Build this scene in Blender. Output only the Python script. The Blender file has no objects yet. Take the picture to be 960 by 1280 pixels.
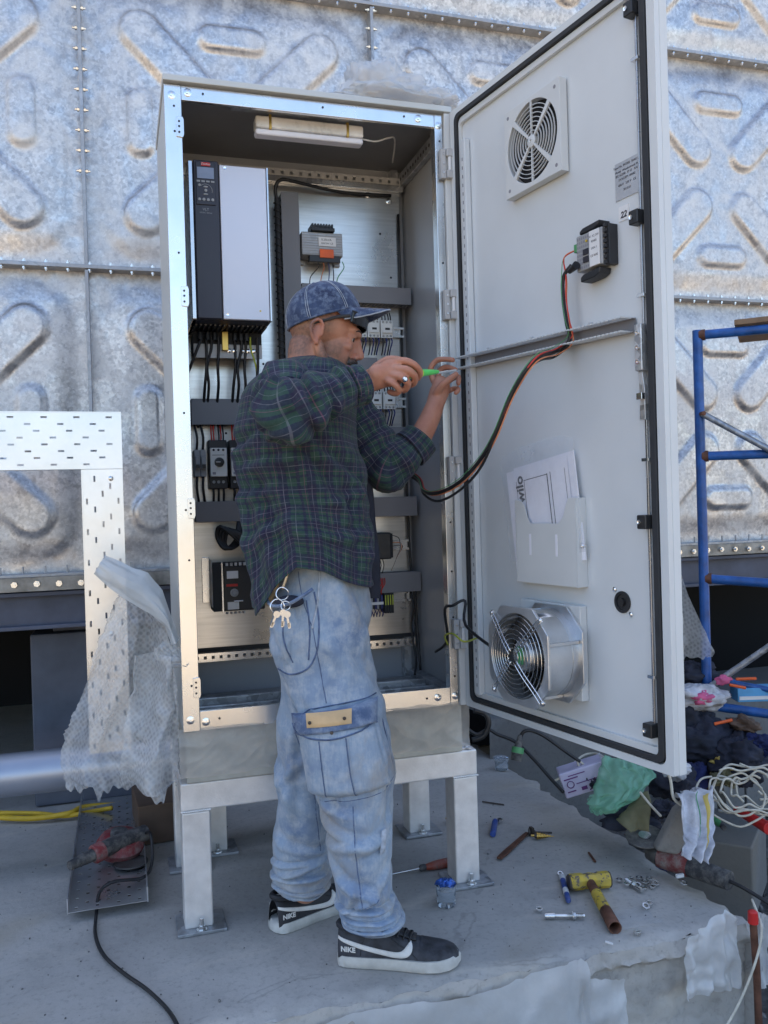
import bpy, bmesh, math, random
from math import sin, cos, pi, radians, sqrt, atan2, exp
from mathutils import Vector, Matrix, noise
random.seed(7)
SC = bpy.context.scene
COL = SC.collection

# ------------------------------------------------------------------ camera, sky, sun, exposure
cam_d = bpy.data.cameras.new('camera'); cam = bpy.data.objects.new('camera', cam_d); COL.objects.link(cam)
SC.camera = cam
cam_d.sensor_fit = 'VERTICAL'; cam_d.sensor_height = 24.0; cam_d.lens = 1072.0/1280.0*24.0
cam_d.clip_start = 0.05; cam_d.clip_end = 3000
def cam_axes(yaw, pitch, roll):
    f = Vector((sin(yaw)*cos(pitch), cos(yaw)*cos(pitch), sin(pitch)))
    r = Vector((cos(yaw), -sin(yaw), 0)); u = r.cross(f)
    return r*cos(roll)+u*sin(roll), -r*sin(roll)+u*cos(roll), f
cr, cu, cf = cam_axes(.298, -.006, -.029)
cam.matrix_world = Matrix(((cr.x, cu.x, -cf.x, -.149), (cr.y, cu.y, -cf.y, -2.446), (cr.z, cu.z, -cf.z, 1.183), (0, 0, 0, 1)))

SUN_EL, SUN_AZ = radians(47), radians(-14)          # the sun stands behind the tank
world = bpy.data.worlds.new("World"); SC.world = world; world.use_nodes = True
wn = world.node_tree.nodes; wl = world.node_tree.links; wn.clear()
sky = wn.new('ShaderNodeTexSky'); sky.sky_type = 'NISHITA'; sky.sun_disc = False
sky.sun_elevation = SUN_EL; sky.sun_rotation = SUN_AZ; sky.air_density = 1.0; sky.dust_density = 3.2; sky.altitude = 100
bg = wn.new('ShaderNodeBackground'); bg.inputs['Strength'].default_value = 0.15
wo = wn.new('ShaderNodeOutputWorld'); wl.new(sky.outputs[0], bg.inputs[0]); wl.new(bg.outputs[0], wo.inputs[0])
sun_d = bpy.data.lights.new('sun', 'SUN'); sun_d.energy = 4.2; sun_d.angle = radians(.53); sun_d.color = (1, .93, .82)
sun = bpy.data.objects.new('sun', sun_d); COL.objects.link(sun)
sdir = Vector((sin(SUN_AZ)*cos(SUN_EL), cos(SUN_AZ)*cos(SUN_EL), sin(SUN_EL)))
sun.rotation_euler = sdir.to_track_quat('Z', 'Y').to_euler(); sun.location = (0, 3, 9)
SC.view_settings.view_transform = 'Standard'; SC.view_settings.look = 'None'
SC.view_settings.exposure = 1.56; SC.view_settings.gamma = 1.0
try:
    SC.cycles.max_bounces = 8; SC.cycles.transparent_max_bounces = 12; SC.cycles.caustics_reflective = False
    SC.cycles.caustics_refractive = False; SC.cycles.use_denoising = True
except Exception: pass

# ------------------------------------------------------------------ node helper
class S:
    """a socket in a node tree, with arithmetic"""
    def __init__(s, t, o): s.t, s.o = t, o
    def _m(s, op, b=None, c=None, cl=False):
        n = s.t.nodes.new('ShaderNodeMath'); n.operation = op; n.use_clamp = cl
        for i, v in enumerate((s, b, c)):
            if v is None: continue
            if isinstance(v, S): s.t.links.new(v.o, n.inputs[i])
            else: n.inputs[i].default_value = v
        return S(s.t, n.outputs[0])
    def __add__(s, b): return s._m('ADD', b)
    def __sub__(s, b): return s._m('SUBTRACT', b)
    def __mul__(s, b): return s._m('MULTIPLY', b)
    def gt(s, b): return s._m('GREATER_THAN', b)
    def lt(s, b): return s._m('LESS_THAN', b)
    def fract(s): return s._m('FRACT')
    def floor(s): return s._m('FLOOR')
    def absv(s): return s._m('ABSOLUTE')
    def mx(s, b): return s._m('MAXIMUM', b)
    def mn(s, b): return s._m('MINIMUM', b)
    def pw(s, b): return s._m('POWER', b)
    def ramp(s, a, b, c=0., d=1.):
        n = s.t.nodes.new('ShaderNodeMapRange'); n.inputs[1].default_value = a; n.inputs[2].default_value = b
        n.inputs[3].default_value = c; n.inputs[4].default_value = d; s.t.links.new(s.o, n.inputs[0]); return S(s.t, n.outputs[0])

class G:
    """a material under construction"""
    def __init__(g, name, rough=.5, metal=0., **kw):
        g.m = bpy.data.materials.new(name); g.m.use_nodes = True; g.t = g.m.node_tree
        g.p = g.t.nodes['Principled BSDF']; g.out = g.t.nodes['Material Output']
        g.set('Roughness', rough); g.set('Metallic', metal)
        for k, v in kw.items(): g.set(k, v)
        g.tc = g.t.nodes.new('ShaderNodeTexCoord')
    def set(g, k, v):
        i = g.p.inputs[k]
        if isinstance(v, S): g.t.links.new(v.o, i)
        elif isinstance(v, tuple) and len(v) == 3: i.default_value = (*v, 1)
        else: i.default_value = v
        return g
    def vec(g, kind='W', scale=(1, 1, 1), rot=(0, 0, 0)):
        if kind == 'W':
            ge = g.t.nodes.new('ShaderNodeNewGeometry'); o = ge.outputs['Position']
        else: o = g.tc.outputs[{'O': 'Object', 'U': 'UV', 'G': 'Generated'}[kind]]
        mp = g.t.nodes.new('ShaderNodeMapping'); mp.inputs['Scale'].default_value = scale; mp.inputs['Rotation'].default_value = rot
        g.t.links.new(o, mp.inputs[0]); return S(g.t, mp.outputs[0])
    def xyz(g, v):
        n = g.t.nodes.new('ShaderNodeSeparateXYZ'); g.t.links.new(v.o, n.inputs[0]); return [S(g.t, n.outputs[i]) for i in range(3)]
    def noise(g, scale, detail=4, rough=.55, v=None, dist=0.):
        n = g.t.nodes.new('ShaderNodeTexNoise'); n.inputs['Scale'].default_value = scale; n.inputs['Detail'].default_value = detail
        n.inputs['Roughness'].default_value = rough; n.inputs['Distortion'].default_value = dist
        g.t.links.new((v or g.vec()).o, n.inputs['Vector']); return S(g.t, n.outputs['Fac'])
    def voro(g, scale, feature='F1', v=None, out='Distance', rnd=1.):
        n = g.t.nodes.new('ShaderNodeTexVoronoi'); n.feature = feature; n.inputs['Scale'].default_value = scale
        n.inputs['Randomness'].default_value = rnd
        g.t.links.new((v or g.vec()).o, n.inputs['Vector']); return S(g.t, n.outputs[out])
    def mix(g, f, a, b):
        n = g.t.nodes.new('ShaderNodeMix'); n.data_type = 'RGBA'
        for i, v in ((0, f), (6, a), (7, b)):
            if isinstance(v, S): g.t.links.new(v.o, n.inputs[i])
            elif isinstance(v, tuple): n.inputs[i].default_value = (*v, 1)
            else: n.inputs[i].default_value = v
        return S(g.t, n.outputs[2])
    def bump(g, h, strength=.3, dist=.01):
        n = g.t.nodes.new('ShaderNodeBump'); n.inputs['Strength'].default_value = strength; n.inputs['Distance'].default_value = dist
        g.t.links.new(h.o, n.inputs['Height'])
        if g.p.inputs['Normal'].is_linked: g.t.links.new(g.p.inputs['Normal'].links[0].from_socket, n.inputs['Normal'])
        g.t.links.new(n.outputs[0], g.p.inputs['Normal']); return g
    def col(g, c): return g.set('Base Color', c)

M = {}
def simple(name, c, rough=.5, metal=0., var=.18, nscale=14, bump=.0, **kw):
    """paint, plastic, plain metal: a base colour with slight uneven wear"""
    g = G(name, rough, metal, **kw); n = g.noise(nscale, 5)
    d = tuple(x*(1-var) for x in c); e = tuple(min(1, x*(1+var)) for x in c)
    g.col(g.mix(n.ramp(.3, .7), d, e)); g.set('Roughness', n.ramp(.2, .8, max(.03, rough-.08), min(1, rough+.1)))
    if bump: g.bump(g.noise(nscale*12, 3), bump, .002)
    M[name] = g.m; return g

def dusty(name, c, rough, wear=(.10, .085, .075), chip=.5, dust=.35):
    """a used tool: chipped paint over dark metal and dried cement dust"""
    g = G(name, rough); a = g.noise(55, 6, .65, dist=.4); b = g.noise(14, 6, .6); d = g.noise(32, 6, .7)
    cc = g.mix(b.ramp(.3, .7), tuple(x*.75 for x in c), tuple(min(1, x*1.15) for x in c)); cc = g.mix(a.ramp(1-chip-.01, 1-chip+.03), cc, wear)
    cc = g.mix(d.ramp(.42, .70, 0, dust*2), cc, (.30, .285, .26)); g.col(cc); g.set('Roughness', d.ramp(.4, .7, rough, min(1, rough+.3))); g.bump(a, .3, .002); M[name] = g.m
def galvanised(name, c=(.60, .62, .64), rough=.36, metal=.92, spangle=42, stain=.5):
    g = G(name, rough, metal)
    v = g.voro(spangle, out='Color'); sx = g.xyz(v)[0]
    n = g.noise(2.6, 8, .62); n2 = g.noise(9, 6, .6, dist=.6)
    a = tuple(x*.62 for x in c)
    cc = g.mix(sx.ramp(0, 1, .12, .88), a, tuple(min(1, x*1.22) for x in c))
    cc = g.mix((n.ramp(.42, .62))*stain, cc, (.50, .50, .50))
    cc = g.mix((n2.ramp(.56, .72))*(stain*.5), cc, (.36, .37, .40))
    g.col(cc); g.set('Roughness', (sx*.14)+(n.ramp(.35, .7, rough-.07, rough+.22)))
    g.bump(n2, .12, .004); M[name] = g.m; return g

def build_materials():
    galvanised('galv', (.66, .67, .68), .30, .95, 60, .35)
    galvanised('galv_bright', (.82, .82, .82), .30, .85, 90, .12)
    galvanised('galv_dull', (.42, .44, .47), .45, .8, 50, .6)
    # pressed tank panels: milky, blotched hot-dip zinc
    g = G('tank_zinc', .42, .7)
    sp = g.xyz(g.voro(30, out='Color'))[0]; sp2 = g.xyz(g.voro(85, out='Color'))[1]
    big = g.noise(1.3, 9, .62, dist=.5); mid = g.noise(5.5, 8, .65, dist=.8); fine = g.noise(26, 6, .6)
    drip = g.noise(3.2, 6, .6, v=g.vec('W', (4.5, 1, .5)))
    cc = g.mix(sp*.45+sp2*.55, (.34, .335, .345), (.78, .765, .75))
    cc = g.mix(big.ramp(.46, .62, 0, .55), cc, (.56, .56, .57))
    cc = g.mix(mid.ramp(.50, .66, 0, .75), cc, (.78, .78, .77))
    cc = g.mix((drip.ramp(.56, .68, 0, .38)), cc, (.40, .38, .37))
    cc = g.mix(fine.ramp(.54, .68, 0, .55), cc, (.34, .35, .38)); f2 = g.noise(75, 5, .7); cc = g.mix(f2.ramp(.5, .7, 0, .5), cc, (.86, .86, .88))
    g.col(cc); g.set('Roughness', mid.ramp(.35, .7, .30, .58)+(sp*.10)); g.set('Metallic', mid.ramp(.4, .7, .88, .45))
    g.bump(mid, .12, .006); g.bump(fine, .3, .0012); M['tank_zinc'] = g.m
    simple('flange_dirty', (.30, .29, .27), .5, .6, .45, 16, .3)
    simple('bolt_zinc', (.75, .75, .74), .25, .95, .1)
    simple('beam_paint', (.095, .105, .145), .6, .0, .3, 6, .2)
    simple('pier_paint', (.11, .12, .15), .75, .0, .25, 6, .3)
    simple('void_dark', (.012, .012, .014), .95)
    # enclosure paint and steel
    g = simple('cab_paint', (.57, .59, .58), .38, 0., .04, 3, .05)
    g = simple('door_paint', (.655, .685, .70), .36, 0., .04, 4.5, .04)
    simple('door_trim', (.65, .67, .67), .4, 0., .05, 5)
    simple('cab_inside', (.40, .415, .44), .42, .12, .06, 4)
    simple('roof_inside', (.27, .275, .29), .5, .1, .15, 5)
    g = G('mount_steel', .3, 1.0)          # brushed mounting plate
    br = g.noise(5, 6, .6, v=g.vec('W', (1.0, 1, 22))); bl = g.noise(3.5, 6, .6)
    g.col(g.mix(br.ramp(.3, .7), (.55, .54, .52), (.70, .69, .67))); g.set('Roughness', bl.ramp(.3, .7, .24, .40)); g.bump(br, .06, .001)
    M['mount_steel'] = g.m
    simple('frame_zinc', (.80, .80, .79), .24, .95, .07, 7)
    simple('gasket', (.028, .03, .034), .75, 0, .2, 20)
    simple('duct_grey', (.20, .20, .215), .5, 0, .06, 6)
    simple('duct_light', (.50, .50, .50), .5, 0, .08, 12)
    simple('black_plastic', (.018, .019, .022), .42, 0, .25, 20)
    simple('drive_dark', (.030, .031, .048), .45, 0, .15, 9)
    simple('drive_silver', (.66, .66, .72), .42, .35, .03, 3)
    simple('chrome', (.80, .80, .80), .16, 1.0, .05); simple('alu_cast', (.66, .67, .68), .34, .85, .08, 20, .15); simple('plate_print', (.50, .51, .53), .35, .6, .06); simple('pipe_steel', (.40, .43, .50), .38, .7, .10, 4, .05); simple('slot_steel', (.74, .75, .76), .30, .92, .14, 5, .06); simple('disc_grey', (.16, .155, .15), .7, .1, .3, 20)
    simple('cable_black', (.014, .014, .016), .45, 0, .3, 30)
    simple('wire_red', (.55, .03, .02), .45); simple('wire_green', (.08, .30, .12), .45); simple('wire_yg', (.45, .50, .06), .45)
    simple('wire_blue', (.02, .03, .16), .45); simple('wire_orange', (.60, .22, .10), .45); simple('wire_white', (.6, .55, .5), .5)
    simple('device_white', (.70, .70, .67), .45, 0, .05); simple('device_grey', (.33, .34, .35), .5, 0, .08)
    simple('label_white', (.75, .75, .75), .5, 0, .04); simple('red_plastic', (.55, .02, .02), .4, 0, .2)
    simple('orange_plastic', (.75, .12, .02), .45); simple('yellow_paint', (.62, .45, .03), .5, 0, .3, 40)
    simple('screen_lcd', (.25, .30, .42), .15); simple('ink', (.02, .02, .03), .7); simple('ink_grey', (.25, .25, .28), .7)
    simple('ink_purple', (.12, .03, .16), .7); simple('tube_white', (.78, .76, .72), .3)
    simple('green_screw', (.10, .62, .12), .3); simple('lime', (.45, .75, .05), .35); simple('steel_tool', (.55, .55, .56), .25, 1., .1)
    simple('iron_dark', (.10, .085, .075), .55, .7, .4, 30, .3); simple('rust_metal', (.16, .075, .05), .65, .5, .4, 30, .4)
    simple('brass_gold', (.60, .38, .10), .3, .9, .2); simple('handle_red', (.35, .055, .03), .35, 0, .3, 30); simple('blue_plastic', (.02, .06, .35), .4)
    simple('tool_red', (.22, .035, .04), .55, 0, .5, 25, .2); simple('tool_black', (.035, .035, .04), .6, 0, .4, 25, .2)
    simple('grinder_red', (.20, .035, .03), .5, 0, .4, 25, .2); simple('plinth_beige', (.46, .45, .40), .5); simple('fan_blade', (.05, .05, .052), .45, .2, .2); simple('grinder_metal', (.12, .115, .11), .5, .6, .4, 25, .3)
    simple('scaffold_blue', (.02, .10, .34), .38, 0, .35, 18, .3); simple('plywood', (.30, .19, .11), .7, 0, .3, 12)
    simple('hose_yellow', (.70, .45, .03), .5, 0, .2); simple('cardboard', (.13, .085, .06), .8, 0, .2)
    simple('rope_white', (.58, .54, .45), .8, 0, .2, 40, .4); simple('cloth_white', (.50, .50, .53), .85, 0, .35, 22, .5)
    simple('cloth_dark', (.025, .028, .045), .85, 0, .4, 14, .4); simple('cloth_navy', (.012, .02, .09), .85, 0, .4, 14)
    simple('cloth_pink', (.62, .12, .26), .75, 0, .2); simple('bag_olive', (.16, .15, .08), .7, 0, .3); simple('cloth_yellow', (.55, .40, .10), .8)
    simple('box_lilac', (.50, .47, .62), .6, 0, .12); simple('box_blue', (.10, .38, .68), .5); simple('sticker_gold', (.62, .42, .22), .5)
    dusty('hammer_yellow', (.60, .42, .035), .5, (.11, .08, .055), .44, .18); dusty('tool_red', (.24, .03, .035), .5, chip=.36, dust=.35); dusty('tool_black', (.035, .035, .04), .6, chip=.3, dust=.30); dusty('grinder_red', (.17, .03, .03), .5, chip=.38, dust=.45); dusty('disc_grey', (.13, .125, .12), .7, chip=.3, dust=.5); dusty('handle_red', (.32, .06, .03), .4, chip=.38, dust=.2); dusty('blue_plastic', (.02, .07, .32), .4, chip=.3, dust=.15)
    # concrete
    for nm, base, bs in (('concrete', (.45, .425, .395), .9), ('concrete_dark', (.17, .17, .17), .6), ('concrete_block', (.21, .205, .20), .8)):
        g = G(nm, .88)
        a = g.noise(1.1, 8, .6, dist=.4); b = g.noise(6, 8, .65); c = g.noise(60, 5, .65); d = g.voro(3.0, v=g.vec('W', (1, 1, 1))); e = g.noise(2.2, 5, .6, v=g.vec('W', (1, 2.6, 1)), dist=1.0)
        cc = g.mix(a.ramp(.35, .65), tuple(x*.80 for x in base), tuple(x*1.12 for x in base))
        cc = g.mix(b.ramp(.50, .72, 0, .6), cc, tuple(x*.66 for x in base))
        cc = g.mix(c.ramp(.52, .72, 0, .55), cc, tuple(x*.55 for x in base)); sp_ = g.voro(30); cc = g.mix(sp_.ramp(.06, .12, .40, 0), cc, tuple(x*.45 for x in base)); w_ = g.noise(.9, 5, .5, dist=1.5); cc = g.mix(w_.ramp(.52, .66, 0, .6), cc, (base[0]*.92, base[1]*.84, base[2]*.70))
        ck = g.voro(.85, 'DISTANCE_TO_EDGE', v=g.vec('W', (1, 1.3, 1)))+(g.noise(5, 5)-.5)*.10; cc = g.mix(ck.absv().ramp(.001, .004, .28, 0)*(g.noise(1.6, 3).ramp(.46, .56)), cc, tuple(x*.35 for x in base))
        cc = g.mix(e.ramp(.58, .72, 0, .5), cc, (base[0]*1.35, base[1]*1.30, base[2]*1.2))
        g.col(cc); g.bump(b, bs*.5, .012); g.bump(c, bs*.45, .002); M[nm] = g.m
    g = G('gravel_dirt', .95); a = g.noise(3, 8, .7); b = g.voro(34); c = g.noise(40, 4)
    g.col(g.mix(a.ramp(.35, .65), (.07, .068, .065), (.17, .16, .15))); g.bump(b, .8, .02); g.bump(c, .5, .004); M['gravel_dirt'] = g.m
    g = G('sand_ground', .95); a = g.noise(.5, 8, .6); b = g.noise(9, 6)
    g.col(g.mix(a.ramp(.35, .65), (.28, .215, .145), (.40, .33, .24))); g.bump(b, .5, .03); M['sand_ground'] = g.m
    simple('stone', (.17, .165, .16), .9, 0, .35, 20, .5)
    simple('weld_silver', (.78, .765, .75), .42, .4, .12, 16, .25)
    # skin: ruddy with stubble and moustache where they grow
    g = G('skin', .48); g.p.inputs['Subsurface Weight'].default_value = .12; g.p.inputs['Subsurface Scale'].default_value = .01
    a = g.noise(22, 5); b = g.noise(120, 3); g.skin_base = None
    M['skin_g'] = g; M['skin'] = g.m; g.na, g.nb = a, b
    simple('eye_white', (.40, .36, .34), .2, 0, .03); simple('iris', (.035, .02, .012), .15); simple('brow', (.035, .022, .016), .8, 0, .3, 200, .5)
    simple('lens_black', (.008, .008, .010), .08)
    # denim: jeans washed, cap dark
    for nm, lo, mid_, hi, sc in (('denim', (.165, .235, .365), (.30, .38, .48), (.49, .53, .565), 1.5), ('denim_dark', (.014, .026, .070), (.040, .068, .145), (.20, .26, .36), 3.2), ('denim_mid', (.06, .10, .20), (.16, .22, .34), (.33, .39, .48), 1.6)):
        g = G(nm, .88); v = g.vec('U'); a = g.noise(5*sc, 7, .62); b = g.noise(17*sc, 6, .65); w = g.noise(260, 2, .5, v=g.vec('W', (1, 1, .35)))
        st = g.noise(60, 4, .6, v=g.vec('W', (3, 3, .35)))
        cc = g.mix(a.ramp(.33, .56), lo, mid_); cc = g.mix(b.ramp(.45, .66, 0, .75), cc, hi); cc = g.mix(st.ramp(.4, .7, 0, .34), cc, lo)
        if nm == 'denim':
            dirt = g.noise(4.2, 6, .6, dist=1.2); cc = g.mix(dirt.ramp(.52, .68, 0, .6), cc, (.34, .30, .245))
        g.col(cc); g.bump(w, .35, .0015); g.bump(b, .35, .004); g.set('Sheen Weight', .15); M[nm] = g.m
    simple('seam_and_crease_dark', (.095, .135, .235), .9, 0, .4, 60); simple('seam_light', (.40, .44, .50), .9, 0, .3, 60)
    # plaid flannel, woven along the cloth's own u and v
    g = G('plaid', .92); uv = g.vec('U'); x, y, _ = g.xyz(uv); wob = g.noise(3, 3)
    P = .060
    fx = (x*(1/P)+wob*.4).fract(); fy = (y*(1/P)+wob*.4).fract()
    def stripe(f, c, w): return ((f-c).absv()).lt(w)
    nx = stripe(fx, .30, .17).mx(stripe(fx, .74, .05)); ny = stripe(fy, .30, .17).mx(stripe(fy, .74, .05))
    cc = g.mix(nx*.78, (.022, .058, .046), (.014, .016, .048)); cc = g.mix(ny*.70, cc, (.014, .016, .050))
    cc = g.mix(nx*ny*.6, cc, (.018, .012, .040))
    lx = stripe(fx, .30, .013).mx(stripe(fx, .98, .010)); ly = stripe(fy, .30, .013).mx(stripe(fy, .98, .010))
    cc = g.mix((lx.mx(ly))*(g.noise(30, 2).ramp(.3, .7, .08, .30)), cc, (.40, .38, .42))
    mx_ = stripe(fx, .55, .010).mx(stripe(fy, .55, .010)); cc = g.mix(mx_*.35, cc, (.30, .10, .16))
    fz = g.noise(120, 4, .7); cc = g.mix(fz.ramp(.45, .75, 0, .16), cc, (.12, .17, .16))
    g.col(cc); g.bump(g.noise(330, 2), .5, .001); g.bump(g.noise(26, 5), .4, .004); g.set('Sheen Weight', .06); M['plaid'] = g.m
    simple('shoe_black', (.020, .021, .026), .6, 0, .4, 20, .3); simple('shoe_scuffed', (.035, .037, .045), .65, 0, .8, 30, .4)
    simple('rubber_white', (.55, .54, .50), .6, 0, .18, 22, .2); simple('swoosh_white', (.72, .71, .68), .5, 0, .12, 30)
    # films
    def film(nm, tint, alpha, rough, bubbles=0, lump=0):
        g = G(nm, rough); g.p.inputs['Specular IOR Level'].default_value = .9
        g.col(tint); n = g.noise(7, 5, .6); n2 = g.noise(22, 5, .65)
        al = n.ramp(.3, .7, alpha-.12, min(.98, alpha+.10))
        if bubbles:
            vv = g.voro(bubbles, v=g.vec('W', rot=(.35, .6, .5)), rnd=.25); al = al+(vv.ramp(.25, .62, -.09, .09)); g.bump(vv, -.9, .006)
        g.set('Alpha', al._m('MINIMUM', 1.0)); g.bump(n2, .3, .008)
        # a scattering sheet lets light through
        tr = g.t.nodes.new('ShaderNodeBsdfTranslucent'); tr.inputs[0].default_value = (*tint, 1)
        tp = g.t.nodes.new('ShaderNodeBsdfTransparent'); mxs = g.t.nodes.new('ShaderNodeMixShader'); mx2 = g.t.nodes.new('ShaderNodeMixShader')
        g.set('Alpha', 1.0) if False else None
        g.t.links.new(g.p.outputs[0], mxs.inputs[1]); g.t.links.new(tr.outputs[0], mxs.inputs[2]); mxs.inputs[0].default_value = .35
        alo = g.p.inputs['Alpha'].links[0].from_socket; g.t.links.remove(g.p.inputs['Alpha'].links[0]); g.p.inputs['Alpha'].default_value = 1
        g.t.links.new(alo, mx2.inputs[0]); g.t.links.new(tp.outputs[0], mx2.inputs[1]); g.t.links.new(mxs.outputs[0], mx2.inputs[2])
        g.t.links.new(mx2.outputs[0], g.out.inputs['Surface']); M[nm] = g.m
    film('bubble_film', (.76, .77, .77), .48, .3, 80)
    film('bubble_flap', (.70, .74, .76), .86, .35)
    film('plinth_film', (.74, .72, .68), .42, .10)
    film('milky_film', (.84, .85, .86), .74, .28)
    film('clear_film', (.80, .84, .90), .22, .08)
    film('green_film', (.34, .72, .50), .58, .18)
    g = G('water_cup', .05); g.set('Transmission Weight', .85); g.set('IOR', 1.3); g.col((.75, .85, .95)); M['water_cup'] = g.m
    simple('blue_foil', (.06, .16, .55), .2, .4, .6, 60)
    simple('doc_white', (.84, .84, .90), .5, 0, .03)
build_materials()

# ------------------------------------------------------------------ mesh helpers
WPOS = {}                     # world position of every object built, for parenting
def tag(o, label=None, cat=None, group=None, kind=None):
    if label: o['label'] = label
    if cat: o['category'] = cat
    if group: o['group'] = group
    if kind: o['kind'] = kind
    return o
def thing(name, label, cat, loc=(0, 0, 0), group=None):
    o = bpy.data.objects.new(name, None); COL.objects.link(o); o.location = loc; o.empty_display_size = .05
    WPOS[o.name] = Vector(loc); return tag(o, label, cat, group)
def attach(o, parent, w):
    WPOS[o.name] = Vector(w)
    if parent is not None: o.parent = parent; o.location = Vector(w)-WPOS[parent.name]
    else: o.location = w
def copy_tree(root, off, label=None, group=None, parent=None):
    c = root.copy(); COL.objects.link(c); attach(c, parent, WPOS[root.name]+Vector(off))
    if label: c['label'] = label
    if group: c['group'] = group
    for ch in list(root.children): copy_tree(ch, off, parent=c)
    return c

DA = 1.383; HG = Vector((.851, -.02, .572)); DV = Vector((cos(DA), -sin(DA), 0)); DNN = Vector((-sin(DA), -cos(DA), 0))
DOOR = Matrix(((DV.x, DNN.x, 0, HG.x), (DV.y, DNN.y, 0, HG.y), (0, 0, 1, HG.z), (0, 0, 0, 1)))   # s along the door, n off its inner face, z up
def D3(s, n, z): return DOOR @ Vector((s, n, z))
def at_angle(x, y, z, deg):
    return Matrix.Translation((x, y, z)) @ Matrix.Rotation(radians(deg), 4, 'Z')

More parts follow.
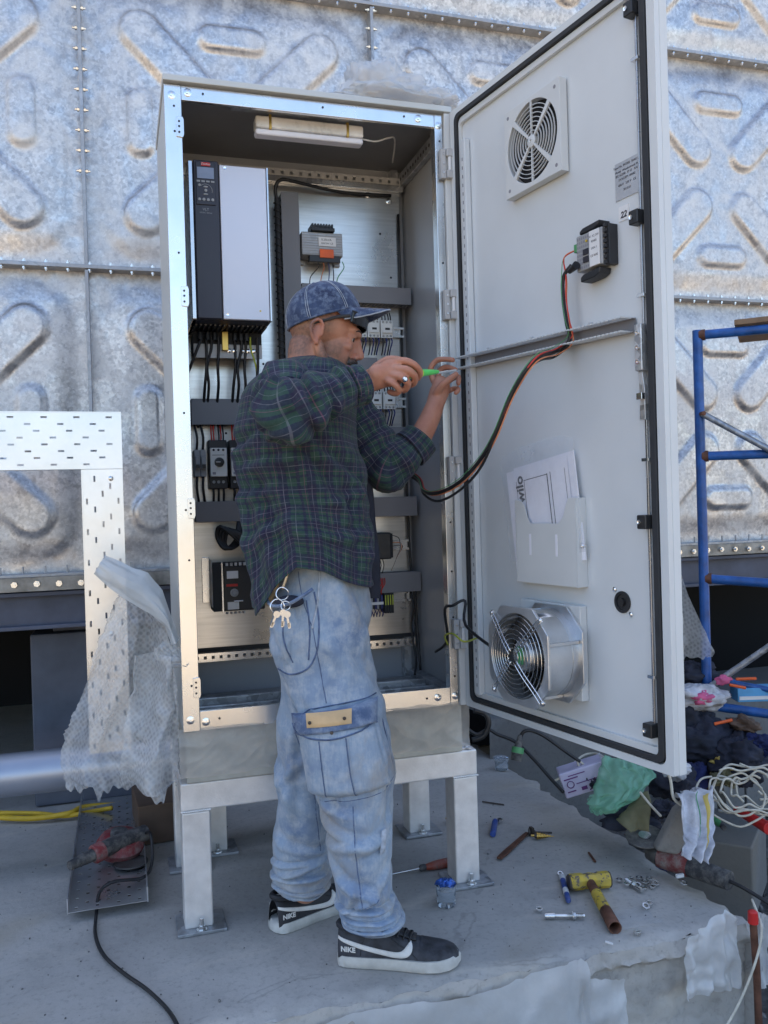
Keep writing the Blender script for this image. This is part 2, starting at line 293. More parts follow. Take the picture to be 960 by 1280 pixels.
class MB:
    def __init__(s, X=None): s.v = []; s.f = []; s.X = X; s.uv = None
    def add(s, vs, fs):
        k = len(s.v); s.v += [s.X @ Vector(p) if s.X is not None else Vector(p) for p in vs]; s.f += [tuple(i+k for i in f) for f in fs]; return s
    def box(s, x0, x1, y0, y1, z0, z1):
        return s.add([(x0, y0, z0), (x1, y0, z0), (x1, y1, z0), (x0, y1, z0), (x0, y0, z1), (x1, y0, z1), (x1, y1, z1), (x0, y1, z1)],
                     [(0, 3, 2, 1), (4, 5, 6, 7), (0, 1, 5, 4), (1, 2, 6, 5), (2, 3, 7, 6), (3, 0, 4, 7)])
    def cyl(s, a, b, r, r2=None, n=12, caps=True):
        a, b = Vector(a), Vector(b); r2 = r if r2 is None else r2; d = (b-a).normalized()
        t = d.orthogonal().normalized(); w = d.cross(t); vs = []
        for q, rr in ((a, r), (b, r2)): vs += [q+(t*cos(2*pi*i/n)+w*sin(2*pi*i/n))*rr for i in range(n)]
        fs = [(i, (i+1) % n, n+(i+1) % n, n+i) for i in range(n)]
        if caps: fs += [tuple(range(n-1, -1, -1)), tuple(range(n, 2*n))]
        return s.add(vs, fs)
    def lathe(s, base, axis, prof, n=16):
        """prof: (distance along the axis, radius)"""
        a = Vector(base); d = Vector(axis).normalized(); t = d.orthogonal().normalized(); w = d.cross(t); vs = []; fs = []
        for h, r in prof: vs += [a+d*h+(t*cos(2*pi*i/n)+w*sin(2*pi*i/n))*r for i in range(n)]
        for k in range(len(prof)-1):
            for i in range(n): fs.append((k*n+i, k*n+(i+1) % n, (k+1)*n+(i+1) % n, (k+1)*n+i))
        fs += [tuple(range(n-1, -1, -1)), tuple(range((len(prof)-1)*n, len(prof)*n))]
        return s.add(vs, fs)
    def tube(s, pts, r, n=6, closed=False, sub=0):
        P = [Vector(p) for p in pts]
        if sub: P = catmull(P, sub, closed)
        m = len(P); t = None; vs = []; fs = []
        rr = r if isinstance(r, (list, tuple)) else None
        for i, p in enumerate(P):
            d = (P[(i+1) % m]-P[i-1]) if (closed or 0 < i < m-1) else (P[1]-P[0] if i == 0 else P[-1]-P[-2])
            d = d.normalized() if d.length > 1e-9 else Vector((0, 0, 1))
            t = d.orthogonal().normalized() if t is None else (t-d*t.dot(d)).normalized()
            w = d.cross(t); q = r if rr is None else rr[0]+(rr[1]-rr[0])*i/(m-1)
            vs += [p+(t*cos(2*pi*j/n)+w*sin(2*pi*j/n))*q for j in range(n)]
        for i in range(m if closed else m-1):
            a, b = i*n, ((i+1) % m)*n
            fs += [(a+j, a+(j+1) % n, b+(j+1) % n, b+j) for j in range(n)]
        if not closed: fs += [tuple(range(n-1, -1, -1)), tuple(range((m-1)*n, m*n))]
        return s.add(vs, fs)
    def prism(s, poly, d0, d1, plane='xz'):
        """a polygon in the given plane, pushed along the third axis"""
        def P(a, b, c): return {'xz': (a, c, b), 'xy': (a, b, c), 'yz': (c, a, b)}[plane]
        n = len(poly); vs = [P(a, b, d0) for a, b in poly]+[P(a, b, d1) for a, b in poly]
        return s.add(vs, [tuple(range(n)), tuple(range(2*n-1, n-1, -1))]+[(i, i+n, (i+1) % n+n, (i+1) % n) for i in range(n)])
    def ell(s, c, r, nu=16, nv=10, R=None, fn=None):
        c = Vector(c); vs = []; fs = []
        for j in range(nv+1):
            for i in range(nu):
                th = pi*j/nv; ph = 2*pi*i/nu; p = Vector((sin(th)*cos(ph), sin(th)*sin(ph), cos(th)))
                if fn: p = fn(p)
                p = Vector((p.x*r[0], p.y*r[1], p.z*r[2]))
                if R is not None: p = R @ p
                vs.append(c+p)
        for j in range(nv):
            for i in range(nu): fs.append((j*nu+i, (j+1)*nu+i, (j+1)*nu+(i+1) % nu, j*nu+(i+1) % nu))
        return s.add(vs, fs)
    def grid(s, fn, nu, nv):
        vs = [fn(i/nu, j/nv) for j in range(nv+1) for i in range(nu+1)]
        return s.add(vs, [(j*(nu+1)+i, j*(nu+1)+i+1, (j+1)*(nu+1)+i+1, (j+1)*(nu+1)+i) for j in range(nv) for i in range(nu)])
    def build(s, name, mat, parent=None, smooth=False, bevel=0, solid=0, subsurf=0, origin=None, angle=35, uvs=None, mods=()):
        xs = [v.x for v in s.v]; ys = [v.y for v in s.v]; zs = [v.z for v in s.v]
        o0 = Vector(origin) if origin is not None else Vector(((min(xs)+max(xs))/2, (min(ys)+max(ys))/2, min(zs)))
        me = bpy.data.meshes.new(name); me.from_pydata([v-o0 for v in s.v], [], s.f); me.validate(clean_customdata=False)
        bm = bmesh.new(); bm.from_mesh(me); bmesh.ops.remove_doubles(bm, verts=bm.verts, dist=1e-6) if uvs is None else None
        if uvs is None: bmesh.ops.recalc_face_normals(bm, faces=bm.faces)
        bm.to_mesh(me); bm.free()
        if uvs is not None:
            ul = me.uv_layers.new(name='UVMap')
            for l in me.loops: ul.data[l.index].uv = uvs[l.vertex_index]
        if smooth or bevel:
            me.shade_smooth()
            if angle < 170 and hasattr(me, 'set_sharp_from_angle'): me.set_sharp_from_angle(angle=radians(angle))
        me.materials.append(M[mat] if isinstance(mat, str) else mat)
        o = bpy.data.objects.new(name, me); COL.objects.link(o); attach(o, parent, o0)
        if solid: md = o.modifiers.new('solid', 'SOLIDIFY'); md.thickness = solid; md.offset = 0
        if bevel:
            md = o.modifiers.new('bevel', 'BEVEL'); md.width = bevel; md.segments = 2; md.limit_method = 'ANGLE'; md.harden_normals = True
        if subsurf: md = o.modifiers.new('subd', 'SUBSURF'); md.levels = subsurf; md.render_levels = subsurf
        return o

def catmull(P, k, closed=False):
    P = [Vector(p) for p in P]; n = len(P); out = []
    for i in range(n if closed else n-1):
        if closed: a, b, c, d = P[i-1], P[i], P[(i+1) % n], P[(i+2) % n]
        else: a, b, c, d = P[max(i-1, 0)], P[i], P[i+1], P[min(i+2, n-1)]
        for j in range(k):
            t = j/k; out.append(.5*((2*b)+(c-a)*t+(2*a-5*b+4*c-d)*t*t+(3*b-a-3*c+d)*t**3))
    if not closed: out.append(P[-1])
    return out
def wire(name, pts, r, mat, parent=None, n=6, sub=5): return MB().tube(pts, r, n, sub=sub).build(name, mat, parent, smooth=True, angle=180)
def lettering(name, s, size, X, mat, parent, align='CENTER', depth=.0006, shear=0., bold=0.):
    c = bpy.data.curves.new(name, 'FONT'); c.body = s; c.size = size; c.align_x = align; c.align_y = 'CENTER'; c.extrude = depth; c.shear = shear; c.offset = bold; c.resolution_u = 3
    t = bpy.data.objects.new(name+'_src', c); COL.objects.link(t); bpy.context.view_layer.update()
    me = bpy.data.meshes.new_from_object(t.evaluated_get(bpy.context.evaluated_depsgraph_get())); bpy.data.objects.remove(t); bpy.data.curves.remove(c)
    w = X.to_translation(); Xr = X.copy(); Xr.translation = (0, 0, 0); me.transform(Xr); me.name = name
    me.materials.clear(); me.materials.append(M[mat]); o = bpy.data.objects.new(name, me); COL.objects.link(o); attach(o, parent, w); return o
def frame_mat(o, x, y, z):
    x, y, z = Vector(x).normalized(), Vector(y).normalized(), Vector(z).normalized()
    return Matrix(((x.x, y.x, z.x, o[0]), (x.y, y.y, z.y, o[1]), (x.z, y.z, z.z, o[2]), (0, 0, 0, 1)))
def front_text(x, y, z): return frame_mat((x, y, z), (1, 0, 0), (0, 0, 1), (0, -1, 0))      # facing -y
def door_text(s, n, z): return frame_mat(D3(s, n, z), DV, (0, 0, 1), DNN)
def nz(p, s=1., o=0.): return noise.noise(Vector(p)*s+Vector((o, o*1.7, -o)))

# ------------------------------------------------------------------ ground, slab, foundations
def build_setting():
    g = MB().grid(lambda u, v: (-400+800*u, -400+800*v, -.62), 8, 8).build('ground', 'sand_ground'); tag(g, kind='structure')
    def gz(x, y): return -.40+.05*nz((x, y, 0), 1.7)+.03*nz((x, y, 3), 6)
    g = MB().grid(lambda u, v: (-4+13*u, -4.0+6.5*v, gz(-4+13*u, -4.0+6.5*v)), 130, 80).build('dirt_ground', 'gravel_dirt', smooth=True, angle=180); tag(g, kind='structure')
    # concrete slab, x up to 1.5, front edge y = -.45, rough edges
    NX, NY = 260, 150; x0, x1, y0, y1 = -3.0, 1.5, -.45, 3.4
    def top(u, v):
        x = x0+(x1-x0)*u; y = y0+(y1-y0)*v**1.3
        if u == 1: x += .040*nz((0, y, 1), 3.1)+.030*nz((0, y, 1), 11)+.012*nz((0, y, 1), 34)
        if v == 0: y += .018*nz((x, 0, 2), 4)+.014*nz((x, 0, 2), 15)+.006*nz((x, 0, 2), 40)
        z = .004*nz((x, y, 0), 1.3)
        e = min(1, max(0, (x1-x)/.10)); e2 = min(1, max(0, (y-y0)/.05))
        z -= .014*(1-e)**2*(1+nz((x, y, 0), 12))+.012*(1-e2)**2*(1+1.2*nz((x, y, 5), 16)); z += .0025*nz((x, y, 9), 22)*(1-min(e, e2))
        return (x, y, z)
    m = MB(); m.grid(top, NX, NY)
    # front and right faces
    def front(u, v):
        p = top(u, 0); x = p[0]; lip = max(0, 1-max(0, v-.11-.02*nz((x, 3, 0), 5))/.035) if v > .11 else 1
        d = .016*abs(nz((x, 7, v*1.6), 17))+.014*nz((x, 2, v*1.2), 7)+.010*abs(nz((x, 5, v*3), 38)); w = min(1, v*12)
        y = p[1]-.014*lip*w+d*w*(.35+.65*lip)+.020*(1-lip)+(1-lip)*(.010*abs(nz((x*1.2, 0, v*.5), 22))+.006*nz((x, 0, v*.4), 60))
        return (x, y, p[2]-.40*v)
    def side(u, v):
        p = top(1, u); return (p[0]-.010*v+.014*nz((0, p[1], v*.4), 9)*min(1, v*6), p[1], p[2]-.40*v)
    m.grid(front, 420, 34); m.grid(side, NY, 10)
    o = m.build('concrete_slab', 'concrete', smooth=True, angle=60); tag(o, kind='structure')
    m = MB(); rnd = random.Random(8)
    for i in range(230):
        x = rnd.uniform(-.6, 1.47); y = rnd.choice((rnd.uniform(-.44, .2), rnd.uniform(.2, 1.1))); r = rnd.uniform(.0009, .0030)*(1.7 if rnd.random() < .06 else 1)
        m.ell((x, y, .004*noise.noise(Vector((x, y, 0))*1.3)+r*.6), (r, r*rnd.uniform(.5, 1), r*.8), 6, 4, Matrix.Rotation(rnd.random()*6, 3, 'Z'))
    o = m.build('concrete_crumbs', 'stone', smooth=True, angle=40); tag(o, 'small crumbs of concrete and grit scattered over the slab', 'grit', kind='stuff')
    # strip foundation under the tank to the side of the slab
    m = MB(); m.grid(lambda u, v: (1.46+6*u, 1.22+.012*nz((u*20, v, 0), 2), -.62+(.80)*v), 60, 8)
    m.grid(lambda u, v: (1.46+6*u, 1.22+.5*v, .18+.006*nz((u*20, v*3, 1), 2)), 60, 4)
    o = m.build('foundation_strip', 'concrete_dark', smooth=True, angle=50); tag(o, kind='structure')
    o = MB().box(-9, 9, 3.4, 3.7, -.6, .80).build('light_block_wall', 'void_dark'); tag(o, kind='structure')  # added wall blocking light under the tank; near-black paints the shade there
    # painted piers and the dark beam under the tank
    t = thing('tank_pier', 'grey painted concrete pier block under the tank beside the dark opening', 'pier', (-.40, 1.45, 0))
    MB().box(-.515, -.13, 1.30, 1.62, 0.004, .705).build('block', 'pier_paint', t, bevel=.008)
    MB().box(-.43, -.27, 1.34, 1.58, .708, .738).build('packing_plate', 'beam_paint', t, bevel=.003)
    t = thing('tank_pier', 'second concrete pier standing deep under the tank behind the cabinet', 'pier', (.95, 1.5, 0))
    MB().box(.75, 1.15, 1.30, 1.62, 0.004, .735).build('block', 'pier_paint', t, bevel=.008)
    # rubble around the slab edge
    m = MB(); rnd = random.Random(4)
    for i in range(520):
        x = rnd.uniform(1.52, 3.2); y = rnd.uniform(-1.1, 1.15)
        if x < 2.0 and y < -.15 and rnd.random() < .3: continue
        r = rnd.uniform(.008, .032)*(1.4 if rnd.random() < .08 else 1); o_ = rnd.random()*99
        def f(p): return p*(1+.35*noise.noise(p*1.3+Vector((o_, 0, 0))))
        m.ell((x, y, gz(x, y)+r*.35), (r, r*rnd.uniform(.6, 1), r*.7), 7, 5, Matrix.Rotation(rnd.random()*6, 3, 'Z'), f)
    o = m.build('rubble', 'stone', smooth=True, angle=40); tag(o, 'loose grey stones and rubble on the dirt beside the concrete slab', 'rubble', kind='stuff')

# ------------------------------------------------------------------ the tank
PANEL = 1.22; TX = [-.25+PANEL*i for i in range(-5, 6)]; TZ = [.955+PANEL*i for i in range(5)]
def emboss(u, v):
    """relief of one pressed panel, u and v from its centre in metres; returns how far it stands out"""
    def cap(ax, ay, bx, by, r):
        dx, dy = bx-ax, by-ay; t = max(0, min(1, ((u-ax)*dx+(v-ay)*dy)/(dx*dx+dy*dy))); d = sqrt((u-ax-dx*t)**2+(v-ay-dy*t)**2)
        s = max(0, min(1, (r-d)/.024)); return s*s*(3-2*s)
    v2 = v+.035; h = 0
    for sx in (-1, 1):
        for sz in (-1, 1): h = max(h, cap(sx*.375, sz*.375, sx*.14, sz*.14, .092))
    for a, b in ((0, 1), (0, -1), (1, 0), (-1, 0)):
        cx, cy = a*.385, b*.385; lx, ly = (.09, 0) if b else (0, .085)
        h = max(h, .8*cap(cx-lx, cy-ly, cx+lx, cy+ly, .062))
    h = max(h, .0)
    e = min(.61-abs(u), .61-abs(v)); dish = max(0, min(1, (e-.03)/.12)); corner = max(0, min(1, (1.02-abs(u)-abs(v))/.06))
    return .025*h+.020*dish*dish*(3-2*dish)*(.35+.65*corner)
def build_tank():
    t = thing('water_tank', 'large galvanised sectional water tank of square pressed panels bolted along flanges', 'water tank', (0, 1.2, .9))
    N = 112; Y = 1.2
    base = MB().grid(lambda u, v: (TX[0]+PANEL*u, Y+.022-emboss((u-.5)*PANEL, (v-.5)*PANEL), TZ[0]+PANEL*v), N, N).build('panel', 'tank_zinc', t, smooth=True, angle=180, origin=(TX[0], Y, TZ[0]))
    for i in range(10):
        for j in range(4):
            if i or j: copy_tree(base, (PANEL*i, 0, PANEL*j), parent=t)
    # the tank's other sides and top close it
    MB().box(TX[0], TX[-1], Y+.06, 5.6, TZ[0], TZ[-1]).build('shell', 'tank_zinc', t)
    f0 = MB().box(TX[1]-.007, TX[1]+.007, Y-.034, Y+.05, TZ[0], TZ[1]-.012).build('vertical_flange', 'galv_dull', t, bevel=.002)
    for i in range(1, 10):
        for j in range(4):
            if i > 1 or j: copy_tree(f0, (PANEL*(i-1), 0, PANEL*j), parent=t)
    for j in range(1, 4): MB().box(TX[0], TX[-1], Y-.038, Y+.05, TZ[j]-.008, TZ[j]+.008).build('horizontal_flange', 'galv_dull', t, bevel=.002)
    MB().box(TX[0], TX[-1], Y-.055, Y+.05, TZ[0]-.006, TZ[0]+.006).build('bottom_flange', 'galv_dull', t, bevel=.002)
    # bolts through the seams in view
    m = MB(); m.cyl((-.026, 0, 0), (.026, 0, 0), .0042, n=6); m.cyl((-.017, 0, 0), (-.009, 0, 0), .0085, n=6); m.cyl((.009, 0, 0), (.017, 0, 0), .0085, n=6)
    m.v = [v+Vector((TX[4], Y-.020, TZ[0]+.06)) for v in m.v]
    b0 = m.build('bolt', 'bolt_zinc', t, smooth=True); n = 0
    for i, (za, zb) in ((4, (.2, 3.4)), (5, (1.55, 2.6)), (6, (0, 3.7))):
        for k in range(46):
            z = .06+k*.0813
            if z < za or z > zb or (i == 4 and k == 0): continue
            copy_tree(b0, ((i-4)*PANEL, 0, z-.06), parent=t)
    bpy.data.objects.remove(b0)
    m = MB(); m.cyl((0, 0, -.022), (0, 0, .022), .004, n=6); m.cyl((0, 0, .009), (0, 0, .016), .008, n=6); m.cyl((0, 0, -.016), (0, 0, -.009), .008, n=6)
    m.v = [v+Vector((-1.0, Y-.024, TZ[1])) for v in m.v]
    b1 = m.build('bolt', 'bolt_zinc', t, smooth=True)
    for j, (xa, xb) in ((1, (-.62, .02)), (1, (2.4, 3.15)), (2, (.7, 3.2))):
        for k in range(60):
            x = -.97+k*.0813
            if xa < x < xb: copy_tree(b1, (x+1.0, 0, PANEL*(j-1)), parent=t)
    # bottom angle with its row of bolts
    MB().box(TX[0], TX[-1], Y-.055, Y-.047, TZ[0]-.062, TZ[0]-.006).build('base_angle', 'flange_dirty', t, bevel=.002)
    m = MB(); m.cyl((0, 0, 0), (0, -.010, 0), .0125, n=6); m.cyl((0, -.010, 0), (0, -.018, 0), .006, n=8); m.v = [v+Vector((-1.2, Y-.055, TZ[0]-.034)) for v in m.v]
    b2 = m.build('bolt_head', 'bolt_zinc', t, smooth=True)
    m = MB(); m.cyl((0, 0, -.012), (0, 0, .035), .0045, n=6); m.v = [v+Vector((-1.2, Y-.030, TZ[0])) for v in m.v]
    b3 = m.build('stud', 'galv_dull', t, smooth=True)
    for k in range(1, 62):
        x = -1.2+k*.0813
        if x < -.10 or 2.4 < x < 3.3: copy_tree(b2, (k*.0813, 0, .002*sin(k*5)), parent=t); copy_tree(b3, (k*.0813+.03, 0, 0), parent=t)
    for o in (b1, b2, b3): bpy.data.objects.remove(o)
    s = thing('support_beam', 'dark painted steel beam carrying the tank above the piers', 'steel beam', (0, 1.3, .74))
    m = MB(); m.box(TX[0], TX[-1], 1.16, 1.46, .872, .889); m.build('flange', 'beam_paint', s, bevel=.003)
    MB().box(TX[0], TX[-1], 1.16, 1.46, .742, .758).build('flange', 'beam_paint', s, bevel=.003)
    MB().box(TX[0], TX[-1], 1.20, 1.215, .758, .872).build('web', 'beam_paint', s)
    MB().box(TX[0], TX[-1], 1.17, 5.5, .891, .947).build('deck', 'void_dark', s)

# ------------------------------------------------------------------ pipe, trays, hose and the odds and ends behind the cabinet
def build_left():
    t = thing('steel_pipe', 'large horizontal galvanised pipe running low across the wall below the hanging bubble wrap', 'pipe', (-.9, .62, .25))
    m = MB(); m.cyl((-3, .66, .325), (.62, .66, .325), .071, n=40); m.build('pipe_body', 'pipe_steel', t, smooth=True, angle=60)
    m = MB(); m.cyl((-1.4, .66, .325), (-1.36, .66, .325), .10, n=32); m.build('pipe_flange', 'galv_dull', t, smooth=True, bevel=.003)
    # perforated sheet cut with real slots
    def perforated(m, L, W, rows, X, th=.0016):
        """rows: (centre across, slot length, slot width, pitch, phase); sheet from 0..L by 0..W in the local xy plane"""
        def q(x0, x1, y0, y1):
            if x1-x0 < 1e-5 or y1-y0 < 1e-5: return
            k = len(m.v); P = [(x0, y0), (x1, y0), (x1, y1), (x0, y1)]
            m.v += [X @ Vector((a, b, 0)) for a, b in P]+[X @ Vector((a, b, -th)) for a, b in P]
            m.f += [(k, k+1, k+2, k+3), (k+7, k+6, k+5, k+4)]+[(k+i, k+4+i, k+4+(i+1) % 4, k+(i+1) % 4) for i in range(4)]
        y = 0
        for c, sl, sw, pitch, ph in sorted(rows):
            q(0, L, y, c-sw/2); x = 0; p = ph
            while p+sl < L-.004:
                q(x, p, c-sw/2, c+sw/2); x = p+sl; p += pitch
            q(x, L, c-sw/2, c+sw/2); y = c+sw/2
        q(0, L, y, W)
    def tray(name, label, X, L, W, rows, side=.045, cat='cable tray'):
        t = thing(name, label, cat, X.to_translation()); m = MB(); perforated(m, L, W, rows, X); m.build('perforated_sheet', 'slot_steel', t)
        for y in (0, W):
            s = MB(X); s.box(0, L, y-.0015, y+.0015, -side, .002); s.box(0, L, min(y, y+(.012 if y == 0 else -.012)), max(y, y+(.012 if y == 0 else -.012)), -side, -side+.002); s.build('side_rim', 'slot_steel', t)
        return t
    # the horizontal run: local x = world x, local y = world z, outward normal = -y
    XH = frame_mat((-1.25, .46, 1.333), (1, 0, 0), (0, 0, 1), (0, -1, 0))
    rows = []
    for i in range(8): rows.append((.014+.0215*i, .019, .0062, .098, (.012, .061, .035, .084)[i % 4]))
    tray('cable_tray', 'bright perforated cable tray lying horizontally across the top of the upright tray', XH, 1.112, .181, rows)
    XV = frame_mat((-.142, .462, 0.0), (0, 0, 1), (-1, 0, 0), (0, -1, 0))
    XV = frame_mat((-.264, .455, .42), (0, 0, 1), (1, 0, 0), (0, -1, 0))
    rows = [(.014+.024*i, .019, .0062, .098, (.014, .062, .038, .086)[(i*3) % 4]) for i in range(5)]
    t = tray('cable_tray', 'upright perforated cable tray running down behind the hanging bubble wrap', XV, .910, .124, rows)
    for z in (1.30, .96, .80): MB().lathe((-.205+.03*sin(z*40), .4535, z), (0, -1, 0), [(0, .008), (.004, .008), (.006, .004)], 10).build('bolt', 'bolt_zinc', t, smooth=True)
    # a length of tray lying on the slab, with the red power tool in it
    XF = frame_mat((-.342, .175, .03), (0.01, 1, .0), (1, 0.0, 0), (0, 0, 1)); XF = frame_mat((-.335, .205, .028), (-.0, 1, 0), (1, 0, 0), (0, 0, -1))
    t = thing('tray_offcut', 'loose length of perforated cable tray lying on the slab under a red power tool', 'cable tray', (-.22, .6, 0))
    m = MB(); perforated(m, 1.02, .225, [(.022+.030*i, .012, .009, .062, .02+(.031 if i % 2 else 0)) for i in range(7)], frame_mat((-.33, .205, .030), (0, 1, 0), (1, 0, 0), (0, 0, -1)))
    m.build('perforated_sheet', 'slot_steel', t)
    for x in (-.33, -.105): MB().box(x-.0015, x+.0015, .205, 1.225, .028, .072).build('side_rim', 'slot_steel', t)
    MB().box(-.30, -.14, .30, .36, .002, .026).build('wood_packer', 'cardboard', t); MB().box(-.30, -.14, 1.0, 1.05, .002, .026).build('wood_packer', 'cardboard', t)
    # red and black jigsaw / circular hand tool
    t = thing('power_saw', 'dirty red and black hand held power saw lying in the tray on the slab', 'power tool', (-.2, .5, .034))
    m = MB(); m.tube([(-.335, .42, .085), (-.30, .445, .088), (-.25, .475, .095)], [.014, .022], 12, sub=3); m.build('grip', 'tool_black', t, smooth=True)
    m = MB(); m.tube([(-.265, .465, .092), (-.235, .485, .097)], .031, 14); m.build('collar', 'tool_red', t, smooth=True, bevel=.004)
    m = MB(); m.tube([(-.24, .48, .096), (-.19, .52, .10), (-.13, .56, .10), (-.10, .58, .10)], .027, 14, sub=4); m.build('motor_housing', 'tool_black', t, smooth=True)
    m = MB(); m.lathe((-.185, .575, .050), (.1, -.25, 1), [(0, .03), (.004, .070), (.030, .080), (.055, .066), (.060, .02)], 26); m.build('blade_guard', 'tool_red', t, smooth=True, angle=40)
    m = MB(); m.lathe((-.185, .565, .112), (.1, -.25, 1), [(0, .030), (.012, .028), (.016, .012)], 16); m.build('hub', 'tool_black', t, smooth=True)
    m = MB(); m.lathe((-.15, .49, .040), (0, 0, 1), [(0, .055), (.004, .055)], 28); m.build('blade', 'grinder_metal', t)
    c = MB().tube([(-.105, .57, .10), (-.085, .50, .12), (-.085, .42, .06), (-.115, .345, .045), (-.20, .31, .06), (-.242, .285, .045), (-.252, .20, .012), (-.250, .08, .009), (-.225, -.04, .009), (-.175, -.15, .009), (-.12, -.25, .009), (-.075, -.36, .009), (-.055, -.452, .004), (-.05, -.475, -.06), (-.05, -.48, -.3)], .0052, 8, sub=8).build('power_cord', 'cable_black', t, smooth=True, angle=180)
    h = MB().tube([(-0.631,1.1788,0.02), (-0.5103,1.1217,0.02), (-0.3778,1.0947,0.03), (-0.3212,1.1481,0.03), (-0.1854,1.1538,0.02), (0.014,1.0937,0.02), (.3, 1.12, .02)], .011, 8, sub=8).build('yellow_hose', 'hose_yellow', smooth=True, angle=180)
    tag(h, 'yellow hose lying along the slab below the big pipe', 'hose')
    h = MB().tube([(-0.6383,1.2378,0.02), (-0.4853,1.1674,0.02), (-0.3931,1.1028,0.02), (-0.2981,1.0816,0.03), (-0.214,1.0345,0.05)], .009, 8, sub=8).build('yellow_hose', 'hose_yellow', smooth=True, angle=180)
    tag(h, 'thinner yellow hose crossing over the longer one beneath the pipe', 'hose')
    b = MB(at_angle(-.03, .86, .003, 4)).box(-.10, .12, -.13, .15, 0, .14).build('cardboard_box', 'cardboard', bevel=.004); tag(b, 'brown cardboard box on the slab behind the stand leg', 'box')
    # the torn bubble wrap hanging from the cabinet's side
    t = thing('bubble_wrap', 'torn sheet of bubble wrap hanging in folds beside the cabinet over the pipe', 'bubble wrap', (-0.1746,0.193,0.368))
    K = [(Vector(a), Vector(b)) for a, b in [((-0.1525,0.169,0.9664),(-0.1042,0.1123,0.9684)),((-0.1736,0.1753,0.9297),(-0.0708,0.081,0.9327)),((-0.1908,0.1802,0.8766),(-0.0428,0.0511,0.8819)),((-0.2192,0.1886,0.8191),(-0.0277,0.0357,0.8265)),((-0.2388,0.1942,0.7614),(-0.0208,0.0332,0.77)),((-0.2539,0.1985,0.7035),(-0.016,0.0314,0.7137)),((-0.2821,0.1963,0.6366),(-0.0121,0.0193,0.6483)),((-0.3098,0.194,0.5818),(-0.01,0.0079,0.5947)),((-0.3285,0.1889,0.5271),(-0.0123,-0.0022,0.5416)),((-0.3382,0.1811,0.4727),(-0.016,-0.0014,0.4862)),((-0.3308,0.1786,0.4266),(-0.0194,-0.0007,0.4419)),((-0.3188,0.1746,0.3872),(-0.0206,-0.0006,0.4042))]]
    def sheet(u, v):
        i = min(int(v*(len(K)-1)), len(K)-2); f = v*(len(K)-1)-i; L = K[i][0].lerp(K[i+1][0], f); R_ = K[i][1].lerp(K[i+1][1], f)
        p = L.lerp(R_, u)
        edge = .006*nz((u*9, v*30, 0)) if 0 < u < 1 else .010*nz((u, v*24, 0), 1)+.006*nz((u, v*90, 0), 1)
        p.x += edge; amp = .35+.65*v
        p.y += amp*(.034*sin(u*11+v*2.2+2.5*nz((u*2, v*2, 1)))+.040*nz((u*4, v*1.6, 5))+.030*abs(nz((u*8+v*2, v*3, 8)))-.022*abs(nz((u*3-v*4, v*5, 2))))
        if v > .93: p.z += (v-.93)/.07*(.030*nz((u*7, 0, 4))+.022*nz((u*19, 0, 4))+.014*abs(sin(u*11)))
        return p
    MB().grid(sheet, 90, 120).build('bubble_sheet', 'bubble_film', t, smooth=True, angle=180)
    def fold2(u, v):
        p = sheet(.52+.46*u*(1-.25*v), .33+.62*v); p.y -= .030+.022*sin(u*8+v*3)+.012*nz((u*5, v*6, 3)); p.x += .012*nz((u*3, v*7, 9)); return p
    MB().grid(fold2, 44, 70).build('front_fold', 'bubble_film', t, smooth=True, angle=180)
    Fp = [(Vector(a), Vector(b)) for a, b in [((-0.1947,0.0885,1.0699),(-0.2256,0.0768,1.0205)),((-0.1332,0.0694,1.0411),(-0.1821,0.0631,0.9768)),((-0.0801,0.053,1.017),(-0.1363,0.0488,0.9398)),((-0.0429,0.0412,0.9664),(-0.0818,0.0319,0.9069)),((-0.0214,0.0342,0.8938),(-0.0403,0.0189,0.8699)),((-0.0018,0.0277,0.8302),(-0.0248,0.0138,0.8159))]]
    def flap(u, v):
        i = min(int(v*(len(Fp)-1)), len(Fp)-2); f = v*(len(Fp)-1)-i; p = Fp[i][0].lerp(Fp[i+1][0], f).lerp(Fp[i][1].lerp(Fp[i+1][1], f), u)
        p.y -= .035*sin(pi*u)*(.5+.5*v)+.008*nz((u*4, v*4, 2)); p.z += .006*nz((u*6, v*6, 7)); return p
    MB().grid(flap, 30, 50).build('folded_flap', 'bubble_flap', t, smooth=True, angle=180)
    Gp = [(Vector(a), Vector(b)) for a, b in [((-0.0427,0.0403,0.8269),(-0.0721,0.0282,0.804)),((-0.0131,0.0311,0.8125),(-0.0645,0.0257,0.7725)),((0.0059,0.0252,0.7985),(-0.0393,0.0179,0.7584)),((0.0266,0.0187,0.7708),(0.0117,0.0022,0.7524))]]
    def flip(u, v):
        i = min(int(v*(len(Gp)-1)), len(Gp)-2); f = v*(len(Gp)-1)-i; p = Gp[i][0].lerp(Gp[i+1][0], f).lerp(Gp[i][1].lerp(Gp[i+1][1], f), u)
        p.y -= .018*sin(pi*u)+.010*nz((u*5, v*5, 2)); p.z += .006*nz((u*16, v*6, 7)); return p
    MB().grid(flip, 30, 30).build('torn_corner', 'bubble_film', t, smooth=True, angle=180)

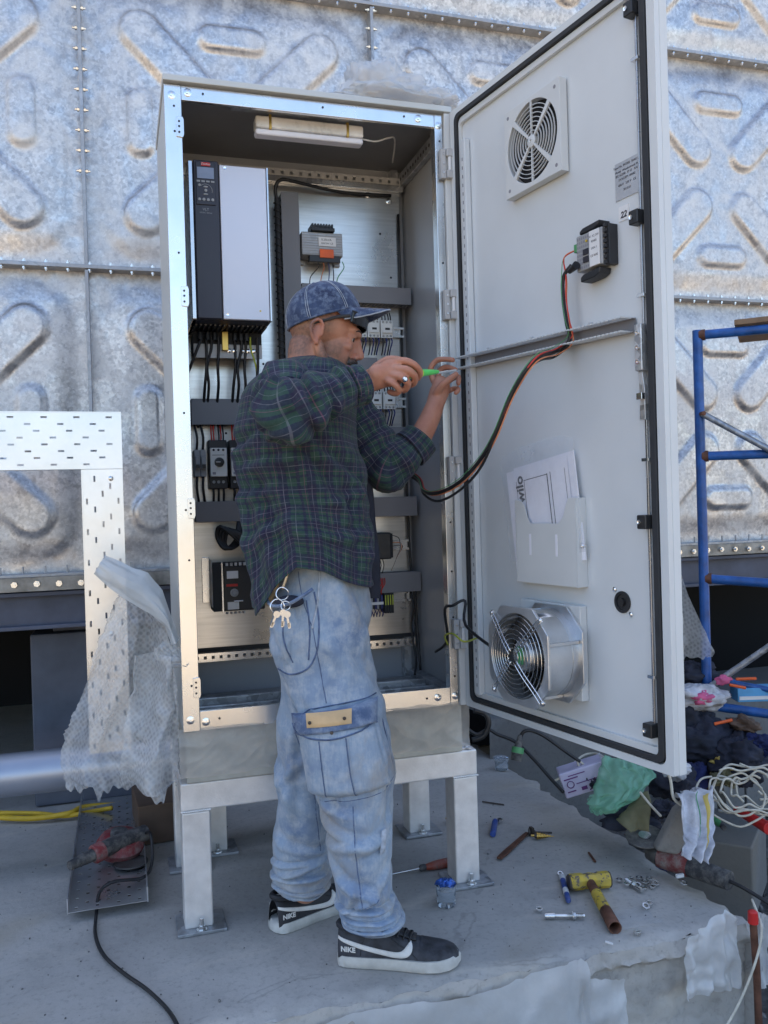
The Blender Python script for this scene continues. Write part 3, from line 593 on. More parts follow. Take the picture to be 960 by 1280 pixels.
# ------------------------------------------------------------------ the steel stand under the cabinet
def build_stand():
    t = thing('steel_stand', 'silver painted square tube stand bolted to the slab carrying the cabinet', 'stand', (.42, .25, 0))
    W = .845
    MB().box(-.012, W+.045, .024, .104, .341, .421).build('beam', 'weld_silver', t, bevel=.006)
    MB().box(-.012, W+.045, .47, .55, .341, .421).build('beam', 'weld_silver', t, bevel=.006)
    for x in (-.010, W-.037): MB().box(x, x+.078, .107, .467, .343, .419).build('beam', 'weld_silver', t, bevel=.006)
    def leg(x, y, off=0):
        l = MB().box(x, x+.08, y, y+.08, .008, .338).build('leg', 'weld_silver', t, bevel=.006)
        p = MB().box(x-.022, x+.115, y-.028, y+.105, .001, .010).build('base_plate', 'galv_dull', l, bevel=.002)
        m = MB(); m.cyl((x+.045, y-.014, .010), (x+.045, y-.014, .042), .006, n=10); m.lathe((x+.045, y-.014, .010), (0, 0, 1), [(0, .015), (.002, .015)], 16); m.lathe((x+.045, y-.014, .012), (0, 0, 1), [(0, .011), (.010, .011)], 6)
        m.build('anchor_bolt', 'bolt_zinc', l, smooth=True, angle=40)
        m = MB(); rnd = random.Random(int(x*100+y*7))
        for i in range(14): m.ell((x+.001+.078*i/13, y-.0008, .3395+.0015*rnd.random()), (.0045, .0035, .0035), 6, 4)
        m.build('weld_bead', 'weld_silver', l, smooth=True)
    leg(-.010, .026); leg(W-.035, .026); leg(-.008, .468); leg(W-.037, .468); leg(.092, .56)
    # bright foil-like weld primer at the beam end
    m = MB(); rnd = random.Random(3)
    for i in range(16): m.ell((.80+.075*rnd.random(), .03+.02*rnd.random(), .424), (.010, .008, .003+.004*rnd.random()), 7, 5)
    m.build('weld_spatter', 'galv_bright', t, smooth=True)

# ------------------------------------------------------------------ the cabinet
CW, CH, CD, Z0 = .843, 1.8, .45, .572
Z1 = Z0+CH
def washer_bolt(m, x, y, z, s=1.):
    m.lathe((x, y, z), (0, -1, 0), [(0, .011*s), (.0015, .011*s), (.0025, .0075*s)], 18)
    m.lathe((x, y-.0025, z), (0, -1, 0), [(0, .0062*s), (.004, .0062*s), (.0045, .003*s), (.0025, .0028*s)], 6)
def build_cabinet():
    t = thing('control_cabinet', 'tall open electrical control cabinet on a silver stand with its grey door swung wide open', 'cabinet', (CW/2, CD/2, .421))
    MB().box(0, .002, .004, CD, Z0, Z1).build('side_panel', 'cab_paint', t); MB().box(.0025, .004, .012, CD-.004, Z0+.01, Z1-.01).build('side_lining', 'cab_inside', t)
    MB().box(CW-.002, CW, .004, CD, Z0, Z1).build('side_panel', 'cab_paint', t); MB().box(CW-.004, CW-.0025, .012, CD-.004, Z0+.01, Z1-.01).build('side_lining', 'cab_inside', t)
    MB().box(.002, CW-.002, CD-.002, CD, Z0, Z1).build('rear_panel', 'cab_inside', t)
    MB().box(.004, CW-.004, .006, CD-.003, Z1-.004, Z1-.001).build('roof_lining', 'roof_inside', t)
    MB().box(-.004, CW+.004, -.022, CD+.01, Z1+.0015, Z1+.020).build('roof', 'cab_paint', t, bevel=.003)
    MB().box(.004, CW-.004, .006, CD-.003, Z0+.003, Z0+.006).build('floor_plate', 'cab_inside', t)
    # front frame
    fr = 'frame_zinc'
    MB().prism([(0, Z0+.0), (.046, Z0+.0), (.046, Z1-.0), (0, Z1-.0)], -.004, .010).build('stile', fr, t, bevel=.0015)
    MB().box(.797, .822, -.004, .010, Z0, Z1).build('stile', fr, t, bevel=.0015)
    MB().box(.8235, .8435, -.016, .006, Z0, Z1).build('hinge_strip', 'door_trim', t, bevel=.0015)
    MB().box(.0465, .7965, -.003, .010, Z1-.041, Z1).build('top_rail', fr, t, bevel=.0015)
    MB().box(.0465, .7965, -.003, .010, Z0, Z0+.055).build('bottom_rail', fr, t, bevel=.0015)
    MB().box(.0445, .0458, .010, .032, Z0+.04, Z1-.04).build('stile_return', fr, t); MB().box(.7972, .7985, .010, .032, Z0+.04, Z1-.04).build('stile_return', fr, t)
    def bolt(x, z, s=1.):
        m = MB(); washer_bolt(m, x, -.004, z, s); return m.build('frame_bolt', 'chrome', t, smooth=True, angle=35)
    for x, z in ((.020, Z1-.030), (.064, Z1-.019), (.745, Z1-.020), (.809, Z1-.035), (.020, Z0+.032), (.062, Z0+.024), (.755, Z0+.028), (.812, Z0+.028)): bolt(x, z)
    m = MB()
    for x, z in [(.106, Z1-.018), (.45, Z1-.018), (.70, Z1-.018), (.026, Z1-.06), (.026, Z1-.13), (.027, 1.905), (.028, 1.46), (.025, 1.19), (.030, 1.05), (.026, .70), (.10, Z0+.03), (.72, Z0+.028)]+[(.812, z) for z in (2.29, 2.25, 1.92, 1.6, 1.27, 1.13, .98, .84, .76, .66)]:
        m.lathe((x, -.0043, z), (0, -1, 0), [(0, .0032), (.0004, .0032)], 10)
    m.build('punched_holes', 'black_plastic', t)['kind'] = 'stuff'
    for z in (2.255, 1.785, 1.195, .695):
        m = MB(); m.prism([(.030, z-.028), (.048, z-.030), (.051, z-.020), (.051, z+.020), (.048, z+.028), (.030, z+.026)], -.0085, -.0045); m.build('keeper', 'bolt_zinc', t, bevel=.001)
        m = MB()
        for dz in (-.016, 0, .014): m.lathe((.038, -.0087, z+dz), (0, -1, 0), [(0, .003), (.001, .003)], 8)
        m.build('keeper_hole', 'ink', t)
    # hinges between frame and door
    for z in (2.215, 1.79, 1.285, .79):
        h = MB().box(.806, .8225, -.026, -.0055, z-.045, z+.045).build('hinge', 'duct_light', t, bevel=.002)
        for dz in (-.033, .033): MB().box(.8235, .8445, -.034, -.0185, z+dz-.012, z+dz+.012).build('knuckle', 'duct_light', h, bevel=.003)
        for dz in (-.028, 0, .028): MB().lathe((.8145, -.0263, z+dz), (0, -1, 0), [(0, .0035), (.002, .003)], 8).build('screw', 'chrome', h, smooth=True)
        MB().cyl((.834, -.027, z-.0205), (.834, -.027, z+.0205), .0055, n=12).build('pin', 'label_white', h, smooth=True, angle=40)
    # mounting plate, back rails, floor rails
    MB().box(.030, .812, .400, .403, .735, 2.275).build('mounting_plate', 'mount_steel', t)
    def holed_rail(name, x0, x1, y, z0, z1, n, hole=.010, mat='frame_zinc'):
        m = MB(); zc = (z0+z1)/2; m.box(x0, x1, y, y+.002, z0, zc-hole/2); m.box(x0, x1, y, y+.002, zc+hole/2, z1); p = (x1-x0)/n
        for i in range(n+1):
            a = x0 if i == 0 else x0+p*(i-.5)+hole/2; b = x1 if i == n else x0+p*(i+.5)-hole/2; m.box(a, b, y, y+.002, zc-hole/2, zc+hole/2)
        return m.build(name, mat, t)
    holed_rail('punched_rail', .012, .825, .395, .694, .722, 32)
    MB().box(.012, .825, .398, .43, .726, .740).build('rail_top', 'gasket', t)
    holed_rail('punched_rail', .012, .825, .400, 2.300, 2.328, 26, mat='duct_light')
    MB().box(.012, .825, .385, .43, 2.276, 2.298).build('back_rail', 'frame_zinc', t, bevel=.002)
    for x in (.030, .800): MB().box(x-.012, x+.012, .405, .44, Z0+.01, 2.36).build('corner_post', 'galv', t)
    MB().box(.818, .838, .03, .42, 2.30, 2.345).build('depth_rail', 'galv_dull', t, bevel=.002); MB().box(.80, .835, .03, .42, Z0+.012, Z0+.040).build('depth_rail', 'galv_dull', t, bevel=.002); MB().box(.006, .04, .03, .42, Z0+.012, Z0+.04).build('depth_rail', 'galv_dull', t, bevel=.002)
    m = MB()
    for i in range(14): m.lathe((.8175, .05+.026*i, 2.322), (-1, 0, 0), [(0, .006), (.0006, .006)], 8)
    m.build('punched_holes', 'black_plastic', t)['kind'] = 'stuff'
    for y in (.05, .13, .22, .31): MB().box(.05, .79, y, y+.055, Z0+.014, Z0+.020+.006*(y > .2)).build('gland_plate', 'galv_dull', t, bevel=.002)
    for y, z in ((.115, .612), (.20, .618)): MB().box(.05, .79, y, y+.012, Z0+.02, z).build('floor_rail', 'galv', t, bevel=.002)
    for x, z in ((.70, 2.262), (.775, 2.245)):
        m = MB(); washer_bolt(m, x, .399, z, .9); m.build('corner_bolt', 'chrome', t, smooth=True)
    for x, z in ((.74, 2.13), (.775, 1.98), (.075, 1.08), (.075, .995), (.32, 1.67), (.38, 1.60), (.10, 1.46), (.19, 1.44)):
        MB().lathe((x, .3995, z), (0, -1, 0), [(0, .004), (.0006, .004)], 8).build('tapped_hole', 'ink', t)
    # plinth
    MB().box(.006, CW-.006, .012, CD-.01, .4235, Z0-.0025).build('plinth', 'plinth_beige', t, bevel=.003)
    return t

def rounded(s0, s1, z0, z1, r, k=6):
    out = []
    for cx, cz, a0 in ((s1-r, z1-r, 0), (s0+r, z1-r, 90), (s0+r, z0+r, 180), (s1-r, z0+r, 270)):
        out += [(cx+r*cos(radians(a0+90*i/k)), cz+r*sin(radians(a0+90*i/k))) for i in range(k+1)]
    return out
def ring(m, A, B, n0, n1):
    """closed flat ring between two outlines of equal count, from depth n0 to n1"""
    N = len(A); vs = [(a, n, b) for P in (A, B) for n in (n0, n1) for a, b in P]
    fs = []
    for i in range(N):
        j = (i+1) % N
        fs += [(i, j, N+j, N+i), (2*N+i, 3*N+i, 3*N+j, 2*N+j), (N+i, N+j, 3*N+j, 3*N+i), (i, 2*N+i, 2*N+j, j)]
    return m.add(vs, fs)
def build_door(cab):
    DW = .828
    d = MB(DOOR).box(0, DW, -.026, -.003, 0, 1.8).build('door', 'door_paint', cab, bevel=.002); d['label'] = 'grey cabinet door standing wide open'
    ring(MB(DOOR), rounded(0, DW, 0, 1.8, .004), rounded(.024, DW-.024, .018, 1.782, .020), -.0025, .012).build('door_rim', 'door_paint', d, bevel=.001)
    ring(MB(DOOR), rounded(.026, DW-.026, .020, 1.780, .022), rounded(.040, DW-.044, .034, 1.766, .018), -.0025, .016).build('gasket', 'gasket', d, smooth=True, bevel=.003)
    ring(MB(DOOR), rounded(.041, DW-.045, .035, 1.765, .017), rounded(.046, DW-.049, .052, 1.748, .012), -.0025, .008).build('gasket_channel', 'door_trim', d, bevel=.001)
    m = MB(DOOR); m.box(.060, .085, -.002, .018, .045, 1.69); m.build('stiffener', 'door_paint', d, bevel=.003)
    m = MB(DOOR)
    for i in range(62): m.box(.070, .074, .0183, .0187, .07+i*.0255, .080+i*.0255)
    m.build('punched_holes', 'ink_grey', d)['kind'] = 'stuff'
    # lock rod with guides and blocks
    MB(DOOR).box(.7645, .7705, .003, .009, .09, .80).build('lock_rod', 'steel_tool', d, bevel=.001); MB(DOOR).box(.7645, .7705, .003, .009, .93, 1.765).build('lock_rod', 'steel_tool', d, bevel=.001)
    for z in (1.712, 1.245, .560, .090):
        b = MB(DOOR).box(.748, .776, -.002, .026, z-.016, z+.016).build('lock_block', 'black_plastic', d, bevel=.003)
        MB(DOOR).lathe((.758, .0262, z), (0, 1, 0), [(0, .0055), (.003, .0055), (.002, .003)], 10).build('screw', 'chrome', d, smooth=True)
    for z in (1.60, 1.07, .70, .21): MB(DOOR).box(.755, .776, .0, .013, z-.004, z+.004).build('rod_guide', 'chrome', d, bevel=.001)
    g = MB(DOOR).box(.752, .774, .0, .022, .900, 1.005).build('lock_gear', 'galv', d, bevel=.002)
    for z in (.92, .952, .985): MB(DOOR).lathe((.763, .0225, z), (0, 1, 0), [(0, .006), (.003, .006), (.003, .003), (.001, .003)], 10).build('screw', 'chrome', d, smooth=True)
    MB(DOOR).prism([(.754, .79), (.772, .79), (.772, .86), (.766, .90), (.754, .90), (.757, .83)], .002, .014, 'xz').build('lock_cam', 'galv', d, bevel=.001)
    MB(DOOR).box(.7575, .7745, .014, .026, .835, .850).build('lock_clip', 'chrome', d, bevel=.001)
    # nameplate and the small sticker
    p = MB(DOOR).box(.682, .757, -.0028, -.001, 1.308, 1.394).build('nameplate', 'plate_print', d)
    for i, (s, z) in enumerate((('Type-No. 843200  50/60 Hz', 1.384), ('Model  Wandschrank 84', 1.373), ('IEC 62208   IP 55   RAL', 1.364), ('DOLDEM 180/80', 1.354), ('400 V   230 V   CE', 1.341), ('2015.03', 1.328))):
        lettering('print', s, .0075, door_text(.720, -.0007, z), 'ink', d, depth=.0001)
    p = MB(DOOR).box(.690, .722, -.0028, -.0012, 1.258, 1.292).build('sticker', 'label_white', d); lettering('print', '22', .020, door_text(.706, -.0008, 1.271), 'ink', d, depth=.0001, shear=.2, bold=.0006)
    # cable gland hole
    MB(DOOR).lathe((.668, -.002, .370), (0, 1, 0), [(0, .026), (.003, .026), (.003, .019), (-.0005, .018)], 28).build('key_barrel', 'black_plastic', d, smooth=True, angle=35)
    MB(DOOR).lathe((.668, -.001, .370), (0, 1, 0), [(0, .010), (.005, .009)], 12).build('key_slot', 'cable_black', d, smooth=True)
    for s, z in ((.642, .398), (.694, .343)): MB(DOOR).lathe((s, -.002, z), (0, 1, 0), [(0, .0065), (.002, .006), (.0035, .003)], 12).build('screw', 'chrome', d, smooth=True)
    return d

def build_door_things():
    # air outlet filter near the top of the door
    t = thing('vent_grille', 'square plastic ventilation grille with concentric rings near the top of the open door', 'vent', D3(.406, 0, 1.435))
    S0, S1, A, B, NN = .290, .522, 1.437, 1.670, .024; cx, cz, R_ = (S0+S1)/2, (A+B)/2, .104
    K = 64; circ = [(cx+R_*cos(2*pi*i/K), cz+R_*sin(2*pi*i/K)) for i in range(K)]
    def sq(i):
        a = 2*pi*i/K; c_, s_ = cos(a), sin(a); k = .5/max(abs(c_), abs(s_)); return (cx+c_*k*(S1-S0), cz+s_*k*(B-A))
    ring(MB(DOOR), [sq(i) for i in range(K)], circ, 0, NN).build('housing', 'door_trim', t, bevel=.0012)
    MB(DOOR).lathe((cx, .001, cz), (0, 1, 0), [(0, R_), (.004, R_)], 48).build('filter_mat', 'void_dark', t)
    for r in (.027, .038, .049, .060, .071, .082, .092): 
        q = MB(DOOR); O = [(cx+(r+.0008)*cos(2*pi*i/48), cz+(r+.0008)*sin(2*pi*i/48)) for i in range(48)]; I = [(cx+(r-.0008)*cos(2*pi*i/48), cz+(r-.0008)*sin(2*pi*i/48)) for i in range(48)]
        ring(q, O, I, .0195, NN-.001).build('ring', 'door_trim', t)
    for a in (90, 270, 45, 135, 225, 315):
        w = .0022 if a % 90 == 0 else .0045; c_, s_ = cos(radians(a)), sin(radians(a)); P = lambda r, o: (cx+c_*r-s_*o, cz+s_*r+c_*o)
        ww = w if a % 90 == 0 else w; MB(DOOR).prism([P(.010, -ww*.5), P(.104, -ww*(1 if a % 90 == 0 else 1.5)), P(.104, ww*(1 if a % 90 == 0 else 1.5)), P(.010, ww*.5)], .019, NN+.0006).build('spoke', 'door_trim', t)
    MB(DOOR).lathe((cx, .012, cz), (0, 1, 0), [(0, .016), (.013, .016), (.014, .013), (.0145, .004), (.011, .0035)], 24).build('hub', 'door_trim', t, smooth=True, angle=40)
    for a, b in ((-1, 1), (1, -1), (1, 1), (-1, -1)): MB(DOOR).lathe((cx+a*.098, NN, cz+b*.098), (0, 1, 0), [(0, .005), (.0006, .005)], 10).build('screw_hole', 'ink_grey', t)
    # axial fan near the bottom
    t = thing('axial_fan', 'bright aluminium axial fan with wire guard bolted low on the open door', 'fan', D3(.42, 0, .11))
    MB(DOOR).box(.300, .541, -.0025, .020, .112, .350).build('filter_frame', 'door_trim', t, bevel=.003)
    fc = (0.4363,0.135,0.2246); FX, FZ = fc[0], fc[2]; R_ = .108
    N = 64
    def octo(i, h=.124):
        a = 2*pi*i/N; k = h/max(abs(cos(a)), abs(sin(a)), (abs(cos(a))+abs(sin(a)))/1.52); return (FX+cos(a)*k, FZ+sin(a)*k)
    C = lambda r: [(FX+r*cos(2*pi*i/N), FZ+r*sin(2*pi*i/N)) for i in range(N)]
    ring(MB(DOOR), [octo(i) for i in range(N)], C(R_), .130, .138).build('front_flange', 'alu_cast', t, bevel=.0015)
    ring(MB(DOOR), [octo(i, .122) for i in range(N)], C(R_), .021, .029).build('rear_flange', 'alu_cast', t, bevel=.0015)
    m = MB(DOOR); prof = [(.029, .112), (.050, .1105), (.105, .1105), (.130, .114)]
    for k in range(3): ring(m, C(prof[k][1]), C(prof[k][1]-.003), prof[k][0], prof[k+1][0])
    m.build('duct_ring', 'alu_cast', t, smooth=True, angle=40)
    MB(DOOR).lathe((FX, .026, FZ), (0, 1, 0), [(0, .10), (.003, .10)], 32).build('rear_mesh', 'void_dark', t)
    for k in range(7):
        a0 = 2*pi*k/7; m = MB(DOOR)
        def bl(u, v): r = .040+.064*v; a = a0+u*.75+v*.25; return (FX+cos(a)*r, .055+.045*u+.01*v, FZ+sin(a)*r)
        m.grid(bl, 8, 6).build('blade', 'fan_blade', t, smooth=True, solid=.0015, angle=180)
    MB(DOOR).lathe((FX, .045, FZ), (0, 1, 0), [(0, .042), (.07, .042), (.078, .036), (.080, .010)], 32).build('motor_hub', 'galv', t, smooth=True, angle=40)
    MB(DOOR).box(FX-.011, FX+.011, .126, .128, FZ-.022, FZ+.022).build('hub_label', 'wire_green', t)
    g = MB(DOOR)
    rings_ = [.022+.0118*i for i in range(8)]
    for r in rings_: MB(DOOR).tube([(FX+r*cos(2*pi*i/48), .142+.010*(1-(r/.11)**2), FZ+r*sin(2*pi*i/48)) for i in range(48)], .0010, 5, closed=True).build('guard_ring', 'chrome', t, smooth=True, angle=180)
    for a in (45, 135, 225, 315):
        for o in (-.006, .006):
            c_, s_ = cos(radians(a)), sin(radians(a)); P = lambda r, n: (FX+c_*r-s_*o, n, FZ+s_*r+c_*o)
            MB(DOOR).tube([P(.012, .154), P(.06, .152), P(.105, .146), P(.142, .143), P(.146, .136)], .0017, 5, sub=3).build('guard_rod', 'chrome', t, smooth=True, angle=180)
        MB(DOOR).lathe((FX+cos(radians(a))*.142, .138, FZ+sin(radians(a))*.142), (0, 1, 0), [(0, .008), (.004, .008), (.008, .004)], 8).build('guard_screw', 'bolt_zinc', t, smooth=True)
    for a in (20, 110, 200, 290): MB(DOOR).box(FX+.115*cos(radians(a))-.004, FX+.115*cos(radians(a))+.004, .03, .128, FZ+.113*sin(radians(a))-.004, FZ+.113*sin(radians(a))+.004).build('tie_rib', 'alu_cast', t, bevel=.001)
    wire('fan_cable', [D3(FX-.10, .10, FZ-.02), D3(FX-.14, .10, FZ-.01), D3(.13, .09, .265), D3(.10, .07, .33), (0.7686,-0.1144,0.8894), (0.7639,-0.0607,0.8724), (0.7932,0.0029,0.7708), (.79, .10, .72)], .0045, 'cable_black', t)
    c = wire('earth_wire', [(0.7879,-0.0165,0.7593), (0.7616,-0.0605,0.7939), (0.7662,-0.1141,0.8079), (0.7778,-0.1701,0.7916), D3(.10, .03, .22)], .003, 'wire_yg'); tag(c, 'green and yellow earth wire looping from cabinet to door near the fan', 'wire')
    # document pocket
    t = thing('document_pocket', 'pale grey sheet metal document pocket riveted to the open door', 'document holder', D3(.42, 0, .397))
    s0, s1, a, b = .302, .545, .398, .620
    fp = [(s0, a), (s1, a), (s1, b), (.519, b), (.508, b-.022), (.498, b-.047), (.480, b-.064), (.364, b-.064), (.352, b-.047), (.342, b-.018), (.328, b-.004), (s0, b)]
    m = MB(DOOR); m.prism(fp, .0285, .0300); fo = m.build('front_plate', 'door_trim', t, bevel=.0006)
    for s in (.362, .470): MB(DOOR).box(s-.004, s+.004, .0301, .0306, .500-.028, .500+.028).build('sight_slot', 'doc_white', fo)
    MB(DOOR).box(s1+.001, s1+.0025, -.0025, .0300, a, b).build('side_plate', 'door_trim', t); MB(DOOR).box(s0-.0025, s0-.001, -.0025, .0300, a, b).build('side_plate', 'door_trim', t)
    MB(DOOR).box(s0, s1, -.0025, .0280, a-.0015, a).build('bottom_plate', 'door_trim', t)
    MB(DOOR).lathe((s1+.003, .013, .50), (1, 0, 0), [(0, .007), (.006, .006), (.010, .003)], 10).build('rivet', 'chrome', t, smooth=True)
    # papers in a clear sleeve
    t = thing('document_sleeve', 'clear plastic sleeve of white printed papers tucked in the door pocket', 'documents', D3(.40, .012, .45))
    def tilt(x, z, n):   # paper coordinates: leaning a little
        an = radians(7.5); return (.262+x*cos(an)-z*sin(an)+.042, n, .432+z*cos(an)+x*sin(an))
    def quad(x0, x1, z0, z1, n, th=.0006):
        m = MB(DOOR); return m.add([tilt(x0, z0, n), tilt(x1, z0, n), tilt(x1, z1, n), tilt(x0, z1, n), tilt(x0, z0, n+th), tilt(x1, z0, n+th), tilt(x1, z1, n+th), tilt(x0, z1, n+th)], [(0, 3, 2, 1), (4, 5, 6, 7), (0, 1, 5, 4), (1, 2, 6, 5), (2, 3, 7, 6), (3, 0, 4, 7)])
    quad(.008, .258, .0, .275, .010, .004).build('paper_stack', 'doc_white', t)
    pg = quad(-.022, .236, .0, .268, .017).build('front_page', 'doc_white', t)
    for x0, x1, z0, z1 in ((.052, .054, .02, .235), (.052, .150, .233, .235), (.150, .1535, .02, .236), (.164, .1665, .02, .238), (.018, .0195, .12, .236), (.222, .2235, .12, .238)): quad(x0, x1, z0, z1, .0178, .0002).build('printed_line', 'ink', pg)
    an = radians(4.5); o = D3(*tilt(.034, .212, .0182)); vx = (D3(*tilt(0, 1, 0))-D3(*tilt(0, 0, 0))); vy = (D3(*tilt(-1, 0, 0))-D3(*tilt(0, 0, 0)))
    lettering('wilo_print', 'wilo', .044, frame_mat(o, vx, vy, DNN), 'ink', pg, depth=.0001, bold=.0012)
    def slv(u, v): q = tilt(-.040+.310*u, .02+.305*v-.02*(abs(u-.5)*2)**3*v, .022+.004*nz((u*5, v*5, 1))+.002*nz((u*14, v*14, 1))); return q
    MB(DOOR).grid(slv, 30, 30).build('sleeve', 'clear_film', t, smooth=True, angle=180)
    # controller
    t = thing('controller_module', 'small pale grey controller module with black clips mounted on the open door', 'controller', D3(.63, 0, 1.17))
    MB(DOOR).box(.578, .668, -.0025, .032, 1.165, 1.252).build('housing', 'device_grey', t, bevel=.003)
    MB(DOOR).box(.628, .662, .0325, .036, 1.166, 1.250).build('cover', 'label_white', t, bevel=.001)
    tb = MB(DOOR).box(.6695, .684, -.0025, .024, 1.162, 1.256).build('terminal_strip', 'black_plastic', t, bevel=.001)
    for i in range(8): MB(DOOR).box(.6705, .6785, .0242, .030, 1.164+.0122*i, 1.172+.0122*i).build('terminal', 'gasket', tb)
    for z0, z1, sh in ((1.252, 1.270, 0), (1.138, 1.160, .004)): MB(DOOR).prism([(.592, z0), (.640, z0+.002), (.658, z0+.008), (.662, z1), (.604, z1-.004), (.592, z1-.010)], -.002, .034).build('clip', 'black_plastic', t, bevel=.003)
    MB(DOOR).box(.604, .622, .0325, .0345, 1.200, 1.214).build('button_block', 'ink', t); MB(DOOR).box(.604, .622, .0325, .0345, 1.182, 1.196).build('button_block', 'ink', t)
    m = MB(DOOR)
    for i in range(6):
        for j in range(8): m.box(.582+.0072*i, .586+.0072*i, .0323, .0327, 1.170+.0100*j, 1.176+.0100*j) if not (2 < i < 6 and 1 < j < 5) else None
    m.build('vent_slots', 'ink_grey', t)['kind'] = 'stuff'
    MB(DOOR).lathe((.617, .0325, 1.232), (0, 1, 0), [(0, .003), (.003, .003)], 8).build('led', 'yellow_paint', t)
    for i, z in enumerate((1.236, 1.224, 1.208, 1.190)): 
        lettering('print', ('X1 X2 24V', 'RS485', 'LAN 1', 'CE 0682')[i], .0075, door_text(.645, .0362, z), 'ink', t, depth=.0001)
    MB(DOOR).box(.562, .578, .006, .026, 1.218, 1.238).build('green_plug', 'wire_green', t, bevel=.001)
    MB(DOOR).cyl((.592, .044, 1.180), (.560, .040, 1.172), .010, .006, 12).build('black_plug', 'black_plastic', t, smooth=True, angle=40)
    # slotted cable duct across the door
    t = thing('slotted_duct', 'pale slotted cable duct without its lid running across the open door beside the screwdriver', 'cable duct', D3(.38, 0, 1.0))
    a = (0.0252,0.03,1.0333); b = (0.7377,0.03,1.0093)
    def zc(s): return a[2]+(b[2]-a[2])*(s-a[0])/(b[0]-a[0])
    def slab(s0, s1, n0, n1, za, zb, m):
        return m.add([(s0, n0, zc(s0)+za), (s1, n0, zc(s1)+za), (s1, n1, zc(s1)+za), (s0, n1, zc(s0)+za), (s0, n0, zc(s0)+zb), (s1, n0, zc(s1)+zb), (s1, n1, zc(s1)+zb), (s0, n1, zc(s0)+zb)], [(0, 3, 2, 1), (4, 5, 6, 7), (0, 1, 5, 4), (1, 2, 6, 5), (2, 3, 7, 6), (3, 0, 4, 7)])
    S0, S1 = a[0], b[0]
    slab(S0, S1, .001, .0025, -.0165, .0165, MB(DOOR)).build('duct_back', 'duct_grey', t)
    for side, z in (('upper', .0150), ('lower', -.0165)):
        w = slab(S0, S1, .0027, .012, z, z+.0015, MB(DOOR)).build('duct_wall', 'duct_light', t)
        m = MB(DOOR); n = 52
        for i in range(n): s = S0+(S1-S0)*i/n; slab(s, s+.0078, .0122, .042, z-.0006, z+.0026, m)
        w2 = m.build('fingers', 'door_trim', t); w2['kind'] = 'stuff'
    for s in (.16, .36, .59): MB(DOOR).lathe((s, .0, zc(s)+.028), (0, 1, 0), [(0, .004), (.010, .003)], 6).build('peg', 'duct_light', t)
    # loom from the controller through the duct down into the cabinet
    P = [D3(.556, .030, 1.190), D3(.530, .034, 1.165), D3(.528, .034, 1.11), D3(.538, .034, 1.05), D3(.540, .028, 1.01), D3(.510, .05, .985)]
    Q = [(0.7791,-0.6472,1.5135), (0.7404,-0.6044,1.4409), (0.7146,-0.5552,1.3454), (0.704,-0.4895,1.2919), (0.6855,-0.4005,1.2421), (0.6601,-0.3091,1.2161), (0.6575,-0.2037,1.2232), (0.6838,-0.065,1.2685), (.64, .16, 1.34)]
    for i, (mat, r, lab) in enumerate((('cable_black', .0050, 'thick black cable hanging from the door controller down into the cabinet'), ('wire_red', .0017, 'thin red wire in the loom hanging across the open door'), ('wire_orange', .0018, 'pale orange wire in the loom hanging across the open door'), ('wire_green', .0010, 'thin green wire in the loom hanging across the open door'), ('cable_black', .0036, 'second black cable sagging a little lower than the rest of the door loom'))):
        o = [Vector((0, 0, 0)), Vector((.002, -.007, .006)), Vector((.004, -.006, -.006)), Vector((-.006, -.004, .008)), Vector((.0, .004, -.010))][i]
        low = Vector((0, 0, -.014)) if i == 4 else Vector((0, 0, 0))
        start = [D3(.562, .016, 1.228), D3(.530, .03, 1.215)] if i in (1, 2, 3) else []
        if i == 4: start = []
        pts = start+[p+o*(1.2 if i else 0) for p in (P[1:] if start else P if i < 4 else P[4:])]+[Vector(q)+o*.8+low*(1 if 2 < k < 6 else 0) for k, q in enumerate(Q)]
        c = MB().tube(pts, r, 7, sub=6).build('cable', mat, smooth=True, angle=180); tag(c, lab, 'cable')

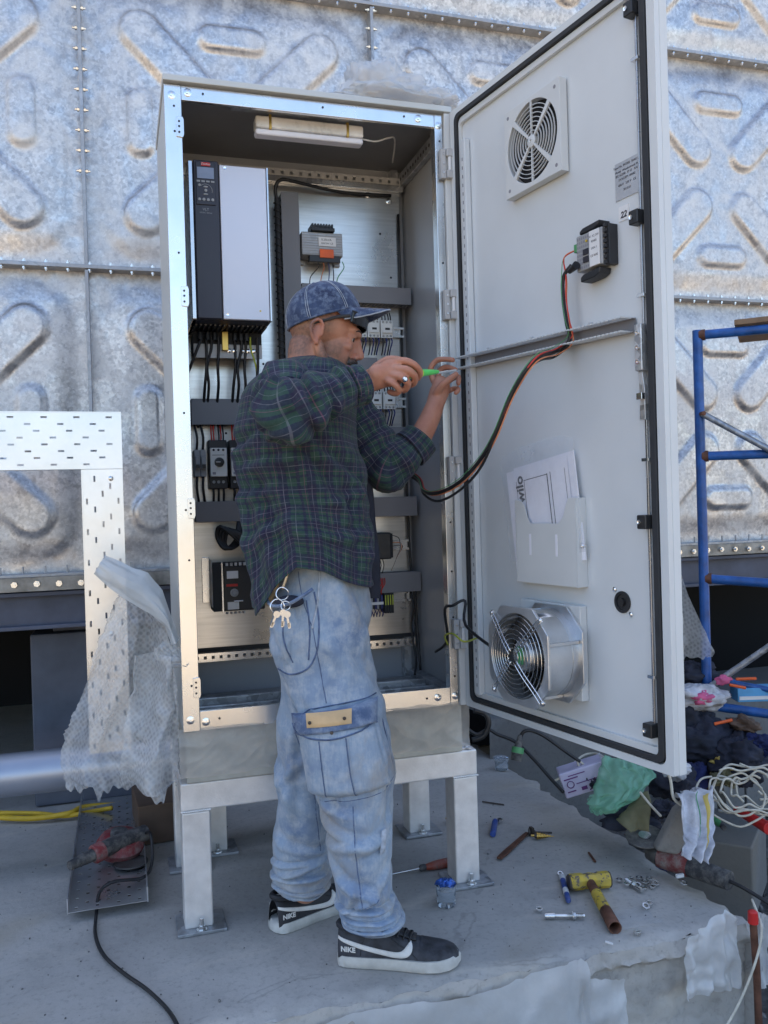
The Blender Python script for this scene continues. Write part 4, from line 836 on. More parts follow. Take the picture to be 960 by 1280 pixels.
# ------------------------------------------------------------------ devices inside the cabinet
def build_inside():
    # frequency drive
    t = thing('frequency_drive', 'tall frequency drive with dark keypad strip and white front cover high in the cabinet', 'frequency drive', (.19, .27, 1.755))
    x0, x1, y, z0, z1 = .073, .309, .150, 1.757, 2.226
    MB().box(x0, x1, y+.012, .398, z0, z1).build('body', 'drive_dark', t, bevel=.003)
    MB().box(x0-.001, x0+.012, y, y+.25, z0, z1+.001).build('side_trim', 'steel_tool', t, bevel=.002)
    MB().prism([(x0+.0135, z0+.001), (.1605, z0+.001), (.1605, z1+.003), (x0+.0135, z1+.003)], y-.006, y+.011).build('control_panel', 'drive_dark', t, bevel=.004)
    MB().box(.163, .304, y-.001, y+.011, z0+.002, z1-.004).build('front_cover', 'drive_silver', t, bevel=.003)
    MB().box(.3045, .310, y-.003, y+.011, z0, z1-.002).build('edge_trim', 'steel_tool', t, bevel=.001)
    k = MB().box(.093, .150, y-.010, y-.0062, 2.095, 2.222).build('keypad', 'drive_dark', t, bevel=.002)
    MB().box(.097, .146, y-.012, y-.0102, 2.172, 2.205).build('display', 'screen_lcd', k)
    MB().box(.109, .136, y-.0125, y-.0102, 2.209, 2.220).build('logo_plate', 'red_plastic', k, bevel=.001); lettering('logo', 'Danfoss', .0085, front_text(.1225, y-.0127, 2.2145), 'label_white', k, depth=.0001, shear=.3)
    for x, z, r in [(.121, 2.137, .0045)]+[(.102+.0128*i, 2.110, .0045) for i in range(4)]+[(.103, 2.152, .004)]: MB().lathe((x, y-.0102, z), (0, -1, 0), [(0, r), (.002, r), (.0025, r*.6)], 10).build('button', 'device_grey', k, smooth=True)
    for z in (2.148, 2.126): MB().ell((.121, y-.0108, z), (.007, .0015, .0028), 10, 6).build('button', 'device_grey', k, smooth=True)
    for x in (.100, .114, .128, .142): MB().box(x-.005, x+.005, y-.0118, y-.0102, 2.161, 2.166).build('button', 'device_grey', k)
    MB().tube([(.121+.019*cos(a*.3), y-.0106, 2.137+.019*sin(a*.3)) for a in range(-1, 9)], .0007, 4).build('dial_line', 'device_grey', k)
    lettering('print', 'VLT', .011, front_text(.120, y-.0063, 2.082), 'device_grey', t, depth=.0001); lettering('print', 'HVAC Drive', .0068, front_text(.120, y-.0063, 2.072), 'device_grey', t, depth=.0001)
    for x, z in ((.180, 2.212), (.176, 1.772)): MB().lathe((x, y-.001, z), (0, -1, 0), [(0, .0045), (.001, .0045), (.0005, .002)], 12).build('cover_screw', 'chrome', t, smooth=True)
    MB().box(.272, .277, y-.0014, y-.001, 1.785, 1.790).build('seal_dot', 'yellow_paint', t)
    m = MB()
    for i in range(16): m.box(x0+.012+.0142*i, x0+.018+.0142*i, y+.06, y+.22, z0-.006, z0-.001)
    m.build('underside_fins', 'grinder_metal', t)
    MB().box(.085, .300, .300, .3985, 1.690, z0-.007).build('terminal_tray', 'gasket', t)
    MB().box(.085, .300, .296, .2985, 1.668, 1.712).build('gland_bracket', 'duct_light', t, bevel=.001)
    for x in (.105, .128, .150, .213, .232, .250): MB().cyl((x, .285, 1.745), (x, .285, 1.722), .008, .009, 10).build('terminal', 'black_plastic', t, smooth=True, angle=40)
    MB().box(.172, .192, .280, .295, 1.690, 1.750).build('clamp', 'brass_gold', t, bevel=.002)
    for i, x in enumerate((.195, .212, .238, .256, .274)): MB().lathe((x, .2955, 1.692), (0, -1, 0), [(0, .0075), (.002, .0075), (.004, .003)], 8).build('clamp_screw', 'chrome', t, smooth=True)
    # cables dropping from the drive into the upper duct
    c0 = [(.098, 'cable_black', 0), (.122, 'cable_black', 1), (.138, 'cable_black', 2), (.160, 'cable_black', 3), (.212, 'cable_black', 4), (.232, 'cable_black', 5), (.246, 'cable_black', 6), (.283, 'cable_black', 7), (.262, 'wire_yg', 8)]
    names = ['nearest the side wall bent sharply', 'second from the side wall', 'third from the side wall', 'fourth from the side wall beside the brass clamp', 'fifth from the side wall', 'sixth from the side wall', 'seventh from the side wall', 'last before the shoulder of the man', '']
    for x, mt, i in c0:
        b = x-.004*(i % 3)+(.028 if i == 8 else 0); yy = .300-.004*(i % 2)
        pts = [(x, .285, 1.735), (x+.002, yy-.006, 1.70), (b+.006*sin(i*2), yy, 1.64), (b, yy+.01, 1.585), (b-.002, .345, 1.53)]
        if i == 0: pts = [(.115, .285, 1.74), (.098, .28, 1.70), (.074, .29, 1.64), (.062, .31, 1.60), (.060, .35, 1.50)]
        c = MB().tube(pts, .0046 if mt == 'cable_black' else .003, 8, sub=5).build('cable' if i < 8 else 'earth_wire', mt, smooth=True, angle=180)
        tag(c, 'black cable hanging from the frequency drive, '+names[i] if i < 8 else 'green and yellow wire curving under the frequency drive', 'cable', 'cables hanging from the frequency drive')
    # ducts
    def duct(x0, x1, z0, z1, lab, y0=.338):
        t = thing('cable_duct', lab, 'cable duct', ((x0+x1)/2, .37, z0), 'grey wiring ducts in the cabinet')
        vert = (z1-z0) > (x1-x0)
        MB().box(x0, x1, y0, y0+.002, z0, z1).build('cover', 'duct_grey', t, bevel=.001)
        m = MB(); L = (z1-z0) if vert else (x1-x0); n = max(3, int(L/.0125)); p = L/n
        for i in range(n):
            for e in (0, 1):
                if vert: xx = x0+.001 if e == 0 else x1-.002; m.box(xx, xx+.0012, y0+.0022, .388, z0+p*i, z0+p*i+p*.62)
                else: zz = z0+.001 if e == 0 else z1-.002; m.box(x0+p*i, x0+p*i+p*.62, y0+.0022, .388, zz, zz+.0012)
        f = m.build('comb', 'duct_grey', t); f['kind'] = 'stuff'
        MB().box(x0+.0005, x1-.0005, .3885, .3995, z0+.0005, z1-.0005).build('back', 'duct_grey', t)
    duct(.384, .443, 1.555, 2.228, 'upright grey wiring duct beside the dark spiral hose, the only vertical one')
    duct(.445, .826, 1.873, 1.930, 'grey wiring duct running across under the transformer above the contactors')
    duct(.076, .600, 1.462, 1.545, 'broad grey wiring duct directly under the frequency drive cables')
    duct(.445, .800, 1.392, 1.455, 'grey wiring duct just below the lower row of contactors behind the raised forearm', .345)
    duct(.080, .826, 1.150, 1.216, 'grey wiring duct running full width below the motor breakers')
    duct(.560, .832, .890, .958, 'lowest grey wiring duct above the red wired terminals')
    duct(.445, .700, 1.640, 1.690, 'grey wiring duct between the two rows of contactors behind the hand', .345)
    sp = [(.372+.011*cos(i*.9), .345+.011*sin(i*.9), 2.20-.0032*i) for i in range(196)]
    t = thing('spiral_hose', 'black cable wrapped in spiral hose beside the upright grey duct', 'conduit', (.37, .34, 1.57))
    MB().tube(sp, .0030, 5).build('spiral', 'black_plastic', t, smooth=True, angle=180); MB().cyl((.372, .345, 2.205), (.372, .345, 1.575), .0095, n=10).build('core', 'gasket', t, smooth=True, angle=60)
    wire('feed_cable', [(.372, .345, 2.19), (.366, .335, 2.235), (.385, .33, 2.262), (.44, .34, 2.262), (.60, .38, 2.256), (.78, .39, 2.262)], .006, 'cable_black', t)
    # lamp under the roof
    t = thing('cabinet_lamp', 'slim pale enclosure lamp mounted under the cabinet roof, unlit', 'lamp', (.43, .1, 2.27))
    MB().box(.19, .59, .020, .060, 2.345, 2.366).build('bracket', 'galv_dull', t, bevel=.002)
    MB().box(.262, .590, .055, .105, 2.305, 2.340).build('housing', 'tube_white', t, bevel=.006)
    MB().box(.262, .590, .060, .100, 2.286, 2.3045).build('diffuser', 'doc_white', t, bevel=.007)
    for x in (.305, .54): MB().box(x-.004, x+.004, .0535, .107, 2.302, 2.3445).build('clip', 'brass_gold', t, bevel=.001)
    wire('lamp_cable', [(.59, .08, 2.31), (.64, .09, 2.312), (.68, .10, 2.33), (.72, .15, 2.35), (.76, .3, 2.34)], .0028, 'tube_white', t)
    # transformer
    t = thing('transformer', 'small control transformer with white label and orange tag high on the mounting plate', 'transformer', (.515, .36, 2.0))
    a = MB().box(.448, .586, .330, .398, 2.022, 2.098).build('core', 'device_grey', t, bevel=.002)
    for i in range(8): MB().box(.449, .585, .3285, .3295, 2.028+.0085*i, 2.0335+.0085*i).build('lamination', 'galv_dull', a)
    MB().box(.478, .558, .318, .390, 2.100, 2.112).build('top_block', 'black_plastic', t, bevel=.002)
    for i in range(8): MB().box(.481+.0095*i, .4865+.0095*i, .320, .384, 2.1122, 2.124).build('fin', 'black_plastic', t)
    p = MB().box(.503, .562, .325, .3265, 2.052, 2.082).build('label', 'label_white', t); lettering('print', '0.25kVA', .010, front_text(.530, .3248, 2.073), 'ink', p, depth=.0001); lettering('print', '400/24V CE', .0085, front_text(.532, .3248, 2.061), 'ink', p, depth=.0001)
    MB().box(.470, .575, .322, .3445, 1.998, 2.0205).build('terminal_block', 'black_plastic', t, bevel=.002)
    MB().box(.505, .552, .318, .3215, 2.012, 2.040).build('orange_tag', 'orange_plastic', t, bevel=.001)
    for x in (.455, .580): MB().box(x-.010, x+.010, .39, .399, 2.005, 2.018).build('foot', 'galv_dull', t)
    for i, (x, mt, xe) in enumerate(((.497, 'cable_black', .474), (.515, 'wire_orange', .510), (.532, 'wire_blue', .536), (.545, 'cable_black', .552), (.583, 'wire_green', .566))):
        wire('wire', [(x, .33, 2.005), (x+.006, .332, 1.985), (xe+.004, .345, 1.955), (xe, .35, 1.925)], .0016, mt, t)
    # contactor rows
    def contactor(x, z, lab, grp, y=.318):
        t = thing('contactor', lab, 'contactor', (x, .36, z-.028), grp)
        MB().box(x-.0215, x+.0215, y+.006, .392, z-.030, z+.030).build('body', 'device_white', t, bevel=.002)
        f = MB().box(x-.018, x+.018, y, y+.0055, z-.014, z+.014).build('face', 'device_white', t, bevel=.0015)
        MB().box(x-.008, x+.008, y-.001, y-.0002, z-.004, z+.003).build('indicator', 'black_plastic', f)
        for dx in (-.013, 0, .013):
            for dz in (-.0235, .0235): MB().lathe((x+dx, y+.006, z+dz), (0, -1, 0), [(0, .0042), (-.002, .003)], 8).build('terminal_screw', 'ink', t)
        for k, dx in enumerate((-.015, -.004, .007, .015)):
            mt = ('cable_black', 'wire_blue', 'cable_black', 'wire_blue')[k]
            wire('wire', [(x+dx, .33, z-.028), (x+dx+.002*(k % 2), .322, z-.043), (x+dx*.9, .335, z-.066), (x+dx*.9, .35, z-.084)], .0024, mt, t, n=5, sub=3)
            wire('wire', [(x+dx, .33, z+.028), (x+dx-.002, .324, z+.040), (x+dx, .342, z+.060)], .0022, 'cable_black', t, n=5, sub=3)
        return t
    a = contactor(.731, 1.784, 'white contactor of the upper row at the free end near the cap brim', 'contactors of the upper row')
    copy_tree(a, (-.046, 0, 0), 'white contactor of the upper row half hidden behind the cap brim'); copy_tree(a, (-.092, 0, 0), 'upper row contactor mostly hidden behind the cap')
    a = contactor(.733, 1.543, 'white contactor of the lower row at the free end under the wrist', 'contactors of the lower row')
    copy_tree(a, (-.048, 0, 0), 'middle white contactor of the lower row under the hand'); copy_tree(a, (-.096, 0, 0), 'white contactor of the lower row nearest the shirt cuff')
    copy_tree(a, (-.144, 0, 0), 'lower row contactor mostly hidden behind the sleeve')
    for z, lab in ((1.787, 'steel mounting rail end beside the upper contactors'), (1.543, 'steel mounting rail end beside the lower contactors'), (1.050, 'steel mounting rail holding the black module'), (.870, 'steel mounting rail under the red wired terminals')):
        m = MB(); m.box(.50, .812, .392, .399, z-.010, z+.010); m.box(.50, .812, .384, .3855, z-.0175, z-.011); m.box(.50, .812, .384, .3855, z+.011, z+.0175); m.box(.50, .812, .3855, .392, z-.0115, z-.010); m.box(.50, .812, .3855, .392, z+.010, z+.0115)
        o = m.build('mounting_rail', 'frame_zinc'); tag(o, lab, 'rail', 'steel mounting rails')
    wire_ = MB().tube([(.806, .392, 2.20), (.806, .392, 1.6), (.808, .388, 1.2), (.812, .385, .98), (.818, .37, .9), (.822, .36, .75), (.818, .33, .62)], .0045, 8, sub=4).build('riser_cable', 'cable_black', smooth=True, angle=180); tag(wire_, 'long black cable running down the back corner of the cabinet', 'cable')
    wire_ = MB().tube([(.800, .37, .90), (.806, .35, .84), (.800, .36, .76), (.806, .34, .66), (.79, .31, .61)], .004, 8, sub=4).build('riser_cable', 'cable_black', smooth=True, angle=180); tag(wire_, 'short black cable drooping from the lowest duct to the cabinet floor', 'cable')
    # breakers behind the back of the man
    def breaker(x, lab):
        t = thing('motor_breaker', lab, 'motor breaker', (x, .36, 1.255), 'motor breakers'); z = 1.340
        MB().box(x-.029, x+.029, .330, .398, 1.256, 1.412).build('body', 'black_plastic', t, bevel=.003)
        f = MB().box(x-.0265, x+.0265, .312, .3295, 1.294, 1.386).build('face', 'device_white', t, bevel=.003)
        MB().lathe((x+.002, .3118, z), (0, -1, 0), [(0, .0155), (.002, .0155), (.010, .0135), (.011, .009)], 20).build('knob', 'black_plastic', f, smooth=True, angle=40)
        MB().box(x-.003, x+.016, .297, .3008, z-.0035, z+.0035).build('knob_grip', 'black_plastic', f, bevel=.001); MB().box(x-.010, x+.004, .2962, .2969, z-.001, z+.001).build('knob_mark', 'label_white', f)
        MB().box(x-.017, x-.006, .3105, .3118, 1.318, 1.330).build('label', 'label_white', f); MB().box(x-.020, x+.018, .3108, .3118, 1.362, 1.3635).build('printed_line', 'ink', f); MB().box(x-.020, x-.010, .3108, .3118, 1.301, 1.309).build('printed_block', 'ink_grey', f)
        for dx in (-.015, 0, .015): MB().lathe((x+dx, .3118, 1.379), (0, -1, 0), [(0, .004), (.0008, .004)], 8).build('terminal_screw', 'ink', f); MB().lathe((x+dx, .3298, 1.278), (0, -1, 0), [(0, .005), (.002, .005), (.0008, .003)], 8).build('lower_screw', 'device_grey', t)
        for k, (dx, mt) in enumerate(((-.017, 'wire_red'), (-.010, 'wire_red'), (-.002, 'wire_white'), (.005, 'cable_black'), (.011, 'wire_red'), (.018, 'cable_black'))): wire('wire', [(x+dx, .334, 1.405), (x+dx*1.1, .336, 1.43), (x+dx, .352, 1.465)], .0024, mt, t, n=5, sub=3)
        for dx in (-.016, 0, .016): wire('wire', [(x+dx, .34, 1.262), (x+dx, .335, 1.24), (x+dx, .352, 1.21)], .0036, 'cable_black', t, n=6, sub=3)
        return t
    b = breaker(.154, 'grey faced motor breaker with round black knob between the small breaker and the plaid shirt'); copy_tree(b, (.066, 0, 0), 'grey faced motor breaker partly hidden by the plaid shirt'); copy_tree(b, (.132, 0, 0), 'motor breaker hidden behind the back of the man')
    t = thing('circuit_breaker', 'small two pole circuit breaker with dark toggles beside the cabinet edge', 'circuit breaker', (.098, .36, 1.294))
    for i, x in enumerate((.080, .099)):
        p = MB().box(x, x+.0182, .335, .398, 1.296, 1.382).build('pole_body', 'device_grey', t, bevel=.002); MB().box(x+.002, x+.0165, .322, .3345, 1.318, 1.360).build('nose', 'device_grey', p, bevel=.002); MB().box(x+.004, x+.0145, .312, .3215, 1.322, 1.334).build('toggle', 'black_plastic', p, bevel=.001)
        wire('wire', [(x+.009, .345, 1.38), (x+.011, .335, 1.42), (x+.004, .352, 1.465)], .0040, 'cable_black', t, n=6, sub=3); wire('wire', [(x+.009, .345, 1.298), (x+.006, .335, 1.26), (x+.012, .352, 1.215)], .0040, 'cable_black', t, n=6, sub=3)
    # main switch
    t = thing('main_switch', 'black main switch with two white labels on a steel bracket low in the cabinet', 'switch', (.19, .34, .87))
    MB().box(.098, .121, .388, .3985, .888, 1.035).build('bracket', 'frame_zinc', t, bevel=.001); MB().box(.121, .1225, .310, .398, .880, 1.030).build('bracket_side', 'galv_dull', t)
    MB().box(.1235, .285, .305, .390, .866, 1.018).build('housing', 'gasket', t, bevel=.002); MB().box(.150, .156, .298, .3045, .862, 1.022).build('edge_trim', 'frame_zinc', t, bevel=.001)
    f = MB().box(.157, .285, .292, .3043, .870, 1.008).build('front_plate', 'black_plastic', t, bevel=.002)
    for z in (.982, .884): MB().box(.166, .202, .2900, .2918, z-.012, z+.012).build('label', 'label_white', f, bevel=.001)
    MB().box(.164, .200, .2903, .2918, .945, .953).build('red_print', 'red_plastic', f); MB().lathe((.188, .2918, .925), (0, -1, 0), [(0, .013), (.004, .013), (.006, .008), (.004, .006)], 16).build('lever_hub', 'device_grey', f, smooth=True, angle=40); MB().box(.186, .215, .286, .2895, .896, .901).build('lever', 'chrome', f, bevel=.001)
    for i in range(5): MB().lathe((.165+.013*i, .300, .864), (0, 0, -1), [(0, .005), (.006, .005)], 8).build('terminal_screw', 'chrome', t, smooth=True)
    for i in range(6): MB().box(.164+.014*i, .172+.014*i, .295, .304, 1.010, 1.020).build('terminal', 'galv_dull', t)
    for k in range(4):
        pts = [(.24+.012*k, .33, 1.01), (.225+.010*k, .30, 1.06), (.195+.012*k, .29, 1.10), (.150+.010*k, .30, 1.135-.004*k), (.142+.008*k, .31, 1.10-.006*k), (.165+.006*k, .30, 1.065), (.20+.006*k, .32, 1.09), (.215, .345, 1.15)]
        c = MB().tube(pts, .0062, 8, sub=6).build('cable', 'cable_black', smooth=True, angle=180); tag(c, ('thick black cable looped above the main switch, outermost of the coil', 'thick black cable looped above the main switch, second turn of the coil', 'thick black cable looped above the main switch, third turn of the coil', 'thick black cable looped above the main switch, innermost of the coil')[k], 'cable', 'black cables coiled above the main switch')
    # black module and red wired terminals
    t = thing('relay_module', 'square black relay module with looping wires beside the front of the shirt', 'relay module', (.685, .35, 1.0))
    MB().box(.640, .725, .322, .392, 1.006, 1.096).build('housing', 'black_plastic', t, bevel=.005); MB().lathe((.667, .3215, 1.052), (0, -1, 0), [(0, .004), (.002, .003)], 8).build('indicator', 'yellow_paint', t); MB().box(.7255, .732, .330, .385, 1.010, 1.092).build('plug_row', 'gasket', t, bevel=.001)
    for k in range(5): wire('wire', [(.733, .335, 1.085-.012*k), (.752+.003*k, .325, 1.075-.008*k), (.756+.002*k, .325, 1.04), (.742, .33, 1.005), (.728, .345, .965)], .0014, ('cable_black', 'wire_white', 'wire_orange')[k % 3], t, n=5)
    for k in range(4): wire('wire', [(.665+.010*k, .335, 1.006), (.668+.010*k, .330, .985), (.665+.010*k, .345, .955)], .0018, 'cable_black', t, n=5, sub=3)
    for k in range(3): wire('wire', [(.655+.006*k, .335, 1.096), (.650+.008*k, .33, 1.125), (.655+.006*k, .345, 1.155)], .0018, 'wire_white' if k < 2 else 'wire_red', t, n=5, sub=3)
    t = thing('terminal_block', 'row of grey and blue terminals with tangled red wires at the foot of the plate', 'terminal block', (.67, .36, .81))
    for i in range(13): MB().box(.600+.0072*i, .6065+.0072*i, .335, .384, .838, .885).build('terminal', ('wire_blue', 'device_grey', 'gasket')[i % 3], t, bevel=.001)
    for i in range(4): MB().box(.697+.0085*i, .704+.0085*i, .330, .384, .822, .890).build('terminal', 'gasket', t, bevel=.001); MB().box(.6985+.0085*i, .7025+.0085*i, .3285, .3298, .850, .884).build('marker', 'wire_yg', t)
    MB().box(.600, .693, .330, .3345, .853, .862).build('marker_strip', 'label_white', t)
    rnd = random.Random(9)
    for k in range(12):
        x = .605+.0078*k; q = .018*rnd.uniform(-1, 1); wire('wire', [(x, .345, .885), (x+q, .325, .905), (x+.012*rnd.uniform(-1, 1), .32, .925), (x+q*.3+.012, .345, .945)], .0017, 'wire_red', t, n=5, sub=4)
    for k in range(5): wire('wire', [(.64+.012*k, .345, .838), (.643+.012*k, .33, .822), (.650+.010*k, .34, .812), (.66+.010*k, .36, .826)], .0017, 'wire_blue', t, n=5, sub=4)

# ------------------------------------------------------------------ the man
RH = Vector((.9557, -.2941, 0)); TOC = Vector((-.2941, -.9557, 0)); ZUP = Vector((0, 0, 1))     # his front, his right hand side, up
def ip(keys, f):
    """smooth interpolation in a list of tuples at position f in 0..1"""
    n = len(keys); x = f*(n-1); i = min(int(x), n-2); t = x-i
    P = [keys[max(i-1, 0)], keys[i], keys[i+1], keys[min(i+2, n-1)]]
    def c(a, b, c_, d): return .5*((2*b)+(c_-a)*t+(2*a-5*b+4*c_-d)*t*t+(3*b-a-3*c_+d)*t**3)
    out = []
    for a, b, c_, d in zip(*P):
        if isinstance(a, (tuple, list)): out.append(Vector([c(*q) for q in zip(a, b, c_, d)]))
        else: out.append(c(a, b, c_, d))
    return out
class Cloth:
    def __init__(s): s.m = MB(); s.uv = []
    def loft(s, keys, N, Mm, disp=None, ex=2.3, circ=1.1, shift=None):
        rows = []; ln = 0; prev = None
        for j in range(N+1):
            v = j/N; c, h, hd = ip(keys, v)
            if prev is not None: ln += (c-prev).length
            prev = c; row = []
            for i in range(Mm+1):
                th = 2*pi*i/Mm; sx, cy = sin(th), -cos(th)
                px = (abs(sx)**(2/ex))*(1 if sx > 0 else -1); py = (abs(cy)**(2/ex))*(1 if cy > 0 else -1)
                p = c+RH*(px*h)+TOC*(py*hd); out = (RH*sx+TOC*cy)
                if disp: p = p+out*disp(th, v, p)
                if shift: p = p+shift(th, v, p)
                row.append(p); s.uv.append((i/Mm*circ, ln))
            rows.append(row)
        s.m.add([p for r in rows for p in r], [(j*(Mm+1)+i, j*(Mm+1)+i+1, (j+1)*(Mm+1)+i+1, (j+1)*(Mm+1)+i) for j in range(N) for i in range(Mm)])
    def sleeve(s, keys, N, Mm, disp=None, circ=.42):
        """keys: (point, radius) along the arm"""
        C = [ip(keys, j/N) for j in range(N+1)]; t = None; ln = 0; k0 = len(s.m.v); vs = []
        for j, (c, r) in enumerate(C):
            d = (C[min(j+1, N)][0]-C[max(j-1, 0)][0]).normalized(); t = (ZUP.cross(d) if t is None else t-d*t.dot(d)).normalized(); w = d.cross(t)
            if j: ln += (c-C[j-1][0]).length
            for i in range(Mm+1):
                a = 2*pi*i/Mm; o = t*cos(a)+w*sin(a); p = c+o*r
                if disp: p = p+o*disp(a, j/N, p)
                vs.append(p); s.uv.append((i/Mm*circ, ln))
        s.m.add(vs, [(j*(Mm+1)+i, j*(Mm+1)+i+1, (j+1)*(Mm+1)+i+1, (j+1)*(Mm+1)+i) for j in range(N) for i in range(Mm)])
def folds(L, hx, ly):
    def f(th, v):
        t = (pi-th)/(pi/2); x, y = t*hx, v*ly; s = 0
        for t0, v0, t1, v1, w, a in L:
            ax, ay, bx, by = t0*hx, v0*ly, t1*hx, v1*ly; dx, dy = bx-ax, by-ay; l = sqrt(dx*dx+dy*dy); k = ((x-ax)*dx+(y-ay)*dy)/l/l
            if k < -.15 or k > 1.15: continue
            q = ((x-ax)*dy-(y-ay)*dx)/l/w+.35*sin(k*5+t0*9)
            if abs(q) > 4: continue
            tp = max(0, min(1, (k+.15)/.35))*max(0, min(1, (1.15-k)/.35)); s += a*tp*(exp(-q*q)-.75*exp(-((q-1.5)/.8)**2))
        return s
    return f
SHF = folds([(-.1,.55,.5,.80,.016,.013),(.0,.52,.8,.72,.014,.011),(-.3,.58,.1,.92,.020,.013),(-.75,.5,-.6,.95,.022,.013),(-.5,.62,-.25,.98,.016,.012),(.35,.66,.45,.98,.018,.012),(.7,.6,.75,.97,.016,.012),(-.9,.72,-.2,.69,.013,.010),(-.9,.83,-.1,.80,.013,.010),(.1,.86,.9,.83,.012,.009),(-.6,.62,.3,.60,.011,.009),(.2,.74,.95,.70,.011,.009),(-.95,.60,-.3,.53,.012,.010)], .25, .66)
RLF = folds([(.2,.05,.9,.20,.016,.011),(-.1,.12,.8,.30,.016,.009),(-.9,.56,.1,.60,.013,.013),(-.9,.62,.3,.60,.011,.011),(.9,.57,.0,.62,.011,.009),(-.8,.50,.0,.54,.012,.009),(-.7,.66,.4,.74,.013,.013),(.8,.66,-.2,.76,.012,.012),(-1,.80,1,.77,.010,.013),(-1,.86,.8,.84,.009,.012),(-.8,.93,1,.90,.008,.009),(.5,.3,.55,.6,.015,.009),(-.6,.3,-.5,.55,.015,.009),(-.2,.70,-.5,.80,.010,.010)], .14, .98)
LLF = folds([(-.9,.4,.6,.5,.014,.013),(-.8,.55,.7,.6,.012,.011),(.8,.62,-.5,.72,.012,.013),(-.9,.75,.9,.72,.010,.013),(-.9,.84,.9,.86,.009,.012),(-.3,.1,-.2,.5,.015,.010),(.7,.3,-.6,.42,.012,.011),(-.9,.66,.2,.64,.010,.010)], .13, .85)
def ridge(p): return .42-abs(noise.noise(Vector(p)))*2
def net_at(net, u, v):
    rows = len(net); cols = len(net[0]); y = v*(rows-1); j = min(int(y), rows-2); x = u*(cols-1); i = min(int(x), cols-2)
    a = Vector(net[j][i]).lerp(Vector(net[j][i+1]), x-i); b = Vector(net[j+1][i]).lerp(Vector(net[j+1][i+1]), x-i); return a.lerp(b, y-j)

HY, HP = radians(-12), radians(14)
_f = RH*cos(HY)+TOC*sin(HY); HF = (_f*cos(HP)-ZUP*sin(HP)).normalized(); HU = (ZUP*cos(HP)+_f*sin(HP)).normalized(); HL = HU.cross(HF)
HO = Vector((0.3709,-0.249,1.6378))
def H(x, y, z): return HO+HF*x+HL*y+HU*z
HR = Matrix(((HF.x, HL.x, HU.x), (HF.y, HL.y, HU.y), (HF.z, HL.z, HU.z)))

